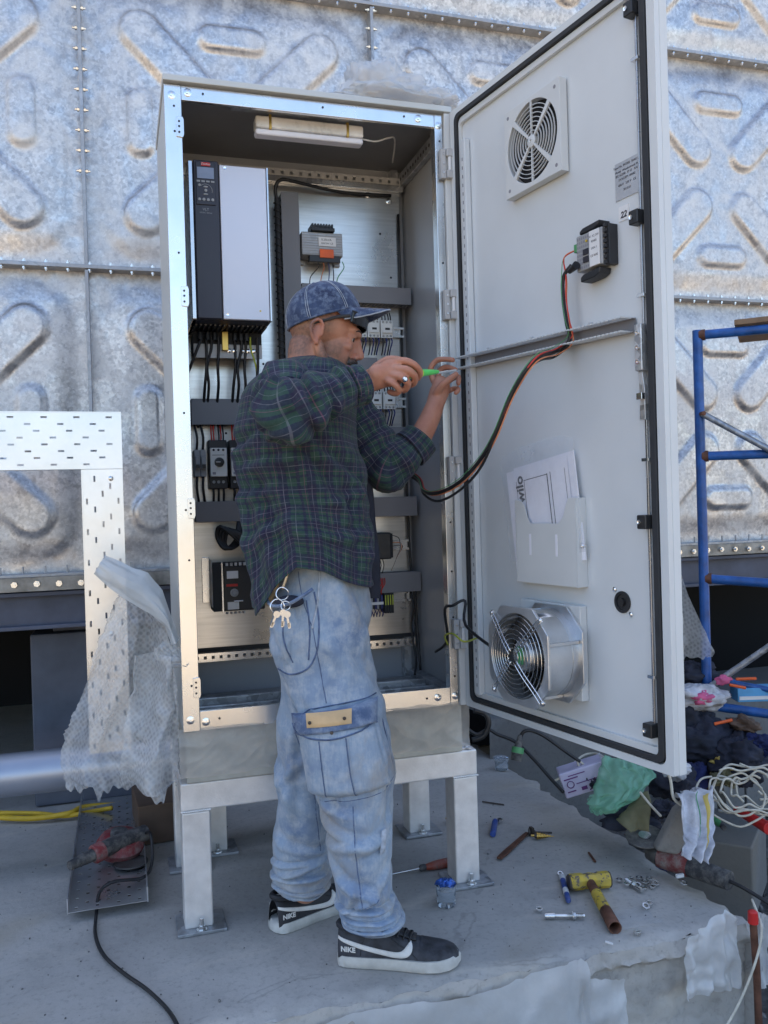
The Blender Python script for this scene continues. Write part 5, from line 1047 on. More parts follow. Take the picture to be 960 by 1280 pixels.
def build_man():
    man = thing('person', 'man in plaid shirt, denim cap and washed jeans working on the open cabinet door', 'person', (.42, -.22, 0))
    m = MB()
    def E(x, y, z, a, b, c, n=20): m.ell(H(x, y, z), (a, b, c), n, 14, HR)
    def T(pts, r0, r1=None, n=12): m.tube(pts, [r0, r0 if r1 is None else r1], n, sub=4); m.ell(pts[0], (r0,)*3, n, 8); m.ell(pts[-1], ((r1 or r0),)*3, n, 8)
    # head
    E(-.006, 0, .032, .092, .075, .084, 28); E(.030, 0, -.028, .057, .057, .086, 24); E(.022, 0, -.068, .064, .054, .044); E(.074, 0, -.099, .021, .026, .019)
    T([H(.070, -.040, .024), H(.086, -.018, .022), H(.088, 0, .020), H(.086, .018, .022), H(.070, .040, .024)], .013)
    E(.058, -.040, -.022, .022, .013, .012); E(.058, .040, -.022, .022, .013, .012)
    T([H(.090, 0, .018), H(.097, 0, .004), H(.104, 0, -.012), H(.113, 0, -.028)], .0082, .0078); E(.108, 0, -.033, .0095, .0095, .0075)
    for s in (-1, 1): E(.097, s*.0125, -.037, .0115, .0085, .0085); T([H(.098, s*.012, -.040), H(.088, s*.024, -.052)], .005, .006)
    E(.084, 0, -.006, .016, .014, .030); E(.092, 0, -.024, .014, .013, .018); E(.080, 0, -.060, .020, .030, .022); T([H(.086, -.022, -.066), H(.097, -.010, -.063), H(.100, 0, -.064), H(.097, .010, -.063), H(.086, .022, -.066)], .0052); T([H(.084, -.019, -.076), H(.094, 0, -.078), H(.084, .019, -.076)], .0065)
    E(.088, 0, -.098, .012, .018, .012)
    for s in (-1, 1):   # jaw line, lids, ears
        T([H(-.012, s*.062, -.040), H(.010, s*.060, -.075), H(.050, s*.036, -.102)], .014, .013)
        T([H(.068, s*.020, .0075), H(.0785, s*.032, .0095), H(.068, s*.046, .0045)], .0058); T([H(.068, s*.021, -.0065), H(.0765, s*.033, -.0085), H(.067, s*.045, -.0055)], .0050)
        E(-.022, s*.077, -.012, .013, .006, .026)
        T([H(-.010, s*.080, -.020), H(-.012, s*.085, .006), H(-.026, s*.089, .016), H(-.040, s*.088, .002), H(-.036, s*.085, -.022), H(-.022, s*.080, -.040)], .0046); E(-.020, s*.080, -.038, .007, .005, .009); E(-.011, s*.079, -.012, .005, .004, .007)
    # neck, trunk, thighs
    C0 = Vector((0.3522,-0.2126,1.5362)); C1 = Vector((0.3207,-0.2035,1.4307)); C2 = Vector((0.3131,-0.2028,1.1756)); C3 = Vector((0.3516,-0.216,0.9617))
    T([H(-.025, 0, -.045), H(-.010, 0, -.11), C0-ZUP*.02], .056, .062, 18)
    T([H(.035, -.03, -.085), C0+RH*.045+TOC*.01-ZUP*.03], .022, .018)
    m.tube([C0-ZUP*.02, C1, C2, C3], [.125, .100], 20, sub=4); m.tube([Vector((0.2309,-0.3221,1.4853)), C0-ZUP*.03, Vector((0.4527,-0.0972,1.506))], .060, 14, sub=3)
    for P in ([(0.3875,-0.2479,0.9624), (0.3929,-0.2825,0.7152), (0.4073,-0.341,0.44), (0.4202,-0.357,0.1797)], [(0.3376,-0.128,0.9549), (0.3346,-0.0977,0.64), (0.3199,-0.074,0.3661), (0.3208,-0.0549,0.1099)]): T([Vector(p) for p in P], .075, .042, 14)
    # right arm up to the hand with the screwdriver
    T([Vector((0.244,-0.3681,1.4672)), Vector((0.2291,-0.4998,1.4126)), Vector((0.2424,-0.5091,1.4189))], .048, .044); T([Vector((0.2353,-0.5069,1.4155)), Vector((0.3178,-0.5112,1.4414)), Vector((0.3979,-0.4885,1.4716)), Vector((0.4264,-0.4868,1.4818))], .044, .0265, 16)
    V = Vector
    a, b = V((0.4227,-0.4856,1.4819)), V((0.4922,-0.5016,1.5035))
    T([a, V((0.4559,-0.4957,1.4942)), V((0.4816,-0.5036,1.503))], .027, .031, 16); m.ell(V((0.4745,-0.5067,1.5005)), (.036, .026, .034), 16, 10); m.ell(V((0.4458,-0.5031,1.4967)), (.030, .022, .026), 14, 10)
    for P, r0, r1 in (([(0.4792,-0.5132,1.5241), (0.4998,-0.5352,1.5246), (0.5228,-0.5423,1.5126), (0.5381,-0.5314,1.4977), (0.539,-0.5109,1.4876)], .0098, .0080),
                      ([(0.4777,-0.5285,1.5065), (0.4973,-0.5523,1.5011), (0.517,-0.5512,1.4867), (0.5213,-0.5317,1.4728), (0.5148,-0.5035,1.4711)], .0100, .0082),
                      ([(0.4721,-0.5321,1.4908), (0.4872,-0.5515,1.4825), (0.5021,-0.5467,1.4685), (0.501,-0.5255,1.4583), (0.4944,-0.4973,1.4622)], .0096, .0080),
                      ([(0.4598,-0.5263,1.4783), (0.4725,-0.5408,1.467), (0.4842,-0.534,1.4551), (0.4806,-0.5141,1.4502), (0.4741,-0.4911,1.457)], .0086, .0072),
                      ([(0.4477,-0.4721,1.5169), (0.4822,-0.4669,1.5378), (0.5163,-0.4743,1.5334), (0.541,-0.4904,1.5158)], .0125, .0090)): T([V(p) for p in P], r0, r1, 10)
    # left arm behind, its hand pinching the end of the duct
    T([V((0.4522,-0.0971,1.488)), V((0.5074,-0.1147,1.3847)), V((0.5652,-0.1331,1.2948))], .048, .042); T([V((0.5652,-0.1331,1.2948)), V((0.6387,-0.1449,1.334)), V((0.6933,-0.1403,1.4115)), V((0.7262,-0.1291,1.4725))], .040, .0265, 16)
    T([V((0.7239,-0.1284,1.468)), V((0.7437,-0.1185,1.511))], .026, .029, 14); m.ell(V((0.7503,-0.1152,1.5255)), (.028, .022, .034), 16, 10)
    for P, r0, r1 in (([(0.7344,-0.0998,1.5461), (0.7265,-0.0971,1.579), (0.7411,-0.1067,1.6033), (0.762,-0.1235,1.6055), (0.7803,-0.1397,1.6009)], .0098, .0075),
                      ([(0.7515,-0.0945,1.5518), (0.7563,-0.0906,1.5759), (0.7731,-0.1061,1.5855), (0.7918,-0.1276,1.5753)], .0096, .0076),
                      ([(0.7708,-0.0953,1.5379), (0.7956,-0.0976,1.5544), (0.8039,-0.121,1.5557), (0.7976,-0.1349,1.5349)], .0092, .0074),
                      ([(0.7728,-0.1013,1.5137), (0.7932,-0.1075,1.5225), (0.7989,-0.1302,1.517), (0.7863,-0.1421,1.506)], .0084, .0070),
                      ([(0.7258,-0.1392,1.5034), (0.7386,-0.1587,1.526), (0.7587,-0.1648,1.5414), (0.7822,-0.1562,1.5568)], .0120, .0085)): T([V(p) for p in P], r0, r1, 10)
    tmp = m.build('body_tmp', 'skin', smooth=True, angle=180)
    md = tmp.modifiers.new('r', 'REMESH'); md.mode = 'VOXEL'; md.voxel_size = .0027; md.use_smooth_shade = True
    md = tmp.modifiers.new('s', 'SMOOTH'); md.factor = .5; md.iterations = 4
    me = bpy.data.meshes.new_from_object(tmp.evaluated_get(bpy.context.evaluated_depsgraph_get())); w0 = WPOS[tmp.name]; bpy.data.objects.remove(tmp); me.name = 'body'
    # hair stubble, moustache and ruddiness as two values per vertex, in head coordinates
    n = len(me.vertices); at = me.attributes.new('tone', 'FLOAT_COLOR', 'POINT'); vals = [0.]*(4*n); Hi = HR.transposed()
    def sm(x, a, b): t = max(0, min(1, (x-a)/(b-a))); return t*t*(3-2*t)
    for i, v in enumerate(me.vertices):
        p = v.co+w0; q = Hi @ (p-HO); x, y, z = q; st = fl = br = 0.
        if p.z > 1.45 and q.length < .22:
            ay = abs(y)
            st = sm(-z, .040, .070)*sm(x, -.01, .03)*sm(z, -.15, -.115)
            st = max(st, sm(ay, .035, .055)*sm(-z, .0, .035)*sm(x, -.015, .0)*sm(z, -.13, -.10)*(1-sm(x, .045, .07)))
            hair = sm(z, -.035, .005)*(1-sm(x, .0, .035))*(0 if ay > .078 else 1)+sm(-x, .035, .06)*sm(z, -.085, -.05); hair += sm(-x, .015, .045)*sm(z, -.092, -.060); st = max(st, min(1, hair)*1.0)
            mo = sm(x, .068, .078)*sm(-z, .041, .046)*(1-sm(-z, .062, .068))*(1-sm(ay, .034, .042)); br = mo
            fl = sm(x, .07, .10)*sm(-z, -.02, .02)*(1-sm(-z, .04, .05))*.45+.6*sm(ay, .074, .082)+.5*exp(-((x-.065)**2+(ay-.045)**2+(z+.03)**2)/.0009)+.55*sm(z, .02, .05)
        elif p.z > .9: fl = .25
        vals[4*i:4*i+4] = [st, min(1, fl), br, 1]
    at.data.foreach_set('color', vals)
    g = M['skin_g']; an = g.t.nodes.new('ShaderNodeAttribute'); an.attribute_name = 'tone'; sp = g.t.nodes.new('ShaderNodeSeparateColor'); g.t.links.new(an.outputs['Color'], sp.inputs[0])
    sR, sG, sB = (S(g.t, sp.outputs[k]) for k in range(3))
    base = g.mix(g.na.ramp(.3, .7), (.40, .175, .105), (.52, .26, .17)); base = g.mix(sG*.75, base, (.40, .135, .095)); base = g.mix((sR*(g.nb.ramp(.3, .7, .35, .75))), base, (.075, .055, .048)); base = g.mix(sB*(g.nb.ramp(.3, .65, .65, 1.)), base, (.022, .016, .013))
    g.col(base); g.bump(g.nb, .25, .0012); g.bump(g.noise(45, 4), .25, .002)
    body = bpy.data.objects.new('body', me); COL.objects.link(body); attach(body, man, w0)
    # eyes, brows
    for s in (-1, 1):
        e = MB(); e.ell(H(.0690, s*.033, .001), (.0122,)*3, 18, 12); e.build('eye', 'eye_white', man, smooth=True, angle=180)
        d = (HF*1.0-HL*.42-HU*.10).normalized(); c = H(.0690, s*.033, .001)+d*.0088; MB().lathe(c, d, [(0, .0066), (.0028, .0062), (.0040, .0030)], 16).build('iris', 'iris', man, smooth=True, angle=180)
        MB().tube([H(.098, s*.010, .0205), H(.0955, s*.022, .0250), H(.0875, s*.036, .0260), H(.077, s*.047, .0205)], [.0034, .0026], 7, sub=4).build('eyebrow', 'brow', man, smooth=True)
    MB().tube([H(.080, -.034, -.066), H(.093, -.021, -.056), H(.1005, -.008, -.0505), H(.1015, 0, -.050), H(.1005, .008, -.0505), H(.093, .021, -.056), H(.080, .034, -.066)], .0052, 9, sub=5).build('moustache', 'brow', man, smooth=True, angle=180)
    # ---------------- shirt
    SK = [((0.3557,-0.2133,1.585),0.0447,0.0680),((0.3472,-0.2108,1.5704),0.0744,0.1000),((0.3353,-0.2073,1.5494),0.1074,0.1550),((0.322,-0.2034,1.5115),0.1329,0.1900),((0.3085,-0.1998,1.4311),0.1510,0.2000),((0.3089,-0.2005,1.3417),0.1563,0.2000),((0.3163,-0.2033,1.25),0.1606,0.1900),((0.3227,-0.2059,1.154),0.1616,0.1900),((0.3287,-0.2084,1.0475),0.1627,0.1900),((0.3342,-0.2107,0.9579),0.1585,0.1900)]
    def sd(th, v, p):
        f = .012*nz((p.x*3.2, p.y*3.2, p.z*2.6), 2.0)+.011*ridge((p.x*4, p.y*4, p.z*7+p.x*3))+.006*ridge((p.x*9, p.y*9, p.z*15-p.x*6))*(.4+.6*v)
        f += .0075*v*sin(th*7+v*5+2.5*nz((th*.8, v*2, 1)))*max(0, v-.25)
        f += .006*max(0, sin((p.z-1.0)*36+th*2.6+3*nz((th, p.z*2, 4))))*(1-abs(v-.55))*(.5+.5*sin(th*1.5))
        f += SHF(th, v)
        return f*(.25+.75*min(1, v*4))
    hem = [(-1, 757), (-.8, 764), (-.45, 730), (-.1, 706), (.2, 711), (.6, 726), (1, 738)]
    def sh(th, v, p):
        t = sin(th); y = 745
        for (a, ya), (b, yb) in zip(hem, hem[1:]):
            if a <= t <= b: y = ya+(yb-ya)*(t-a)/(b-a)
        w = max(0, (v-.66)/.34); w = w*w*(3-2*w); return Vector((0, 0, (745-y)/470*w))
    c = Cloth(); c.loft(SK, 150, 180, sd, 2.35, 1.156, sh)
    torso = c.m.build('shirt', 'plaid', man, smooth=True, angle=180, solid=.003, uvs=c.uv)
    def sl(th, v, p):
        k = exp(-((v-.42)/.24)**2); return .0105*k*sin(v*50+1.8*sin(th)+5*nz((th*.5, v*3, 1)))*(.6+.4*sin(th*2))+.010*nz((p.x*7, p.y*7, p.z*7), 1.4)+.010*ridge((p.x*8, p.y*8, p.z*13+p.x*5))+.004*ridge((p.x*21, p.y*21, p.z*26))+.0035*sin(v*80+th*2)*max(0, v-.6)
    SLA = 0.0
    SLF = folds([(-.6,.30,.7,.38,.010,.010),(-.8,.40,.6,.50,.010,.011),(-.5,.52,.8,.56,.009,.010),(-.9,.60,.3,.66,.009,.009),(-.2,.72,.9,.70,.008,.008),(.2,.2,.9,.42,.012,.010),(-.9,.22,-.2,.44,.012,.010),(-.7,.80,.8,.82,.007,.007)], .16, .48)
    c = Cloth(); c.sleeve([((0.2866,-0.2554,1.4953),.070),((0.2499,-0.3594,1.4764),.078),((0.2339,-0.4384,1.4368),.077),((0.2298,-0.5053,1.4083),.073),((0.2624,-0.5205,1.4195),.066),((0.306,-0.5128,1.4392),.059),((0.36,-0.4979,1.4585),.049),((0.3867,-0.4935,1.467),.043),((0.4016,-0.4897,1.4715),.0435)], 150, 96, lambda a, v, p: sl(a, v, p)+SLF(((a+SLA) % (2*pi)), v))
    c.m.build('sleeve', 'plaid', man, smooth=True, angle=180, solid=.003, uvs=c.uv)
    c = Cloth(); c.sleeve([((0.3729,-0.4945,1.4714),.0455),((0.3885,-0.494,1.4679),.0450),((0.4058,-0.4888,1.4736),.0440)], 10, 48, None, .30); c.m.build('cuff', 'plaid', man, smooth=True, angle=180, solid=.004, uvs=c.uv)
    c = Cloth(); c.sleeve([((0.4266,-0.11,1.513),.080),((0.4749,-0.1043,1.4534),.080),((0.5199,-0.1187,1.3685),.076),((0.5602,-0.142,1.2967),.072),((0.6091,-0.1464,1.3161),.064),((0.6479,-0.1476,1.3518),.053),((0.6697,-0.149,1.372),.050)], 90, 56, sl)
    c.m.build('sleeve', 'plaid', man, smooth=True, angle=180, solid=.003, uvs=c.uv)
    c = Cloth(); c.sleeve([((0.6374,-0.1497,1.3427),.0560),((0.6545,-0.1496,1.3562),.0540),((0.6723,-0.1487,1.3743),.0525)], 10, 40, None, .30); c.m.build('cuff', 'plaid', man, smooth=True, angle=180, solid=.004, uvs=c.uv)
    # collar, folded down round the neck
    K = [((0.3417,-0.2199,1.5264),.068,.078),((0.3445,-0.2206,1.5517),.066,.072),((0.3491,-0.2218,1.5707),.064,.068),((0.3493,-0.2219,1.577),.068,.072),((0.3449,-0.2206,1.5644),.080,.084),((0.3402,-0.2193,1.5434),.096,.102),((0.3379,-0.2186,1.535),.103,.112)]
    c = Cloth(); c.loft(K, 24, 72, lambda th, v, p: .003*nz((p.x*14, p.y*14, p.z*14)), 2.1, .5, lambda th, v, p: ZUP*(-.02*max(0, sin(th))*1)); c.m.build('collar', 'plaid', man, smooth=True, angle=180, solid=.003, uvs=c.uv)
    # far front edge of the open shirt, and the placket
    c = Cloth(); c.sleeve([((0.501,-0.1339,1.3494),.020),((0.5086,-0.1374,1.17),.024),((0.5126,-0.1499,1.036),.026),((0.5088,-0.1598,0.9301),.025)], 40, 20, lambda th, v, p: .004*nz((p.x*9, p.y*9, p.z*9)), .16); c.m.build('shirt_front', 'cloth_dark', man, smooth=True, angle=180, uvs=c.uv)
    # ---------------- jeans
    RL, LL = [((0.3654,-0.2086,1.1484),0.1132,0.1400),((0.3582,-0.2075,0.9712),0.1218,0.1550),((0.3541,-0.2173,0.8765),0.1244,0.1650),((0.3543,-0.2388,0.7947),0.1223,0.1500),((0.365,-0.274,0.716),0.1123,0.1300),((0.3792,-0.3102,0.6395),0.1108,0.1200),((0.3939,-0.3257,0.5597),0.1062,0.1150),((0.3995,-0.3384,0.4708),0.0966,0.1100),((0.4007,-0.3496,0.4031),0.0881,0.1050),((0.4054,-0.362,0.3258),0.0796,0.1000),((0.4117,-0.3645,0.245),0.0705,0.0970),((0.4182,-0.3667,0.2045),0.0685,0.0970),((0.427,-0.3696,0.178),0.0725,0.1000),((0.4341,-0.3719,0.1576),0.0766,0.1000),((0.4357,-0.3725,0.1455),0.0665,0.0920)], [((0.3376,-0.128,0.9549),0.0881,0.1200),((0.3431,-0.1201,0.8211),0.0917,0.1250),((0.3445,-0.1109,0.6863),0.0844,0.1200),((0.3361,-0.0883,0.5481),0.0851,0.1150),((0.3255,-0.0754,0.4109),0.0809,0.1100),((0.3181,-0.0636,0.2725),0.0779,0.1000),((0.3148,-0.0525,0.2008),0.0771,0.0950),((0.3124,-0.0521,0.1555),0.0782,0.0950),((0.3137,-0.0527,0.126),0.0714,0.0950),((0.3122,-0.0523,0.1125),0.0589,0.0850)]
    def jd(seed):
        def f(th, v, p):
            k = .004+.008*max(0, (v-.72)/.28)
            r = k*sin(v*62+2.2*sin(th+seed)+6*nz((th*.6, v*3, seed)))*(.5+.5*sin(th*1.3+seed))+.010*nz((p.x*6+seed, p.y*6, p.z*3.2), 1.4)+(.008+.010*max(0, v-.6))*ridge((p.x*5+seed, p.y*5, p.z*6+p.x*5))+.005*ridge((p.x*13, p.y*13, p.z*11+seed-p.x*7))
            return r+(RLF if seed == 1 else LLF)(th, v)
        return f
    c = Cloth(); c.loft(RL, 170, 84, jd(1), 2.3, .55); c.loft(LL, 130, 76, jd(5), 2.3, .55)
    tr = c.m.build('trousers', 'denim', man, smooth=True, angle=180, solid=.003, uvs=c.uv)
    def patch(name, n0, n1, mat, prof, par, nu=24, nv=24, lump=.003):
        cl = Cloth()
        def fn(u, v):
            e = min(u, 1-u, v, 1-v)/prof; e = max(0, min(1, e)); e = e*(2-e); p = net_at(n0, u, v).lerp(net_at(n1, u, v), e); cl.uv.append((u*.25, v*.25)); return p+TOC*(lump*nz((p.x*20, p.y*20, p.z*14)))
        cl.m.grid(fn, nu, nv); return cl.m.build(name, mat, par, smooth=True, angle=180, uvs=cl.uv)
    cp = patch('cargo_pocket', [[(0.2599,-0.3516,0.6661),(0.2858,-0.3922,0.6645),(0.3177,-0.4132,0.663),(0.3525,-0.425,0.6615),(0.3898,-0.4283,0.66),(0.4323,-0.4149,0.6585)],[(0.263,-0.3477,0.6349),(0.2873,-0.3967,0.6345),(0.3194,-0.42,0.6341),(0.3548,-0.4326,0.6337),(0.3928,-0.4366,0.6333),(0.4361,-0.4237,0.6329)],[(0.2694,-0.3312,0.6022),(0.2898,-0.3959,0.603),(0.322,-0.4223,0.6038),(0.3581,-0.4358,0.6046),(0.3971,-0.4403,0.6054),(0.4416,-0.4265,0.6062)],[(0.2783,-0.3245,0.5697),(0.2925,-0.3944,0.5717),(0.3246,-0.4243,0.5737),(0.3615,-0.439,0.5756),(0.4013,-0.4439,0.5776),(0.4471,-0.4293,0.5796)],[(0.2845,-0.33,0.5373),(0.295,-0.3936,0.5404),(0.3273,-0.4266,0.5436),(0.3649,-0.442,0.5468),(0.4057,-0.447,0.55),(0.4531,-0.4306,0.5531)],[(0.2899,-0.3352,0.505),(0.2974,-0.3933,0.5093),(0.3299,-0.4291,0.5136),(0.3684,-0.4449,0.518),(0.4107,-0.4489,0.5223),(0.461,-0.4264,0.5267)],[(0.2953,-0.3403,0.4728),(0.3,-0.3924,0.4783),(0.3324,-0.4317,0.4838),(0.372,-0.4478,0.4893),(0.4156,-0.4505,0.4948),(0.4697,-0.4192,0.5004)]], [[(0.2363,-0.3674,0.6661),(0.2689,-0.41,0.6645),(0.3074,-0.4331,0.663),(0.3488,-0.4468,0.6615),(0.3927,-0.4522,0.66),(0.4418,-0.4409,0.6585)],[(0.238,-0.363,0.6349),(0.2691,-0.4141,0.6345),(0.3081,-0.4396,0.6341),(0.3504,-0.4542,0.6337),(0.3953,-0.4604,0.6333),(0.4454,-0.4496,0.6329)],[(0.2428,-0.346,0.6022),(0.2705,-0.413,0.603),(0.3099,-0.4416,0.6038),(0.3533,-0.4573,0.6046),(0.3994,-0.464,0.6054),(0.4512,-0.4525,0.6062)],[(0.2512,-0.3392,0.5697),(0.272,-0.4111,0.5717),(0.3117,-0.4434,0.5737),(0.3561,-0.4603,0.5756),(0.4035,-0.4676,0.5776),(0.4569,-0.4553,0.5796)],[(0.2574,-0.3447,0.5373),(0.2737,-0.4101,0.5404),(0.3139,-0.4455,0.5436),(0.3594,-0.4634,0.5468),(0.4081,-0.4708,0.55),(0.4633,-0.4568,0.5531)],[(0.2628,-0.3499,0.505),(0.2754,-0.4095,0.5093),(0.3163,-0.448,0.5136),(0.3632,-0.4664,0.518),(0.4138,-0.4728,0.5223),(0.4723,-0.4529,0.5267)],[(0.2682,-0.355,0.4728),(0.2773,-0.4084,0.4783),(0.3187,-0.4505,0.4838),(0.3671,-0.4694,0.4893),(0.4195,-0.4747,0.4948),(0.4823,-0.4461,0.5004)]], 'denim', .10, tr)
    fl = patch('pocket_flap', [[(0.2384,-0.3548,0.6813),(0.2698,-0.3982,0.6875),(0.3083,-0.419,0.6936),(0.35,-0.4293,0.6998),(0.3954,-0.4278,0.706),(0.4497,-0.3978,0.7122)],[(0.2396,-0.3548,0.668),(0.27,-0.4006,0.6741),(0.3078,-0.4223,0.6802),(0.349,-0.4332,0.6863),(0.3936,-0.4334,0.6925),(0.4459,-0.4087,0.6986)],[(0.241,-0.3545,0.6547),(0.2702,-0.4028,0.6607),(0.3073,-0.4255,0.6668),(0.348,-0.437,0.6729),(0.3918,-0.4386,0.679),(0.4424,-0.4185,0.6852)],[(0.2425,-0.3535,0.6414),(0.2704,-0.405,0.6475),(0.3069,-0.4286,0.6535),(0.347,-0.4408,0.6596),(0.3901,-0.4437,0.6657),(0.4392,-0.4273,0.6718)],[(0.2447,-0.3493,0.6275),(0.2708,-0.4061,0.6339),(0.3065,-0.4316,0.6403),(0.3461,-0.4444,0.6463),(0.3885,-0.4485,0.6524),(0.4362,-0.4353,0.6585)]], [[(0.2244,-0.3641,0.6813),(0.26,-0.4088,0.6875),(0.3027,-0.4309,0.6936),(0.3486,-0.4425,0.6998),(0.3983,-0.4423,0.706),(0.4568,-0.4136,0.7122)],[(0.2253,-0.364,0.668),(0.2599,-0.411,0.6741),(0.3019,-0.434,0.6802),(0.3472,-0.4463,0.6863),(0.396,-0.4477,0.6925),(0.4525,-0.4244,0.6986)],[(0.2263,-0.3636,0.6547),(0.2597,-0.4132,0.6607),(0.3011,-0.4371,0.6668),(0.3459,-0.45,0.6729),(0.3939,-0.4529,0.679),(0.4486,-0.434,0.6852)],[(0.2275,-0.3625,0.6414),(0.2596,-0.4153,0.6475),(0.3003,-0.4401,0.6535),(0.3445,-0.4536,0.6596),(0.3918,-0.4578,0.6657),(0.445,-0.4426,0.6718)],[(0.2294,-0.3582,0.6275),(0.2597,-0.4162,0.6339),(0.2995,-0.4431,0.6403),(0.3432,-0.4571,0.6463),(0.3897,-0.4625,0.6524),(0.4416,-0.4506,0.6585)]], 'denim_mid', .14, tr, 24, 12)
    st = patch('leather_patch', [[(0.2634,-0.412,0.6909),(0.2883,-0.4259,0.6933),(0.3146,-0.4356,0.6957),(0.3417,-0.4426,0.6981),(0.3699,-0.4461,0.7006)],[(0.2634,-0.4142,0.6794),(0.288,-0.4285,0.6818),(0.3139,-0.4385,0.6842),(0.3406,-0.4457,0.6866),(0.3683,-0.4498,0.689)],[(0.2635,-0.4164,0.668),(0.2876,-0.4311,0.6703),(0.3131,-0.4414,0.6727),(0.3396,-0.4488,0.6751),(0.3668,-0.4534,0.6775)],[(0.2635,-0.4186,0.6566),(0.2873,-0.4336,0.6589),(0.3124,-0.4442,0.6613),(0.3385,-0.4518,0.6637),(0.3654,-0.4569,0.6661)]], [[(0.2613,-0.4145,0.6909),(0.2868,-0.4286,0.6933),(0.3136,-0.4384,0.6957),(0.3413,-0.4456,0.6981),(0.37,-0.4493,0.7006)],[(0.2612,-0.4167,0.6794),(0.2863,-0.4312,0.6818),(0.3128,-0.4413,0.6842),(0.3401,-0.4487,0.6866),(0.3684,-0.453,0.689)],[(0.2612,-0.4189,0.668),(0.2859,-0.4337,0.6703),(0.312,-0.4441,0.6727),(0.3389,-0.4518,0.6751),(0.3668,-0.4565,0.6775)],[(0.2612,-0.421,0.6566),(0.2855,-0.4362,0.6589),(0.3112,-0.4469,0.6613),(0.3378,-0.4548,0.6637),(0.3652,-0.46,0.6661)]], 'sticker_gold', .10, fl, 10, 6, .0004)
    for q in ((0.2695,-0.4256,0.6699), (0.3488,-0.4539,0.6794), (0.3171,-0.4508,0.6471)): MB().lathe(q, TOC, [(0, .0045), (.002, .004), (.0025, .0015)], 10).build('rivet', 'iron_dark', tr, smooth=True)
    from mathutils.bvhtree import BVHTree
    def bvh():
        vs = []; fs = []
        for o_ in [tr]+[q_ for q_ in tr.children if q_.name.split('.')[0] in ('cargo_pocket', 'pocket_flap', 'hip_pocket')]:
            k_ = len(vs); w_ = WPOS[o_.name]; vs += [v_.co+w_ for v_ in o_.data.vertices]; fs += [tuple(i_+k_ for i_ in p_.vertices) for p_ in o_.data.polygons]
        return BVHTree.FromPolygons(vs, fs)
    BV = [None]
    def seam_or_crease_shade(pts, mat='seam_and_crease_dark', r=.0012, par=tr):
        BV[0] = BV[0] or bvh(); out = []
        for p in catmull([Vector(p) for p in pts], 10):
            h = BV[0].ray_cast(p+TOC*.15, -TOC)
            if h[0] is not None and abs((h[0]-p).dot(TOC)) < .06: out.append(h[0]+TOC*(.0012+r*.3)+RH*.0006*nz((p.x*60, p.z*60, 0)))
        if len(out) > 2:
            MB().tube(out, r, 5).build('seam_or_crease_shade', mat, par, smooth=True, angle=180)
            if mat == 'seam_and_crease_dark' and r < .002: MB().tube([q+RH*.0042 for q in out], .0006, 4).build('stitching', 'seam_light', par, smooth=True, angle=180)
    # baggy hip pocket with its open mouth
    cc_ = Cloth(); o = Vector((0.2613,-0.2882,0.8649)); hr = Matrix(((RH.x, -TOC.x, 0), (RH.y, -TOC.y, 0), (0, 0, 1)))
    q = MB(); q.ell(o, (.057, .066, .098), 64, 44, hr, lambda p: Vector((p.x*(1+.12*p.z*-1), p.y, p.z))*(1+.12*noise.noise(p*1.9)+.10*ridge(p*2.6)+.03*noise.noise(p*8)))
    uvs = [(((v-o).x)*1.5+.3, (v-o).z*1.5) for v in q.v]; hp = q.build('hip_pocket', 'denim', tr, smooth=True, angle=180, uvs=uvs)
    q = MB(); q.ell(Vector((0.243,-0.3553,0.9562)), (.036, .018, .016), 18, 12, hr); q.build('pocket_mouth', 'cloth_dark', tr, smooth=True)
    q = MB(); q.tube([(0.1899,-0.2813,0.9704), (0.2021,-0.3375,0.947), (0.2345,-0.3788,0.9531), (0.2676,-0.3941,0.9721), (0.2933,-0.3967,0.9884)], .0045, 7, sub=4); q.build('pocket_rim', 'denim_mid', tr, smooth=True)
    seam_or_crease_shade([(0.2955,-0.3751,0.8891), (0.3015,-0.3828,0.8354), (0.3087,-0.3931,0.7649), (0.3149,-0.4058,0.7044)]); seam_or_crease_shade([(0.2705,-0.333,1.0267), (0.2768,-0.3494,0.9607), (0.2933,-0.3744,0.8933)]); seam_or_crease_shade([(0.3203,-0.359,1.0267), (0.3115,-0.366,0.9564), (0.293,-0.3753,0.8891)], 'seam_light', .0028)
    seam_or_crease_shade([(0.2502,-0.3529,0.6623), (0.2636,-0.3292,0.5796), (0.2848,-0.3451,0.4767), (0.3328,-0.4468,0.4728), (0.4674,-0.4359,0.5004), (0.4705,-0.4269,0.5796), (0.4522,-0.4211,0.649)]); seam_or_crease_shade([(0.2885,-0.4328,0.6235), (0.294,-0.4362,0.5498), (0.3008,-0.4378,0.4806)]); seam_or_crease_shade([(0.3496,-0.4573,0.6315), (0.3559,-0.4652,0.5498), (0.3668,-0.4704,0.4885)])
    seam_or_crease_shade([(0.2334,-0.3605,0.6699), (0.2484,-0.4059,0.6355), (0.3168,-0.4544,0.6295), (0.431,-0.4507,0.6585)], 'seam_and_crease_dark', .0022); seam_or_crease_shade([(0.2334,-0.3621,0.6775), (0.3245,-0.4373,0.7006), (0.4475,-0.4119,0.7141)], 'seam_and_crease_dark', .0022)
    seam_or_crease_shade([(0.3639,-0.4496,0.4611), (0.365,-0.4575,0.3643), (0.3701,-0.4605,0.2854), (0.3779,-0.4628,0.2207)]); seam_or_crease_shade([(0.3783,-0.4619,0.2207), (0.4068,-0.4677,0.2328), (0.4383,-0.4586,0.2652)]); seam_or_crease_shade([(0.3544,-0.3789,0.1515), (0.376,-0.4543,0.1495), (0.4273,-0.4763,0.1536)], 'seam_and_crease_dark', .0013)
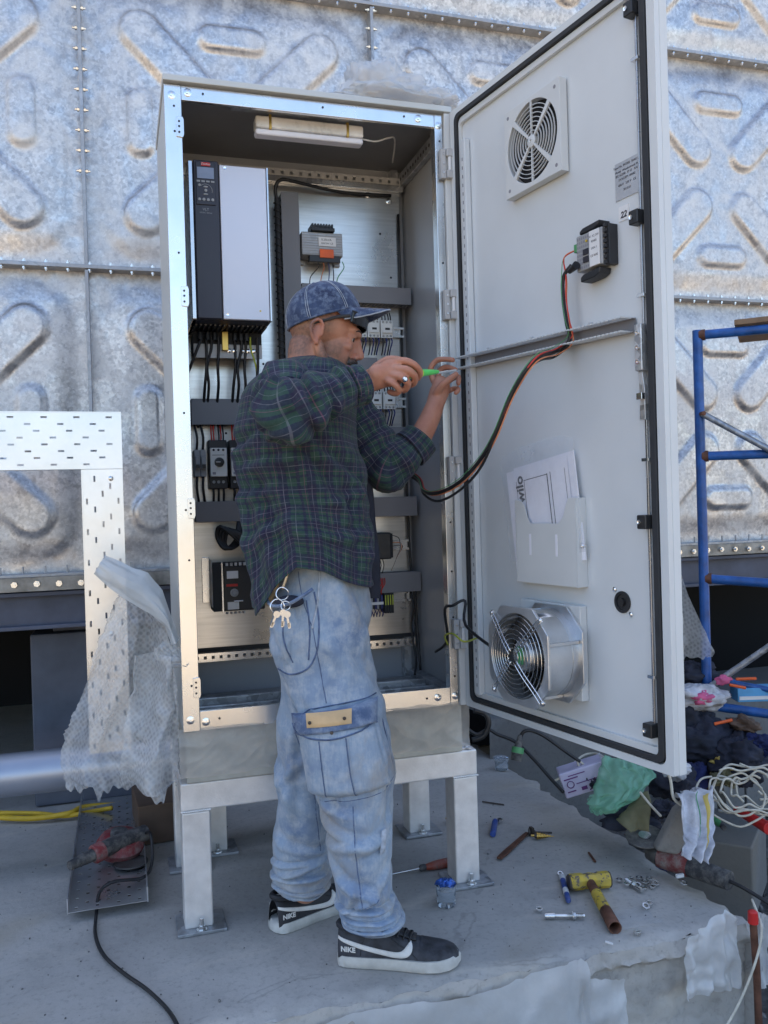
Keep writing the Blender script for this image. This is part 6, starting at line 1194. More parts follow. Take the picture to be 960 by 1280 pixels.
    seam_or_crease_shade([(0.3151,-0.1956,0.4568), (0.3314,-0.1816,0.3649), (0.345,-0.1552,0.2487)], 'seam_and_crease_dark', .0012)
    MB().lathe((0.3608,-0.4561,0.3624), TOC, [(0, .006), (.002, .0055), (.003, .002)], 12).build('snap', 'iron_dark', tr, smooth=True)
    patch('woven_tag', [[(0.4342,-0.4523,0.3972),(0.4395,-0.4495,0.3979),(0.4451,-0.4459,0.3985),(0.4509,-0.4415,0.3992)],[(0.4312,-0.4555,0.3785),(0.4364,-0.4529,0.3794),(0.4419,-0.4497,0.3802),(0.4475,-0.4457,0.3811)],[(0.4282,-0.4584,0.3598),(0.4333,-0.4561,0.3609),(0.4387,-0.4532,0.362),(0.4443,-0.4496,0.363)],[(0.4252,-0.4612,0.3412),(0.4303,-0.4592,0.3425),(0.4356,-0.4566,0.3438),(0.4411,-0.4533,0.3451)]], [[(0.4356,-0.457,0.3972),(0.4411,-0.4542,0.3979),(0.4468,-0.4507,0.3985),(0.4528,-0.4463,0.3992)],[(0.4325,-0.46,0.3785),(0.4379,-0.4575,0.3794),(0.4435,-0.4544,0.3802),(0.4494,-0.4504,0.3811)],[(0.4294,-0.4629,0.3598),(0.4347,-0.4607,0.3609),(0.4402,-0.4579,0.362),(0.446,-0.4543,0.363)],[(0.4263,-0.4657,0.3412),(0.4316,-0.4637,0.3425),(0.437,-0.4612,0.3438),(0.4427,-0.458,0.3451)]], 'seam_light', .2, tr, 4, 6, .0004)
    seam_or_crease_shade([(0.2827,-0.3628,0.9564), (0.2857,-0.3805,0.887), (0.2791,-0.382,0.8109)], 'seam_and_crease_dark', .0022, tr)
    seam_or_crease_shade([(0.293,-0.3966,0.9767), (0.3012,-0.4048,0.9127), (0.2961,-0.4089,0.8417), (0.2734,-0.397,0.791), (0.2366,-0.3597,0.7718), (0.2121,-0.3207,0.7828)], 'seam_and_crease_dark', .0024); seam_or_crease_shade([(0.2211,-0.3593,0.9127), (0.2213,-0.3702,0.8553), (0.2375,-0.3807,0.8029)], 'seam_and_crease_dark', .0020)  # dark tubes painting the shade in the hip pocket's creases
    q = MB(); q.tube([(0.2323,-0.275,1.0075), (0.2173,-0.2667,0.9734), (0.2129,-0.2238,0.9438)], [.006, .012], 8, sub=3); q.build('shirt_tail', 'sticker_gold', man, smooth=True)
    k = thing('key_ring', 'bunch of silver keys on rings hanging from a tan strap at the hip pocket', 'keys', (0.2132,-0.4144,0.9197)); kc = [(0.2178,-0.3997,0.9813), (0.2049,-0.4011,0.9514), (0.2225,-0.4117,0.9533)]
    wire('strap', [(0.2386,-0.3691,1.0284), (0.2277,-0.3816,1.0064), (0.219,-0.3947,0.9924)], .003, 'sticker_gold', k)
    for c_, r, tl in ((kc[0], .015, .3), (kc[1], .017, 1.2), (kc[2], .011, -.6)):
        c_ = Vector(c_); MB().tube([c_+(RH*cos(a*pi/12)+ZUP*sin(a*pi/12))*r+TOC*.004*sin(a*pi/12*2+tl) for a in range(24)], .0017, 6, closed=True).build('ring', 'chrome', k, smooth=True, angle=180)
    for i, (px, dx) in enumerate(((((0.2156,-0.415,0.9368)), -.1), (((0.2246,-0.4178,0.9327)), .12), (((0.2017,-0.4055,0.9329)), -.5))):
        p = Vector(px); d = (RH*dx-ZUP).normalized(); e = d.cross(TOC); q = MB(); q.lathe(p-TOC*.001, TOC, [(0, .0085), (.002, .0085)], 12)
        for a, b, w_ in ((.006, .034, .0028), (.020, .032, .0048)): q.add([p+d*a-e*w_, p+d*b-e*w_, p+d*b+e*.0026, p+d*a+e*.0026, p+d*a-e*w_+TOC*.002, p+d*b-e*w_+TOC*.002, p+d*b+e*.0026+TOC*.002, p+d*a+e*.0026+TOC*.002], [(0, 3, 2, 1), (4, 5, 6, 7), (0, 1, 5, 4), (1, 2, 6, 5), (2, 3, 7, 6), (3, 0, 4, 7)])
        q.build('key', 'steel_tool', k)
    # ---------------- cap
    cp_ = radians(15); CF = (_f*cos(cp_)+ZUP*sin(cp_)).normalized(); CU = (ZUP*cos(cp_)-_f*sin(cp_)).normalized(); CL = CU.cross(CF); CO = Vector((0.378,-0.251,1.6754))
    def Cp(x, y, z): return CO+CF*x+CL*y+CU*z
    cl = Cloth()
    def dome(u, v):
        a = 2*pi*u; e = v*pi/2; r = cos(e)**.82; crease = .0022*abs(sin(3*a))**.3; f = 1+.018*nz((cos(a)*2, sin(a)*2, v*2), 1.6)
        cl.uv.append((u*.55, v*.2)); x = .099*r*cos(a)*f; y = .086*r*sin(a)*f; z = .098*sin(e)**.92*(1+.05*cos(a)*cos(e))
        return Cp(x*(1-crease*0), y, z-.006*(1-v)*0)-(Cp(x, y, 0)-CO).normalized()*(.0022*(1-abs(sin(3*a))**.25)) if r > .02 else Cp(x, y, z)
    cl.m.grid(dome, 96, 40); cap = cl.m.build('cap', 'denim_dark', man, smooth=True, angle=180, uvs=cl.uv, solid=.002)
    for i in range(6):
        for o_ in (-.03, .03):
            MB().tube([Cp(.1005*(cos(e)**.82)*cos(pi/3*i+o_), .0875*(cos(e)**.82)*sin(pi/3*i+o_), .099*sin(e)**.92*(1+.05*cos(pi/3*i)*cos(e))) for e in [k*pi/2/16 for k in range(16)]], .0008, 4).build('stitching', 'seam_light', cap, smooth=True)
    MB().ell(Cp(0, 0, .099), (.007, .007, .004), 12, 8).build('button', 'denim_dark', cap, smooth=True)
    MB().tube([Cp(.100*cos(2*pi*i/48), .087*sin(2*pi*i/48), .003) for i in range(48)], .0028, 6, closed=True).build('sweatband', 'denim_dark', cap, smooth=True)
    cl = Cloth()
    def brim(u, v):
        a = radians(-78+156*u); b = Vector((.097*cos(a), .085*sin(a), .004)); ext = .080*(max(0, cos(a*1.12)))**.55; cl.uv.append((u*.3, v*.1))
        return Cp(b.x+ext*v, b.y*(1-.06*v), b.z-.020*v*ext/.078-.022*(sin(a)**2)*v)
    cl.m.grid(brim, 48, 14); cl.m.build('brim', 'denim_dark', cap, smooth=True, angle=60, uvs=cl.uv, solid=.004)
    MB().tube([brim(i/40, 1.0) for i in range(41)], .0023, 6).build('brim_edge', 'seam_light', cap, smooth=True)
    for vv in (.35, .6, .8): MB().tube([brim(.06+.88*i/40, vv)+CU*.0024 for i in range(41)], .0005, 4).build('stitching', 'seam_light', cap)
    # sunglasses pushed up under the brim
    g = thing('sunglasses', 'black wraparound sunglasses pushed up on the forehead under the cap brim', 'sunglasses', H(.06, 0, .04))
    def lens(u, v): a = radians(-66+132*u); hh = .013*(.55+.45*abs(sin(a*1.6)))+.002; return H(.016+.094*cos(a), .089*sin(a), .050-.004*sin(a)**2+(v-.5)*2*hh)
    MB().grid(lens, 40, 8).build('lens', 'lens_black', g, smooth=True, angle=180, solid=.0025)
    MB().tube([lens(i/40, 1) for i in range(41)], .0022, 6).build('frame_rim', 'black_plastic', g, smooth=True)
    for s in (-1, 1): MB().tube([H(.050, s*.081, .048), H(.020, s*.084, .036), H(-.012, s*.084, .018), H(-.040, s*.080, .004)], [.0050, .0026], 7, sub=4).build('temple', 'black_plastic', g, smooth=True)
    # ring and screwdriver
    MB().lathe(Vector((0.4912,-0.5569,1.4798))-Vector((0, 0, .002)), (TOC*.8+RH*.2), [(0, .007), (.003, .007), (.005, .0055), (.007, .004)], 16).build('finger_ring', 'steel_tool', man, smooth=True, angle=40)
    t = thing('screwdriver', 'green handled screwdriver held against the end of the slotted duct', 'screwdriver', (0.5391,-0.5003,1.5007))
    p0, p1, p2, p3 = (Vector(q) for q in ((0.503,-0.505,1.4974), (0.5659,-0.4771,1.5048), (0.6209,-0.4312,1.515), (0.6879,-0.3889,1.5291))); d = (p3-p0).normalized()
    L1, L2 = (p1-p0).length, (p2-p0).length
    MB().lathe(p0-d*.045, d, [(0, .008), (.004, .012), (.03, .0125), (.045+L1-.012, .0115)], 14).build('grip', 'lime', t, smooth=True); MB().lathe(p0+d*(L1-.012), d, [(0, .0125), (.010, .0128), (.014, .011)], 14).build('collar', 'lime', t, smooth=True)
    MB().lathe(p0+d*(L1+.002), d, [(0, .0105), (.006, .0090), (.02, .0085), (L2-L1-.006, .0055), (L2-L1, .0045)], 14).build('neck', 'green_screw', t, smooth=True); MB().cyl(p2, p3, .0030, n=10).build('blade', 'chrome', t, smooth=True, angle=40)
    # ---------------- shoes
    def shoe(heel, toe, lab, scuff):
        X = (Vector(toe)-Vector(heel)); X.z = 0; L = .300; X.normalize(); Yv = ZUP.cross(X); fr = frame_mat(Vector((heel[0], heel[1], .0015)), X, Yv, ZUP) @ Matrix.Scale(1.06, 4)
        s = MB(); out = bpy.data.objects.new('shoe', None); COL.objects.link(out); attach(out, man, Vector(heel)); out['label'] = lab
        def prof(tab, x):
            for (a, va), (b, vb) in zip(tab, tab[1:]):
                if x <= b: t = (x-a)/(b-a); t = t*t*(3-2*t) if False else t; return va+(vb-va)*t
            return tab[-1][1]
        hw = [(0, .020), (.006, .029), (.02, .0355), (.06, .0385), (.12, .040), (.17, .0455), (.215, .051), (.25, .0485), (.275, .040), (.292, .026), (.300, .006)]
        ht = [(0, .078), (.01, .086), (.05, .086), (.09, .084), (.12, .082), (.15, .075), (.18, .064), (.21, .0545), (.24, .050), (.265, .047), (.285, .041), (.300, .026)]
        N = 60; Kk = 28
        def up(x, a):  # a 0..pi over the top
            w = prof(hw, x)*.97; h = prof(ht, x); c_, s_ = cos(a), sin(a); return (x, w*(abs(c_)**.62)*(1 if c_ > 0 else -1)*(1-.18*s_), .018+(h-.018)*(s_**.8))
        m_ = MB(fr); m_.grid(lambda u, v: Vector(up(.003+.294*u, pi*v))+Vector((0, 0, .0015*nz((u*9, v*5, 1)))), N, Kk); uo = m_.build('upper', 'shoe_scuffed' if scuff else 'shoe_black', out, smooth=True, angle=180)
        m_ = MB(fr)
        def sole(u, v):
            a = 2*pi*u; x = .150-.152*cos(a); w = prof(hw, max(0, min(.3, x)))*1.05+.002; y = w*(1 if a < pi else -1)*(min(1, abs(sin(a))*3.0)**.5)
            z = [0, .003, .018, .027, .027][v] if isinstance(v, int) else 0
            k = 1 if v in (1, 2) else .93 if v == 0 else .95 if v == 3 else .6
            toe_up = .006*max(0, (x-.235)/.065)**2; return (.150+(x-.150)*k, y*k, z+toe_up)
        vs = [sole(i/96, j) for j in range(5) for i in range(96)]; fs = [(j*96+i, j*96+(i+1) % 96, (j+1)*96+(i+1) % 96, (j+1)*96+i) for j in range(4) for i in range(96)]+[tuple(range(95, -1, -1))]
        m_.add(vs, fs); m_.build('sole', 'rubber_white', out, smooth=True, angle=50)
        m_ = MB(fr); m_.grid(lambda u, v: ((lambda q: (q[0], q[1]*1.012, q[2]+.0016))(up(.205+.092*u, pi*(.06+.88*v)))), 14, 20); m_.build('toe_cap', 'shoe_scuffed', out, smooth=True, angle=180)
        # side surface point for marks
        def side(x, z, off=.0016, sd_=-1):
            w = prof(hw, x)*.97; h = prof(ht, x); s_ = min(1, max(0, (z-.018)/(h-.018)))**(1/.8); c_ = sqrt(max(0, 1-s_*s_)); return Vector((x, sd_*(w*c_**.62*(1-.18*s_)+off), z))
        lo = [(.004, .064), (.04, .052), (.08, .042), (.12, .034), (.15, .0305), (.172, .033), (.184, .042), (.187, .054), (.183, .062)]
        hi = [(.004, .071), (.04, .062), (.08, .053), (.115, .0465), (.142, .0435), (.157, .0445), (.166, .049), (.174, .057), (.181, .0625)]
        for sd_ in (-1, 1):
            m_ = MB(fr); n = 32
            def sw(u, v): a = ip(lo, u); b = ip(hi, u); return side(a[0]+(b[0]-a[0])*v, a[1]+(b[1]-a[1])*v, .0022, sd_)
            m_.grid(sw, n, 3); m_.build('swoosh', 'swoosh_white', out, smooth=True, angle=180, solid=.001)
            q0, q1 = side(.010, .043, .003, sd_), side(.050, .043, .003, sd_); mid_ = (q0+q1)/2; dx = (q1-q0) if sd_ < 0 else (q0-q1)
            wp = fr @ mid_; wx = (fr.to_3x3() @ dx).normalized(); nn = wx.cross(ZUP).normalized(); lettering('print', 'NIKE', .018, frame_mat(wp, wx, ZUP, nn), 'swoosh_white', out, depth=.0008, bold=.0006)
            wire('seam_or_crease_shade', [fr @ side(x, z, .001, sd_) for x, z in ((.060, .030), (.064, .055), (.075, .078))], .0009, 'gasket', out); wire('seam_or_crease_shade', [fr @ side(x, z, .001, sd_) for x, z in ((.200, .028), (.180, .045), (.150, .060), (.120, .078))], .0009, 'gasket', out)
        # collar, tongue, laces
        m_ = MB(fr); m_.tube([(.055+.052*cos(a*pi/12), .030*sin(a*pi/12), .086+.006*abs(cos(a*pi/12))) for a in range(24)], .0075, 8, closed=True); m_.build('collar', 'shoe_black', out, smooth=True)
        m_ = MB(fr); m_.prism([(.100, -.020), (.190, -.017), (.196, 0), (.190, .017), (.100, .020)], 0, .003, 'xy'); m_.v = [v for v in m_.v]
        m_ = MB(fr); m_.grid(lambda u, v: (.095+.100*u, (-.021+.042*v)*(1-.15*u), prof(ht, .095+.100*u)+.007-.004*abs(v-.5)*2-.001*u), 12, 6); m_.build('tongue', 'shoe_black', out, smooth=True, solid=.003, angle=180)
        for i in range(6):
            x = .112+.014*i; z = prof(ht, x)+.009; wv = .024*(1-.04*i); wire('lace', [fr @ Vector(p) for p in ((x-.004, -wv-.006, z-.010), (x, -wv*.5, z), (x+.004, 0, z+.002), (x, wv*.5, z), (x-.004, wv+.006, z-.010))], .0026, 'shoe_black', out, n=5, sub=3)
        for s_ in (-1, 1): wire('lace_loop', [fr @ Vector(p) for p in ((.115, 0, .098), (.110, s_*.020, .112), (.122, s_*.034, .104), (.130, s_*.020, .092), (.118, s_*.004, .096))], .0022, 'shoe_black', out, n=5)
    shoe((.362, -.262, 0), (.676, -.398, 0), 'scuffed black sneaker with white sole on the forward foot', True)
    shoe((.225, -.055, 0), (.475, .060, 0), 'black sneaker with white sole on the rear foot', False)

# ------------------------------------------------------------------ tools and hardware on the slab
def flat_nut(m, x, y, r=.0085, h=.006, rot=0.):
    N = 24; ou = [(x+r/max(abs(cos(a-round((a)/(pi/3))*(pi/3))), .1)*cos(a+rot)*.94, y+r/max(abs(cos(a-round((a)/(pi/3))*(pi/3))), .1)*sin(a+rot)*.94) for a in [2*pi*i/N for i in range(N)]]
    inn = [(x+r*.55*cos(2*pi*i/N+rot), y+r*.55*sin(2*pi*i/N+rot)) for i in range(N)]
    vs = [(a, b, z) for P in (ou, inn) for z in (.001, .001+h) for a, b in P]; fs = []
    for i in range(N):
        j = (i+1) % N; fs += [(i, j, N+j, N+i), (2*N+i, 3*N+i, 3*N+j, 2*N+j), (N+i, N+j, 3*N+j, 3*N+i), (i, 2*N+i, 2*N+j, j)]
    m.add(vs, fs)
def build_tools():
    def Z(p, h): return Vector((p[0], p[1], h))
    # hammer
    t = thing('sledge_hammer', 'short sledge hammer with worn yellow head and pipe handle lying on the slab', 'hammer', (1.1943,-0.1236,0))
    a, b = Vector((1.1173,-0.1206,0.028)), Vector((1.2433,-0.1448,0.028)); d = (b-a).normalized(); e = Vector((-d.y, d.x, 0)); X = frame_mat(a, d, e, ZUP); L = (b-a).length
    m = MB(X); s = .023
    def oct_(k): return [(k*cos(radians(22.5+45*i))*1.082*s, k*sin(radians(22.5+45*i))*1.082*s) for i in range(8)]
    st = [(0, .86), (.006, 1.), (L*.30, 1.), (L*.36, .88), (L*.5, .98), (L*.64, .88), (L*.70, 1.), (L-.006, 1.), (L, .86)]
    vs = [(x, p, q) for x, k in st for p, q in oct_(k)]; m.add(vs, [(i*8+j, i*8+(j+1) % 8, (i+1)*8+(j+1) % 8, (i+1)*8+j) for i in range(len(st)-1) for j in range(8)]+[tuple(range(7, -1, -1)), tuple(range((len(st)-1)*8, len(st)*8))])
    hd = m.build('head', 'hammer_yellow', t, bevel=.0015)
    for x0, x1 in ((-.0012, .004), (L-.004, L+.0012)): m = MB(X); m.prism([(p*.93, q*.93) for p, q in oct_(1)], x0, x1, 'yz'); m.build('striking_face', 'iron_dark', hd)
    c = (a+b)/2; h1 = Vector((1.1085,-0.3893,0.015)); hdv = (h1-c); 
    MB().cyl(c-hdv.normalized()*.025, c+hdv*.32+ZUP*.001, .0135, .0145, 16).build('handle_neck', 'rust_metal', t, smooth=True, angle=40); MB().cyl(c+hdv*.30, c+hdv*.68, .0165, .017, 16).build('painted_sleeve', 'hammer_yellow', t, smooth=True, angle=40)
    MB().cyl(c+hdv*.66, h1, .0165, .0175, 18, caps=False).build('pipe_handle', 'rust_metal', t, smooth=True, angle=40, solid=.002)
    # marker pens
    def pen(a, b, body, cap_, lab, r=.0085):
        t = thing('marker_pen', lab, 'marker', a); a, b = Vector(a), Vector(b); a.z = b.z = r+.001; d = (b-a).normalized(); L = (b-a).length
        MB().lathe(a, d, [(0, r*.8), (.004, r), (L*.72, r), (L*.72, r*.9)], 14).build('barrel', body, t, smooth=True, angle=40); MB().lathe(a+d*L*.725, d, [(0, r*.92), (L*.24, r*.95), (L*.275, r*.6)], 14).build('cap', cap_, t, smooth=True, angle=40)
        if body == 'label_white': MB().lathe(a+d*L*.2, d, [(0, r*1.03), (L*.35, r*1.03)], 14).build('print_band', 'blue_plastic', t, smooth=True, angle=40)
    pen((1.1413,-0.031,0), (1.0741,-0.1964,0), 'label_white', 'blue_plastic', 'white and blue marker pen lying next to the yellow hammer head')
    # anchor bolts and nuts
    def bolt(a, b, lab, r=.005, nuts=(.72,)):
        t = thing('anchor_bolt', lab, 'bolt', a); a, b = Vector(a), Vector(b); a.z = b.z = .010; d = (b-a).normalized(); L = (b-a).length
        MB().lathe(a, d, [(0, r*1.3), (.008, r*1.5), (.028, r*1.45), (.030, r), (L, r)], 12).build('shank', 'bolt_zinc', t, smooth=True, angle=40)
        m = MB()
        for i in range(int(L*.42/.0028)): m.lathe(a+d*(L*.56+.0028*i), d, [(0, r*1.0), (.0014, r*1.18), (.0028, r*1.0)], 10)
        m.build('thread', 'bolt_zinc', t, smooth=True)
        for f in nuts: MB().lathe(a+d*L*f, d, [(0, r*1.9), (.006, r*1.9)], 6).build('nut', 'bolt_zinc', t, bevel=.0008); MB().lathe(a+d*(L*f-.003), d, [(0, r*2.2), (.0015, r*2.2)], 16).build('washer', 'bolt_zinc', t)
    bolt((0.9676,-0.2502,0), (1.0727,-0.2895,0), 'long zinc anchor bolt lying alone in the middle of the slab', .0055)
    bolt((1.3143,-0.2096,0), (1.3104,-0.1261,0), 'zinc bolt lying diagonally in the heap of nuts beside the hammer', .005, (.5,))
    pts = [(1.2952,-0.1143,0), (1.2994,-0.1518,0), (1.3231,-0.137,0), (1.3287,-0.1629,0), (1.3554,-0.1312,0), (1.3521,-0.1659,0), (1.3627,-0.1876,0), (1.3813,-0.1771,0), (1.3785,-0.1521,0), (1.3319,-0.1876,0), (1.2872,-0.282,0), (1.2644,-0.2999,0), (1.1617,-0.4145,0), (0.9728,-0.206,0), (1.4565,-0.2115,0), (1.148,-0.0086,0)]
    N0 = None
    for i, p in enumerate(pts):
        lone = {12: 'zinc nut alone near the front edge of the slab', 13: 'small zinc nut left of the long anchor bolt', 14: 'zinc nut beside the angle grinder', 15: 'zinc nut touching the end of the marker pen', 10: 'zinc nut, upper one of the pair below the heap', 11: 'zinc nut, lower one of the pair below the heap'}.get(i)
        m = MB(); flat_nut(m, 0, 0, .0095+.001*(i % 3), .007, i); m.v = [Matrix.Rotation(.15*(i % 4), 3, 'X') @ v+Vector((p[0], p[1], .001+.003*(i % 3))) for v in m.v]
        o = m.build('nut', 'bolt_zinc', bevel=.0006); tag(o, lone or 'zinc nut or washer in the small heap beside the yellow hammer', 'nut', 'nuts and washers scattered on the slab')
    # screwdriver with a red handle
    t = thing('screwdriver', 'old screwdriver with red wooden handle lying between the stand legs', 'screwdriver', (0.7949,0.205,0)); a, b = Vector((0.6373,0.1584,0.014)), Vector((0.8582,0.1785,0.014)); d = (b-a).normalized(); L = (b-a).length
    MB().cyl(a, a+d*L*.5, .0032, n=10).build('blade', 'steel_tool', t, smooth=True, angle=40); MB().lathe(a+d*L*.46, d, [(0, .007), (.004, .011), (.018, .011), (.022, .009)], 12).build('ferrule', 'tool_black', t, smooth=True, angle=40)
    MB().lathe(a+d*(L*.46+.021), d, [(0, .009), (.012, .0115), (.04, .0150), (L*.54-.035, .0155), (L*.54-.025, .010)], 16).build('handle', 'handle_red', t, smooth=True, angle=60)
    # tinned plastic cup with blue foil
    def cup(p, lab, r, h, foil):
        t = thing('water_cup', lab, 'plastic cup', p); q = Vector((p[0], p[1], .002))
        MB().lathe(q, ZUP, [(0, r*.80), (.003, r*.84), (h*.3, r*.9), (h*.34, r*.87), (h, r)], 28).build('cup', 'water_cup', t, smooth=True, angle=50)
        m = MB(); m.grid(lambda u, v: q+Vector(((r*1.02*v+.006*v*nz((u*9, v, p[0]*9)))*cos(2*pi*u), (r*1.02*v+.006*v*nz((u*9, v, 3)))*sin(2*pi*u), h+.004+.010*nz((cos(u*6.28)*2, sin(u*6.28)*2, v*2+p[0]), 1.3))), 36, 8); m.build('torn_lid', foil, t, smooth=True, angle=180)
        m = MB(); m.grid(lambda u, v: q+Vector(((r+.003)*cos(2*pi*u), (r+.003)*sin(2*pi*u), h+.003-.014*v+.004*nz((u*14, v, 4)))), 40, 4); m.build('lid_skirt', 'clear_film', t, smooth=True, angle=180)
    cup((0.7369,-0.0747,0), 'clear plastic water cup with torn blue foil lid standing by the stand foot', .031, .062, 'blue_foil')
    cup((1.4365,1.0489,0), 'small clear plastic cup with blue rim standing at the far slab edge', .033, .050, 'clear_film')
    # lighter, drill bits, chisel, rod pieces
    t = thing('blue_lighter', 'dark blue plastic cutter lying on the slab behind the chisel', 'cutter', (1.118,0.4313,0)); a, b = Vector((1.0797,0.3529,0.01)), Vector((1.142,0.4695,0.01)); d = (b-a).normalized()
    MB().lathe(a, d, [(0, .009), (.002, .011), ((b-a).length*.85, .011), ((b-a).length, .009)], 10).build('body', 'blue_plastic', t, smooth=True, angle=40); MB().lathe(b+Vector((.018, -.004, -.002)), (0, 0, 1), [(0, .010), (.008, .010)], 8).build('wheel', 'steel_tool', t)
    t = thing('chisel', 'rusty flat chisel lying on the slab', 'chisel', (1.1009,0.2416,0)); a, b = Vector((1.0168,0.1628,0.007)), Vector((1.2012,0.3267,0.008)); d = (b-a).normalized(); e = Vector((-d.y, d.x, 0)); L = (b-a).length
    MB(frame_mat(a, d, e, ZUP)).prism([(0, -.009), (L*.25, -.011), (L*.85, -.008), (L, -.006), (L, .006), (L*.85, .008), (L*.25, .011), (0, .009)], -.003, .003, 'xy').build('blade', 'rust_metal', t, bevel=.001)
    t = thing('hole_cutter', 'dark steel step cutter with shank lying at the end of the chisel', 'drill bit', (1.2376,0.343,0)); a, b = Vector((1.2026,0.323,0.012)), Vector((1.2776,0.2855,0.012)); d = (b-a).normalized()
    MB().lathe(a, d, [(0, .006), (.002, .014), (.008, .014), (.009, .008), (.026, .007)], 12).build('cutter', 'iron_dark', t, smooth=True, angle=35); MB().cyl(a+d*.026, b, .0035, n=8).build('shank', 'iron_dark', t, smooth=True, angle=40); MB().box(a.x+.006, a.x+.016, a.y-.018, a.y+.004, .012, .030).build('wing', 'iron_dark', t, bevel=.001)
    def cone(p, q, lab, mat='brass_gold'):
        t = thing('step_drill', lab, 'drill bit', p); a, b = Vector(p), Vector(q); a.z = b.z = .013; d = (b-a).normalized(); L = (b-a).length; pr = [(0, .004), (L*.25, .004), (L*.25, .013)]
        for i in range(6): pr += [(L*(.30+.11*i), .013-.0019*i), (L*(.31+.11*i), .0112-.0019*i)]
        MB().lathe(a, d, pr+[(L, .001)], 14).build('stepped_cone', mat, t, smooth=True, angle=30); MB().lathe(a+d*L*.14, d, [(0, .009), (L*.12, .010)], 10).build('collar', 'iron_dark', t, smooth=True, angle=40)
    cone((1.1969,0.2875,0), (1.2685,0.2518,0), 'gold coloured step drill lying beside the dark cutter'); cone((0.9812,0.5537,0), (1.0036,0.4514,0), 'gold coloured step drill half hidden behind the stand leg')
    for a, b, r, mt, lab in (((1.316,0.1013,0.005), (1.2986,0.0318,0.005), .004, 'rust_metal', 'short rusty bolt lying on the slab above the hammer'), ((1.1878,0.6918,0.004), (1.2512,0.6272,0.004), .003, 'iron_dark', 'thin dark drill bit lying across the middle of the slab'), ((1.0564,-0.425,0.004), (1.0674,-0.4425,0.004), .003, 'label_white', 'scrap of white plastic near the front edge of the slab')):
        o = MB().cyl(a, b, r, n=8).build('metal_pin', mt, smooth=True, angle=40); tag(o, lab, 'scrap')
    o = MB(); p = Vector((1.1985,-0.3316,0)); o.grid(lambda u, v: p+Vector(((u-.5)*.13, (v-.5)*.10, .002+.004*max(0, nz((u*5, v*5, 2)))))+Vector((.01*nz((v*4, 0, 0)), .014*nz((u*4, 0, 1)), 0)), 16, 12); tag(o.build('plastic_scrap', 'clear_film', smooth=True, angle=180), 'flat scrap of clear film on the slab beside the hammer handle', 'plastic film')
    # angle grinder
    t = thing('angle_grinder', 'dirty red angle grinder with black handle lying at the corner of the slab', 'angle grinder', (1.5287,-0.0969,0))
    h0, h1, h2, h3 = (Vector(q) for q in ((1.4399,-0.0649,0.06), (1.4544,-0.1035,0.052), (1.4977,-0.1889,0.046), (1.5459,-0.3113,0.044))); d = (h3-h1).normalized()
    MB().tube([h0, h1], [.030, .034], 16).build('gear_head', 'grinder_metal', t, smooth=True, bevel=.005); MB().tube([h1, h1.lerp(h2, .6), h2], [.036, .033], 18, sub=3).build('motor_housing', 'grinder_red', t, smooth=True, angle=50)
    MB().tube([h2, h2.lerp(h3, .3), h2.lerp(h3, .7), h3], [.031, .028], 16, sub=3).build('handle', 'tool_black', t, smooth=True, angle=50)
    MB().box(h2.x-.06, h2.x-.035, h2.y-.020, h2.y-.012, h2.z-.020, h2.z-.010).build('label', 'label_white', t)
    ax = Vector((-.15, -.25, 1)).normalized(); g0 = h0+Vector((-.012, .008, .018)); MB().lathe(g0, ax, [(0, .020), (.016, .020), (.018, .052), (.024, .056), (.026, .050)], 32).build('guard', 'grinder_metal', t, smooth=True, angle=35)
    MB().lathe(g0+ax*.027, ax, [(0, .060), (.003, .060)], 32).build('disc', 'disc_grey', t, smooth=True, angle=35); MB().lathe(g0+ax*.030, ax, [(0, .020), (.004, .020), (.005, .012)], 20).build('disc_nut', 'steel_tool', t, smooth=True, angle=35)
    MB().prism([(g0.x-.025, g0.y+.030), (g0.x+.055, g0.y+.022), (g0.x+.055, g0.y+.046), (g0.x-.020, g0.y+.055)], g0.z+.030, g0.z+.036, 'xy').build('white_rim', 'label_white', t)
    o = MB().tube([h3-d*.01, h3+d*.06-ZUP*.01, h3+d*.12+Vector((.02, -.02, -.05)), h3+Vector((.16, -.10, -.20)), h3+Vector((.16, -.2, -.36))], .006, 8, sub=6).build('power_cord', 'cable_black', t, smooth=True, angle=180)
def crumple(name, mat, c, r, seed, n=48, amp=.35, sc=1.8, rot=0, **k):
    m = MB()
    def f(p): q = p+Vector((seed*3.1, seed, 0)); return p*(1+amp*.8*noise.noise(q*sc)-amp*.75*abs(noise.noise(q*sc*2.1))-amp*.35*abs(noise.noise(q*sc*4.7))+amp*.10*noise.noise(q*sc*9))
    m.ell(c, r, n, n*2//3, Matrix.Rotation(rot, 3, 'Z'), f); return m.build(name, mat, smooth=True, angle=180, **k)
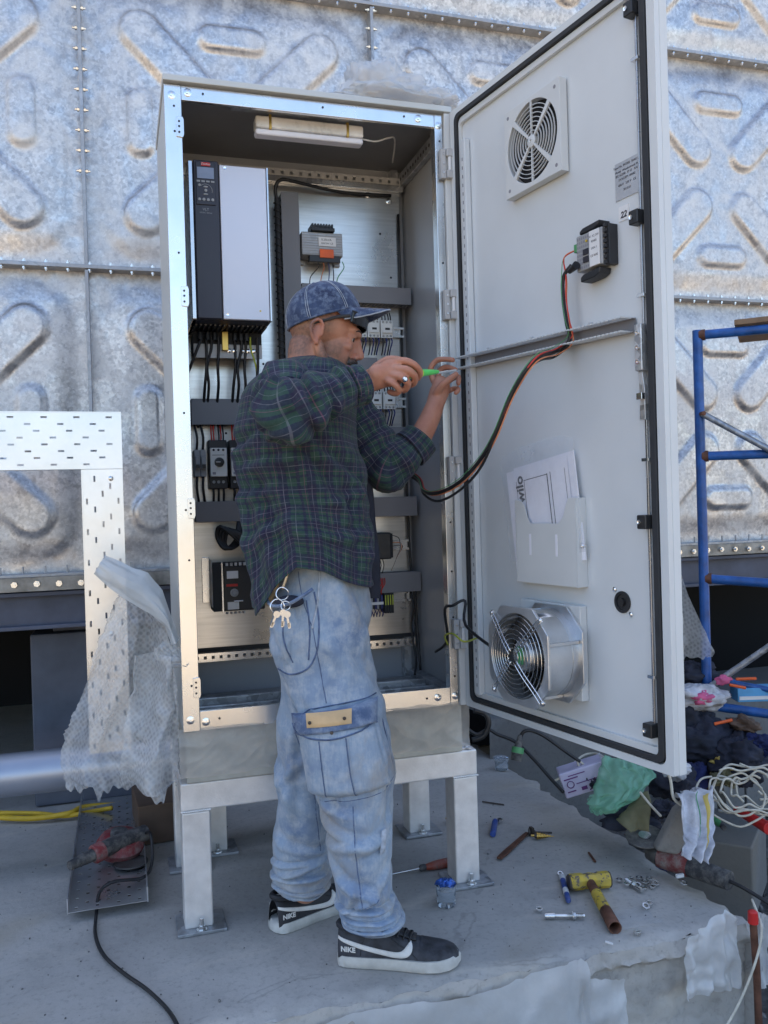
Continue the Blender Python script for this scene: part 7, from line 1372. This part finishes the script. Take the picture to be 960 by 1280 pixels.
def build_clutter():
    # films on the slab's front face and on the plinth
    def hang(name, mat, top, seed, label, y=-.472, bot=-.42, n=90):
        T = [Vector(p) for p in top]
        def fn(u, v):
            x = u*(len(T)-1); i = min(int(x), len(T)-2); p = T[i].lerp(T[i+1], x-i); q = Vector((p.x+.02*v*nz((u*5, v*2, seed)), y-.006*sin(u*21+seed+3*v+4*nz((u*4, v, seed)))*(.3+v)-.020*nz((u*7, v*3, seed))-.014*ridge((u*(T[-1].x-T[0].x)*6+v*2, v*2.5-u, seed))-.005*ridge((u*(T[-1].x-T[0].x)*16, v*7, seed)), p.z+(bot-p.z)*v)); q.z += .006*nz((u*40, 0, seed))*(1-v); return q
        o = MB().grid(fn, n, 24).build(name, mat, smooth=True, angle=180); tag(o, label, 'plastic sheet')
    hang('plastic_sheet', 'milky_film', [(.02, -.47, -.02), (.12, -.47, -.012), (.24, -.47, -.035), (.36, -.47, -.020), (.50, -.47, -.022), (.62, -.47, -.040), (.72, -.47, -.028), (.80, -.47, -.022), (.88, -.47, -.008), (.94, -.47, -.002), (.965, -.47, -.001), (.98, -.47, -.06), (1.05, -.47, -.075), (1.09, -.47, -.085)], 1, 'torn milky plastic sheet stuck along the front face of the slab')
    hang('plastic_sheet', 'milky_film', [(1.26, -.47, -.012), (1.29, -.47, .016), (1.33, -.47, .022), (1.37, -.47, .05), (1.40, -.47, .055), (1.43, -.47, .03)], 4, 'narrow strip of milky plastic hanging over the slab corner, behind the rusty rod', -.485, -.16, 40)
    hang('plastic_sheet', 'milky_film', [(1.47, -.47, .04), (1.49, -.47, .045), (1.52, -.47, .03)], 6, 'milky plastic strip beyond the rusty rod at the outer slab corner', -.50, -.16, 24)
    o = MB().tube([(1.452, -.520, .035), (1.458, -.522, -.10), (1.462, -.522, -.4)], .010, 10).build('rusty_rod', 'rust_metal', smooth=True, angle=40); tag(o, 'rusty steel rod standing against the slab corner', 'rod')
    MB().lathe((1.452, -.520, .030), (0, 0, 1), [(0, .014), (.030, .013), (.034, .008)], 12).build('red_cap', 'red_plastic', o, smooth=True, angle=40)
    o = MB().tube([(1.50, -.46, .06), (1.47, -.53, .02), (1.44, -.545, -.05), (1.38, -.55, -.15), (1.30, -.56, -.24), (1.24, -.58, -.34), (1.2, -.6, -.4)], .0034, 7, sub=5).build('yellowed_rope', 'rope_white', smooth=True, angle=180); tag(o, 'yellowed cord hanging over the front corner of the slab', 'rope')
    t = thing('plinth_wrap', 'crinkled transparent film still wrapped round the cabinet plinth', 'plastic film', (.42, 0, .43))
    MB().grid(lambda u, v: (-.012+(CW+.024)*u, -.005-.006*ridge((u*7+v*1.5, v*1.6-u*3, 1))-.0015*ridge((u*22-v*3, v*3, 2)), .445+.135*v+.006*nz((u*14, v, 3))-.014*(1-v)*nz((u*9, 0, 5))), 220, 40).build('film', 'plinth_film', t, smooth=True, angle=180)
    MB().grid(lambda u, v: (-.010-.006*nz((u*10, v*6, 1)), .0+.40*u, .435+.145*v+.008*nz((u*12, v, 3))), 50, 16).build('film', 'plinth_film', t, smooth=True, angle=180)
    # crumpled film on the cabinet roof
    t = thing('roof_film', 'crumpled transparent plastic film heaped on the cabinet roof corner by the door', 'plastic film', (.70, .1, Z1+.02))
    for i, (x, y, z, rx, ry, rz, sd) in enumerate(((.68, .06, Z1+.05, .18, .10, .045, 1), (.66, .12, Z1+.105, .12, .09, .095, 2), (.80, .05, Z1+.045, .10, .08, .045, 3), (.72, .12, Z1+.085, .15, .09, .075, 5))):
        o = crumple('film', 'milky_film', (x, y, z), (rx, ry, rz), sd, 56, .45, 1.9); w = WPOS[o.name]; attach(o, t, w)
    # bubble wrap behind the door edge
    t = thing('bubble_wrap', 'greyish bubble wrap hanging behind the outer edge of the open door beside the scaffold', 'bubble wrap', (1.9, .6, .35))
    Kp = [((1.7542,0.2635,0.9874), (1.7879,0.2532,0.9864)), ((1.7507,0.2638,0.8699), (1.8045,0.2159,0.8562)), ((1.7472,0.2642,0.7525), (1.8268,0.1873,0.727)), ((1.7442,0.2645,0.6497), (1.8556,0.157,0.6482)), ((1.7422,0.2646,0.5821), (1.8574,0.1562,0.6137))]
    def fn(u, v):
        i = min(int(v*4), 3); f = v*4-i; p = Vector(Kp[i][0]).lerp(Vector(Kp[i+1][0]), f).lerp(Vector(Kp[i][1]).lerp(Vector(Kp[i+1][1]), f), u); p.y += .03*sin(u*9+v*3)+.02*nz((u*5, v*5, 1)); p.z += .01*nz((u*16, v*3, 3)); return p
    MB().grid(fn, 36, 50).build('sheet', 'bubble_film', t, smooth=True, angle=180)
    # blue scaffold
    t = thing('scaffold', 'blue painted scaffold frame with grey braces and rusty ends standing on the rubble', 'scaffold', (2.11, .5, -.2))
    B = Vector((2.105, .5, 0)); dr = Vector((.30, -.73, 0)).normalized(); dr = (Vector((2.46, .18, 0))-B).normalized()
    MB().tube([B+ZUP*.07, B+ZUP*1.86], .0195, 18).build('post', 'scaffold_blue', t, smooth=True, angle=40); MB().tube([B+dr*1.2+ZUP*.0, B+dr*1.2+ZUP*1.86], .0195, 18).build('post', 'scaffold_blue', t, smooth=True, angle=40)
    for z0, z1, sag in ((1.835, 1.835, 0), (1.345, 1.345, 0), (.850, .850, -.02), (.335, .335, -.025)):
        MB().tube([B+dr*.012+ZUP*(z0+.006), B+dr*.10+ZUP*(z0+.004+sag*.3), B+dr*.5+ZUP*(z0+sag), B+dr*1.19+ZUP*z1], .0185, 16, sub=5).build('rung', 'scaffold_blue', t, smooth=True, angle=60)
        MB().tube([B+dr*.006+ZUP*(z0+.005), B+dr*.030+ZUP*(z0+.005)], .0225, 14).build('weld_collar', 'rust_metal', t, smooth=True, angle=40)
    for z0, z1 in ((1.52, 1.05), (.42, .98)):
        MB().tube([B+TOC*.03+ZUP*z0, B+TOC*.035+dr*.9+ZUP*(z0+(z1-z0)*1.25)], .013, 10).build('brace', 'galv_dull', t, smooth=True, angle=40); MB().lathe(B+TOC*.018+ZUP*z0, TOC, [(0, .009), (.030, .009), (.032, .006)], 10).build('brace_pin', 'rust_metal', t, smooth=True, angle=40)
    MB().tube([B+ZUP*.15, B+ZUP*-.02], .0165, 14).build('foot_spigot', 'rust_metal', t, smooth=True, angle=40); MB().lathe(B+ZUP*.055, ZUP, [(0, .036), (.008, .038), (.014, .024), (.016, .018)], 16).build('foot_nut', 'iron_dark', t, smooth=True, angle=35)
    for s in (-1, 1): MB(at_angle(B.x, B.y, .0, -40)).prism([(s*.012, .06), (s*.055, .02), (s*.070, -.08), (s*.050, -.11), (s*.030, -.10), (s*.028, -.02), (s*.004, .03)], -.034, -.028).build('wheel_fork', 'grinder_metal', t, bevel=.002)
    P = frame_mat(B+dr*.14+ZUP*1.862, dr, ZUP.cross(dr), ZUP)
    o = MB(P).box(0, 1.1, -.02, .42, 0, .022).build('scaffold_plank', 'plywood', bevel=.003); tag(o, 'weathered plywood board lying on top of the blue scaffold', 'plank')
    # concrete blocks
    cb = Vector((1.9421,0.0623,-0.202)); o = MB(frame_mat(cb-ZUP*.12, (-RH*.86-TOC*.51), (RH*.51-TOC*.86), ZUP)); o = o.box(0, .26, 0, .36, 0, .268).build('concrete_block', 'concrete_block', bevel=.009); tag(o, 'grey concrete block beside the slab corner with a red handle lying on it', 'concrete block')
    t = thing('red_tube', 'bright red plastic tube handle lying on the concrete block', 'handle', (1.85, .0, .03)); a, b = Vector((1.9308,0.1289,0.06)), Vector((1.9112,-0.0602,0.06))
    MB().tube([a, b], [.013, .022], 16).build('tube', 'red_plastic', t, smooth=True, bevel=.003)
    t = thing('green_lighter', 'small dark green plastic bottle lying beside the rag on the block', 'bottle', (1.852,0.1383,0.03)); MB().tube([(1.854,0.1801,0.03), (1.8446,0.1246,0.03), (1.8351,0.0873,0.03)], [.018, .009], 12, sub=2).build('body', 'wire_green', t, smooth=True); MB().cyl((1.8424,0.1007,0.03), (1.8281,0.0659,0.03), .010, n=10).build('cap', 'tool_black', t, smooth=True, angle=40)
    o = MB().tube([(1.9224,0.2142,0.03), (1.9667,0.1525,0.03), (1.9989,0.0801,0.03)], .007, 6, sub=10).build('steel_spring', 'galv_bright', smooth=True, angle=180); tag(o, 'thin bright threaded steel rod lying above the red handle', 'rod')
    o = MB(frame_mat((1.4531,-0.1412,0.1117), RH*.9+ZUP*.1, TOC*-1, ZUP*.93+RH*.40)); o.prism([(-.035, -.02), (.05, -.05), (.060, .08), (.050, .15), (.018, .16), (-.020, .11)], -.02, .03, 'xz'); o = o.build('stone_piece', 'concrete_block', bevel=.012); tag(o, 'rough grey stone piece leaning behind the grinder under the rag', 'stone')
    # rag draped over it
    t = thing('white_rag', 'white woven sack with yellow and green stripes draped over the stone behind the grinder', 'sack', (1.7068,0.0805,0))
    def rag(u, v):
        a = Vector((1.4642,-0.1646,0.258)).lerp(Vector((1.6224,-0.1504,0.2538)), u); b = Vector((1.3353,-0.3766,0.1738)).lerp(Vector((1.4166,-0.3808,0.1452)), u); p = a.lerp(b, v); p += TOC*(.035*sin(pi*v)+.016*sin(u*17+v*3)+.012*nz((u*7, v*5, 2))); p.x += .008*nz((u*3, v*9, 1)); return p+ZUP*(.05*sin(pi*min(1, v*2.2))*(v < .45))
    MB().grid(rag, 36, 44).build('sack_cloth', 'cloth_white', t, smooth=True, angle=180, solid=.002); MB().grid(lambda u, v: rag(.70+.10*u, v)+TOC*.003, 6, 44).build('stripe', 'cloth_yellow', t, smooth=True, angle=180); MB().grid(lambda u, v: rag(.56+.025*u, v)+TOC*.003, 3, 44).build('stripe', 'wire_green', t, smooth=True, angle=180)
    # printed box, bags and clothes between slab and foundation
    X = frame_mat((1.6965,0.9584,-0.14), (Vector((.80, -.28, .22))).normalized(), (.25, .9, 0), (-.2, 0, 1)); xx = Vector((.88, -.36, .30)).normalized(); zz = (ZUP-xx*xx.z).normalized(); yy = zz.cross(xx); X = frame_mat((1.2901,0.2232,0.1913), xx, yy, zz)
    t = thing('printed_carton', 'small crushed lilac carton with dark print wedged beside the green bag', 'carton', (1.2901,0.2232,0.1913)); MB(X).box(0, .165, 0, .09, -.045, .045).build('carton', 'box_lilac', t, bevel=.006)
    MB(X).box(.158, .1655, -.001, .0905, -.046, .046).build('end_flap', 'cloth_white', t)
    for i, (x, z, w, h) in enumerate(((.012, -.026, .030, .004), (.012, .018, .05, .004), (.030, .028, .06, .003), (.05, -.004, .09, .0025), (.062, -.030, .02, .012))): MB(X).box(x, x+w, -.0022, -.001, z, z+h).build('print', 'ink_purple', t)
    MB(X).tube([(.030+.012*cos(a), -.0016, .0+.012*sin(a)) for a in [2*pi*k/14 for k in range(14)]], .0016, 4, closed=True).build('print', 'ink_purple', t)
    t = thing('plastic_bag', 'crumpled translucent green plastic bag lying below the door corner', 'plastic bag', (1.4016,0.0634,0.1834))
    GP = [((1.4235,0.1829,0.2985), (1.5468,0.0821,0.2734)), ((1.38,0.1333,0.2676), (1.5316,0.024,0.2648)), ((1.3314,0.0852,0.2255), (1.4766,-0.0012,0.2339)), ((1.2917,0.0553,0.1895), (1.4089,-0.0015,0.1979)), ((1.2879,0.0354,0.1624), (1.3374,-0.0006,0.1757))]
    for k in range(2):
        def bag(u, v):
            i = min(int(v*4), 3); f = v*4-i; p = Vector(GP[i][0]).lerp(Vector(GP[i+1][0]), f).lerp(Vector(GP[i][1]).lerp(Vector(GP[i+1][1]), f), .02+.96*u)
            b = sin(pi*u)**.6*sin(pi*min(1, v*.9+.08))**.6; p += TOC*(b*(.065 if k else -.03)+.030*ridge((u*2.6+v*1.5+k*5, v*3.4-u, 1))+.014*ridge((u*7, v*7+u*3, k*3)))+RH*.016*nz((u*2, v*6, 4+k))+ZUP*(.012*nz((u*9, v*2, 2+k))); return p
        MB().grid(bag, 60, 60).build('bag_film', 'green_film', t, smooth=True, angle=180)
    PP = [((1.3807,0.007,0.1726), (1.4602,-0.017,0.2434)), ((1.3516,-0.0051,0.1545), (1.4391,-0.0734,0.2222)), ((1.3682,-0.0522,0.1374), (1.4219,-0.0687,0.1358))]
    def pap(u, v): i = min(int(v*2), 1); f = v*2-i; p = Vector(PP[i][0]).lerp(Vector(PP[i+1][0]), f).lerp(Vector(PP[i][1]).lerp(Vector(PP[i+1][1]), f), u); return p+TOC*(.04*abs(u-.55)+.03*abs(v-.4)+.012*ridge((u*3, v*3, 2)))
    o = MB().grid(pap, 16, 16).build('brown_paper', 'bag_olive', smooth=True, angle=30, solid=.001); tag(o, 'folded olive brown paper beside the green plastic bag', 'paper')
    for i, (c, r, mt, lb) in enumerate((((2.0022,0.3917,0.2208), (.16, .13, .10), 'cloth_dark', 'heap of dark work clothes behind the scaffold foot'), ((2.067,0.2671,0.2001), (.19, .12, .09), 'cloth_dark', 'dark work trousers spread beside the scaffold foot'), ((1.9981,0.498,0.2746), (.12, .10, .13), 'cloth_dark', 'dark jacket bundled behind the bottom of the door'), ((2.101,0.5721,0.4459), (.12, .09, .07), 'cloth_dark', 'black bag lying above the pink and white bag'), ((1.7273,0.2143,0.1659), (.11, .09, .07), 'cloth_dark', 'dark cloth crumpled below the outer door corner'), ((1.8677,0.2756,0.1307), (.05, .06, .07), 'cloth_navy', 'bright navy cloth scrap behind the wheel fork'), ((1.4734,0.0827,0.1137), (.12, .10, .05), 'cloth_dark', 'dark rag lying under the green bag'))):
        o = crumple('dark_cloth', mt, c, r, 20+i, 48, .5, 1.7, i); tag(o, lb, 'clothes')
    for i, (c, r, mt, lb) in enumerate((((1.6535,0.0806,0.2559), (.05, .04, .04), 'cloth_white', 'crumpled grey white rag just below the outer door corner'), ((1.9403,0.2011,0.1528), (.07, .05, .035), 'bag_olive', 'olive sack half under the coiled rope'), ((2.1194,0.304,0.3076), (.08, .05, .03), 'cardboard', 'crushed brown cardboard leaning on the low block wall'), ((1.975,0.243,0.1871), (.05, .04, .03), 'cloth_yellow', 'small dirty yellow cloth beside the scaffold foot'), ((1.4833,-0.0767,0.1867), (.05, .035, .03), 'cloth_dark', 'dark scrap of cloth wedged behind the stone'), ((1.4128,0.2066,0.2064), (.06, .04, .03), 'cloth_dark', 'black rubber scrap under the lilac carton'), ((2.0998,0.2051,0.258), (.07, .05, .04), 'cloth_navy', 'navy rag at the edge of the frame above the rope'), ((1.6138,-0.0645,0.2022), (.045, .035, .035), 'cloth_white', 'bunched upper end of the white sack over the stone'))):
        o = crumple('rag', mt, c, r, 60+i, 44, .6, 1.6, i*.8); tag(o, lb, 'rag')
    t = thing('shopping_bag', 'white plastic carrier bag with pink print lying behind the scaffold post', 'plastic bag', (2.0246,0.4382,0.3908)); o = crumple('bag_body', 'cloth_white', (2.0155,0.441,0.3911), (.125, .07, .055), 31, 48, .45, 1.7, -.2); attach(o, t, WPOS[o.name]); o = crumple('pink_print', 'cloth_pink', (2.014,0.3997,0.3996), (.060, .035, .032), 32, 30, .4, 1.7); attach(o, t, WPOS[o.name]); o = crumple('bag_handle', 'cloth_pink', (2.1278,0.4279,0.4536), (.040, .02, .022), 33, 24, .5, 1.7); attach(o, t, WPOS[o.name])
    q = (2.2691,0.4154,0.3856); o = MB(at_angle(q[0], q[1], q[2]-.03, -17)).box(-.07, .10, 0, .08, 0, .055).build('blue_box', 'box_blue', bevel=.003); tag(o, 'light blue and white cardboard box on the foundation strip', 'box')
    o = MB(at_angle(q[0], q[1]-.003, q[2]-.03, -17)).box(-.066, .096, -.0025, -.001, .010, .024).build('box_stripe', 'label_white'); attach(o, bpy.data.objects['blue_box'], WPOS[o.name])
    o = MB().tube([(2.1688,0.4989,0.4434), (2.2324,0.4583,0.4226), (2.3189,0.4002,0.4034), (2.3431,0.3404,0.3938)], .012, 8, sub=5).build('blue_hose', 'scaffold_blue', smooth=True, angle=180); tag(o, 'blue hose lying on the foundation behind the blue box', 'hose')
    for i, (a, b, mt, lb) in enumerate((((2.1382,0.4036,0.4381), (2.1984,0.3851,0.4236), 'orange_plastic', 'orange pencil like tool on the foundation strip'), ((2.1971,0.4379,0.4489), (2.2741,0.4143,0.4498), 'orange_plastic', 'orange handled tool lying near the blue hose'), ((2.0106,0.3374,0.3109), (2.0758,0.3175,0.3244), 'orange_plastic', 'orange tool in front of the foundation strip'))):
        o = MB().cyl(a, b, .006, n=8).build('hand_tool', mt, smooth=True, angle=40); tag(o, lb, 'tool')
    # small litter lying in the gap beside the slab
    rnd = random.Random(21); mats = ['cloth_white', 'cardboard', 'cloth_dark', 'rope_white', 'device_grey', 'rust_metal', 'cloth_navy', 'stone']
    for q, mt in enumerate(mats):
        m = MB()
        for i in range(14):
            x = rnd.uniform(1.56, 3.0); y = rnd.uniform(-.5, 1.15); z = -.37+.03*rnd.random(); a = rnd.uniform(.012, .05); b = rnd.uniform(.008, .03); X = Matrix.Translation((x, y, z)) @ Matrix.Rotation(rnd.random()*6, 4, 'Z') @ Matrix.Rotation(rnd.uniform(-.5, .5), 4, 'X'); o_ = rnd.random()*50
            k = MB(X); k.grid(lambda u, v: ((u-.5)*2*a, (v-.5)*2*b, .4*a*noise.noise(Vector((u*2.5+o_, v*2.5, q)))), 5, 4); m.v, m.f, base = m.v+k.v, m.f+[tuple(j+len(m.v) for j in f) for f in k.f], 0
        o = m.build('litter', mt, smooth=True, angle=180, solid=.003); tag(o, 'small scraps of litter trodden into the rubble beside the slab, '+('white', 'brown', 'dark', 'cream', 'grey', 'rusty', 'navy', 'stony')[q]+' pieces', 'litter', kind='stuff')
    for k in range(7):
        rnd = random.Random(40+k); p = Vector((1.419,-0.0046,0.2028)); p = Vector((rnd.uniform(1.65, 2.6), rnd.uniform(.1, 1.1), -.30)); pts = []
        for i in range(8): pts.append(p.copy()); p = p+Vector((rnd.uniform(-.12, .16), rnd.uniform(-.14, .12), rnd.uniform(-.03, .03))); p.z = max(-.36, min(-.22, p.z))
        o = MB().tube(pts, .004+.002*(k % 2), 6, sub=5).build('loose_cable', ('cable_black', 'rope_white', 'cable_black', 'wire_red', 'cable_black', 'hose_yellow', 'cable_black')[k], smooth=True, angle=180); tag(o, ('black cable', 'cream cord', 'second black cable', 'thin red wire', 'third black cable', 'yellow cable', 'fourth black cable')[k]+' winding through the litter beside the slab', 'cable', 'loose cables in the litter')
    # foundation blocks in view behind
    for i in range(5):
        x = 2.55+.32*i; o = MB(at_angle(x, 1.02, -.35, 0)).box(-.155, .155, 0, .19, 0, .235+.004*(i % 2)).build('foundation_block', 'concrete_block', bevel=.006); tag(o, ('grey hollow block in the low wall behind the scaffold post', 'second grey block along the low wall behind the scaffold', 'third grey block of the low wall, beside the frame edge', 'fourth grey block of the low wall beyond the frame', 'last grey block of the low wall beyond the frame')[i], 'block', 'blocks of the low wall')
    # coils of white cable
    t = thing('rope_coil', 'tangled coil of off white rope heaped on the rubble at the edge of the picture', 'rope', (1.8381,-0.0287,0.1974)); rnd = random.Random(12)
    for k in range(8):
        c = Vector((1.8241,-0.0767,0.2138))+RH*rnd.uniform(-.05, .07)+TOC*rnd.uniform(-.05, .05)+ZUP*rnd.uniform(-.03, .02); r = rnd.uniform(.055, .135); tl = rnd.uniform(-.3, .3); ph = rnd.random()*6
        pts = [c+RH*cos(a*pi/9+ph)*r*1.15+TOC*(sin(a*pi/9+ph)*r*.55)+ZUP*(sin(a*pi/9+ph+tl)*-r*.55+.012*sin(a*1.7+k)) for a in range(17)]
        MB().tube(pts, .0036, 7, sub=4).build('loop', 'rope_white', t, smooth=True, angle=180)
    o = MB().tube([(1.4033,-0.2078,0.3913), (1.4321,-0.1962,0.3235), (1.4277,-0.216,0.274), (1.4571,-0.2252,0.2489)], .0045, 7, sub=4).build('thin_rope', 'rope_white', smooth=True, angle=180); tag(o, 'white cord dropping behind the outer door corner to the rag', 'cord')
    o = MB().tube([(1.22,0.4752,0.2399), (1.3447,0.2799,0.23), (1.4204,0.3092,0.262), (1.4676,0.2947,0.2692), (1.4442,0.1973,0.2754), (1.3874,0.2146,0.2548), (1.3533,0.2253,0.2782), (1.3573,0.2237,0.2333), (1.298,0.2419,0.2183), (1.2654,0.2518,0.2025)][1:], .0042, 7, sub=5).build('thin_rope', 'rope_white', smooth=True, angle=180); tag(o, 'white cord curled on top of the lilac carton', 'cord')
    o = MB().tube([(1.4163,-0.0558,0.2452), (1.4272,-0.0907,0.2165), (1.4245,-0.1528,0.1996), (1.4017,-0.1037,0.2442)][:3], .004, 7, sub=5).build('thin_rope', 'rope_white', smooth=True, angle=180); tag(o, 'short white cord between the olive paper and the rag', 'cord')
    # black cables with the green connector
    cab = [[(1.0227,0.432,0.3753), (1.058,0.421,0.3511), (1.0972,0.4091,0.3673), (1.1298,0.399,0.3489), (1.1925,0.3795,0.3181), (1.2316,0.3149,0.2676), (1.2657,0.2518,0.2109), (1.2777,0.1956,0.1847)], [(1.1594,0.2851,0.3261), (1.1688,0.2825,0.3734), (1.1959,0.2743,0.3866), (1.2435,0.2595,0.3655), (1.3089,0.2391,0.3132), (1.3612,0.2228,0.2724)], [(0.964,0.2409,0.3863), (1.0006,0.2297,0.3987), (1.0199,0.2241,0.4388), (1.008,0.2279,0.4743), (0.9722,0.239,0.4862)]]
    for i, c in enumerate(cab):
        o = MB().tube(c, .0065 if i < 2 else .009, 8, sub=6).build('power_cable', 'cable_black', smooth=True, angle=180); tag(o, ('long black cable crossing in front of the foundation below the door', 'black cable arching from the green connector to the carton', 'thick black cable loop beside the plinth under the hinge')[i], 'cable')
    t = thing('cable_connector', 'black and green cable connector standing at the slab edge below the door', 'connector', (1.1285,0.2422,0.2994)); a, b = Vector((1.1171,0.2247,0.3027)), Vector((1.1414,0.2387,0.3816)); d = (b-a).normalized(); L = (b-a).length
    MB().lathe(a, d, [(0, .018), (L*.3, .019)], 14).build('socket', 'tool_black', t, smooth=True, angle=40); MB().lathe(a+d*L*.31, d, [(0, .021), (L*.22, .021), (L*.24, .017)], 14).build('green_ring', 'wire_green', t, smooth=True, angle=40); MB().lathe(a+d*L*.55, d, [(0, .014), (L*.4, .008), (L*.5, .006)], 12).build('boot', 'tool_black', t, smooth=True, angle=40)

build_setting(); build_tank(); build_left(); build_stand()
cabinet = build_cabinet(); build_door(cabinet); build_door_things(); build_inside(); build_man(); build_tools(); build_clutter()
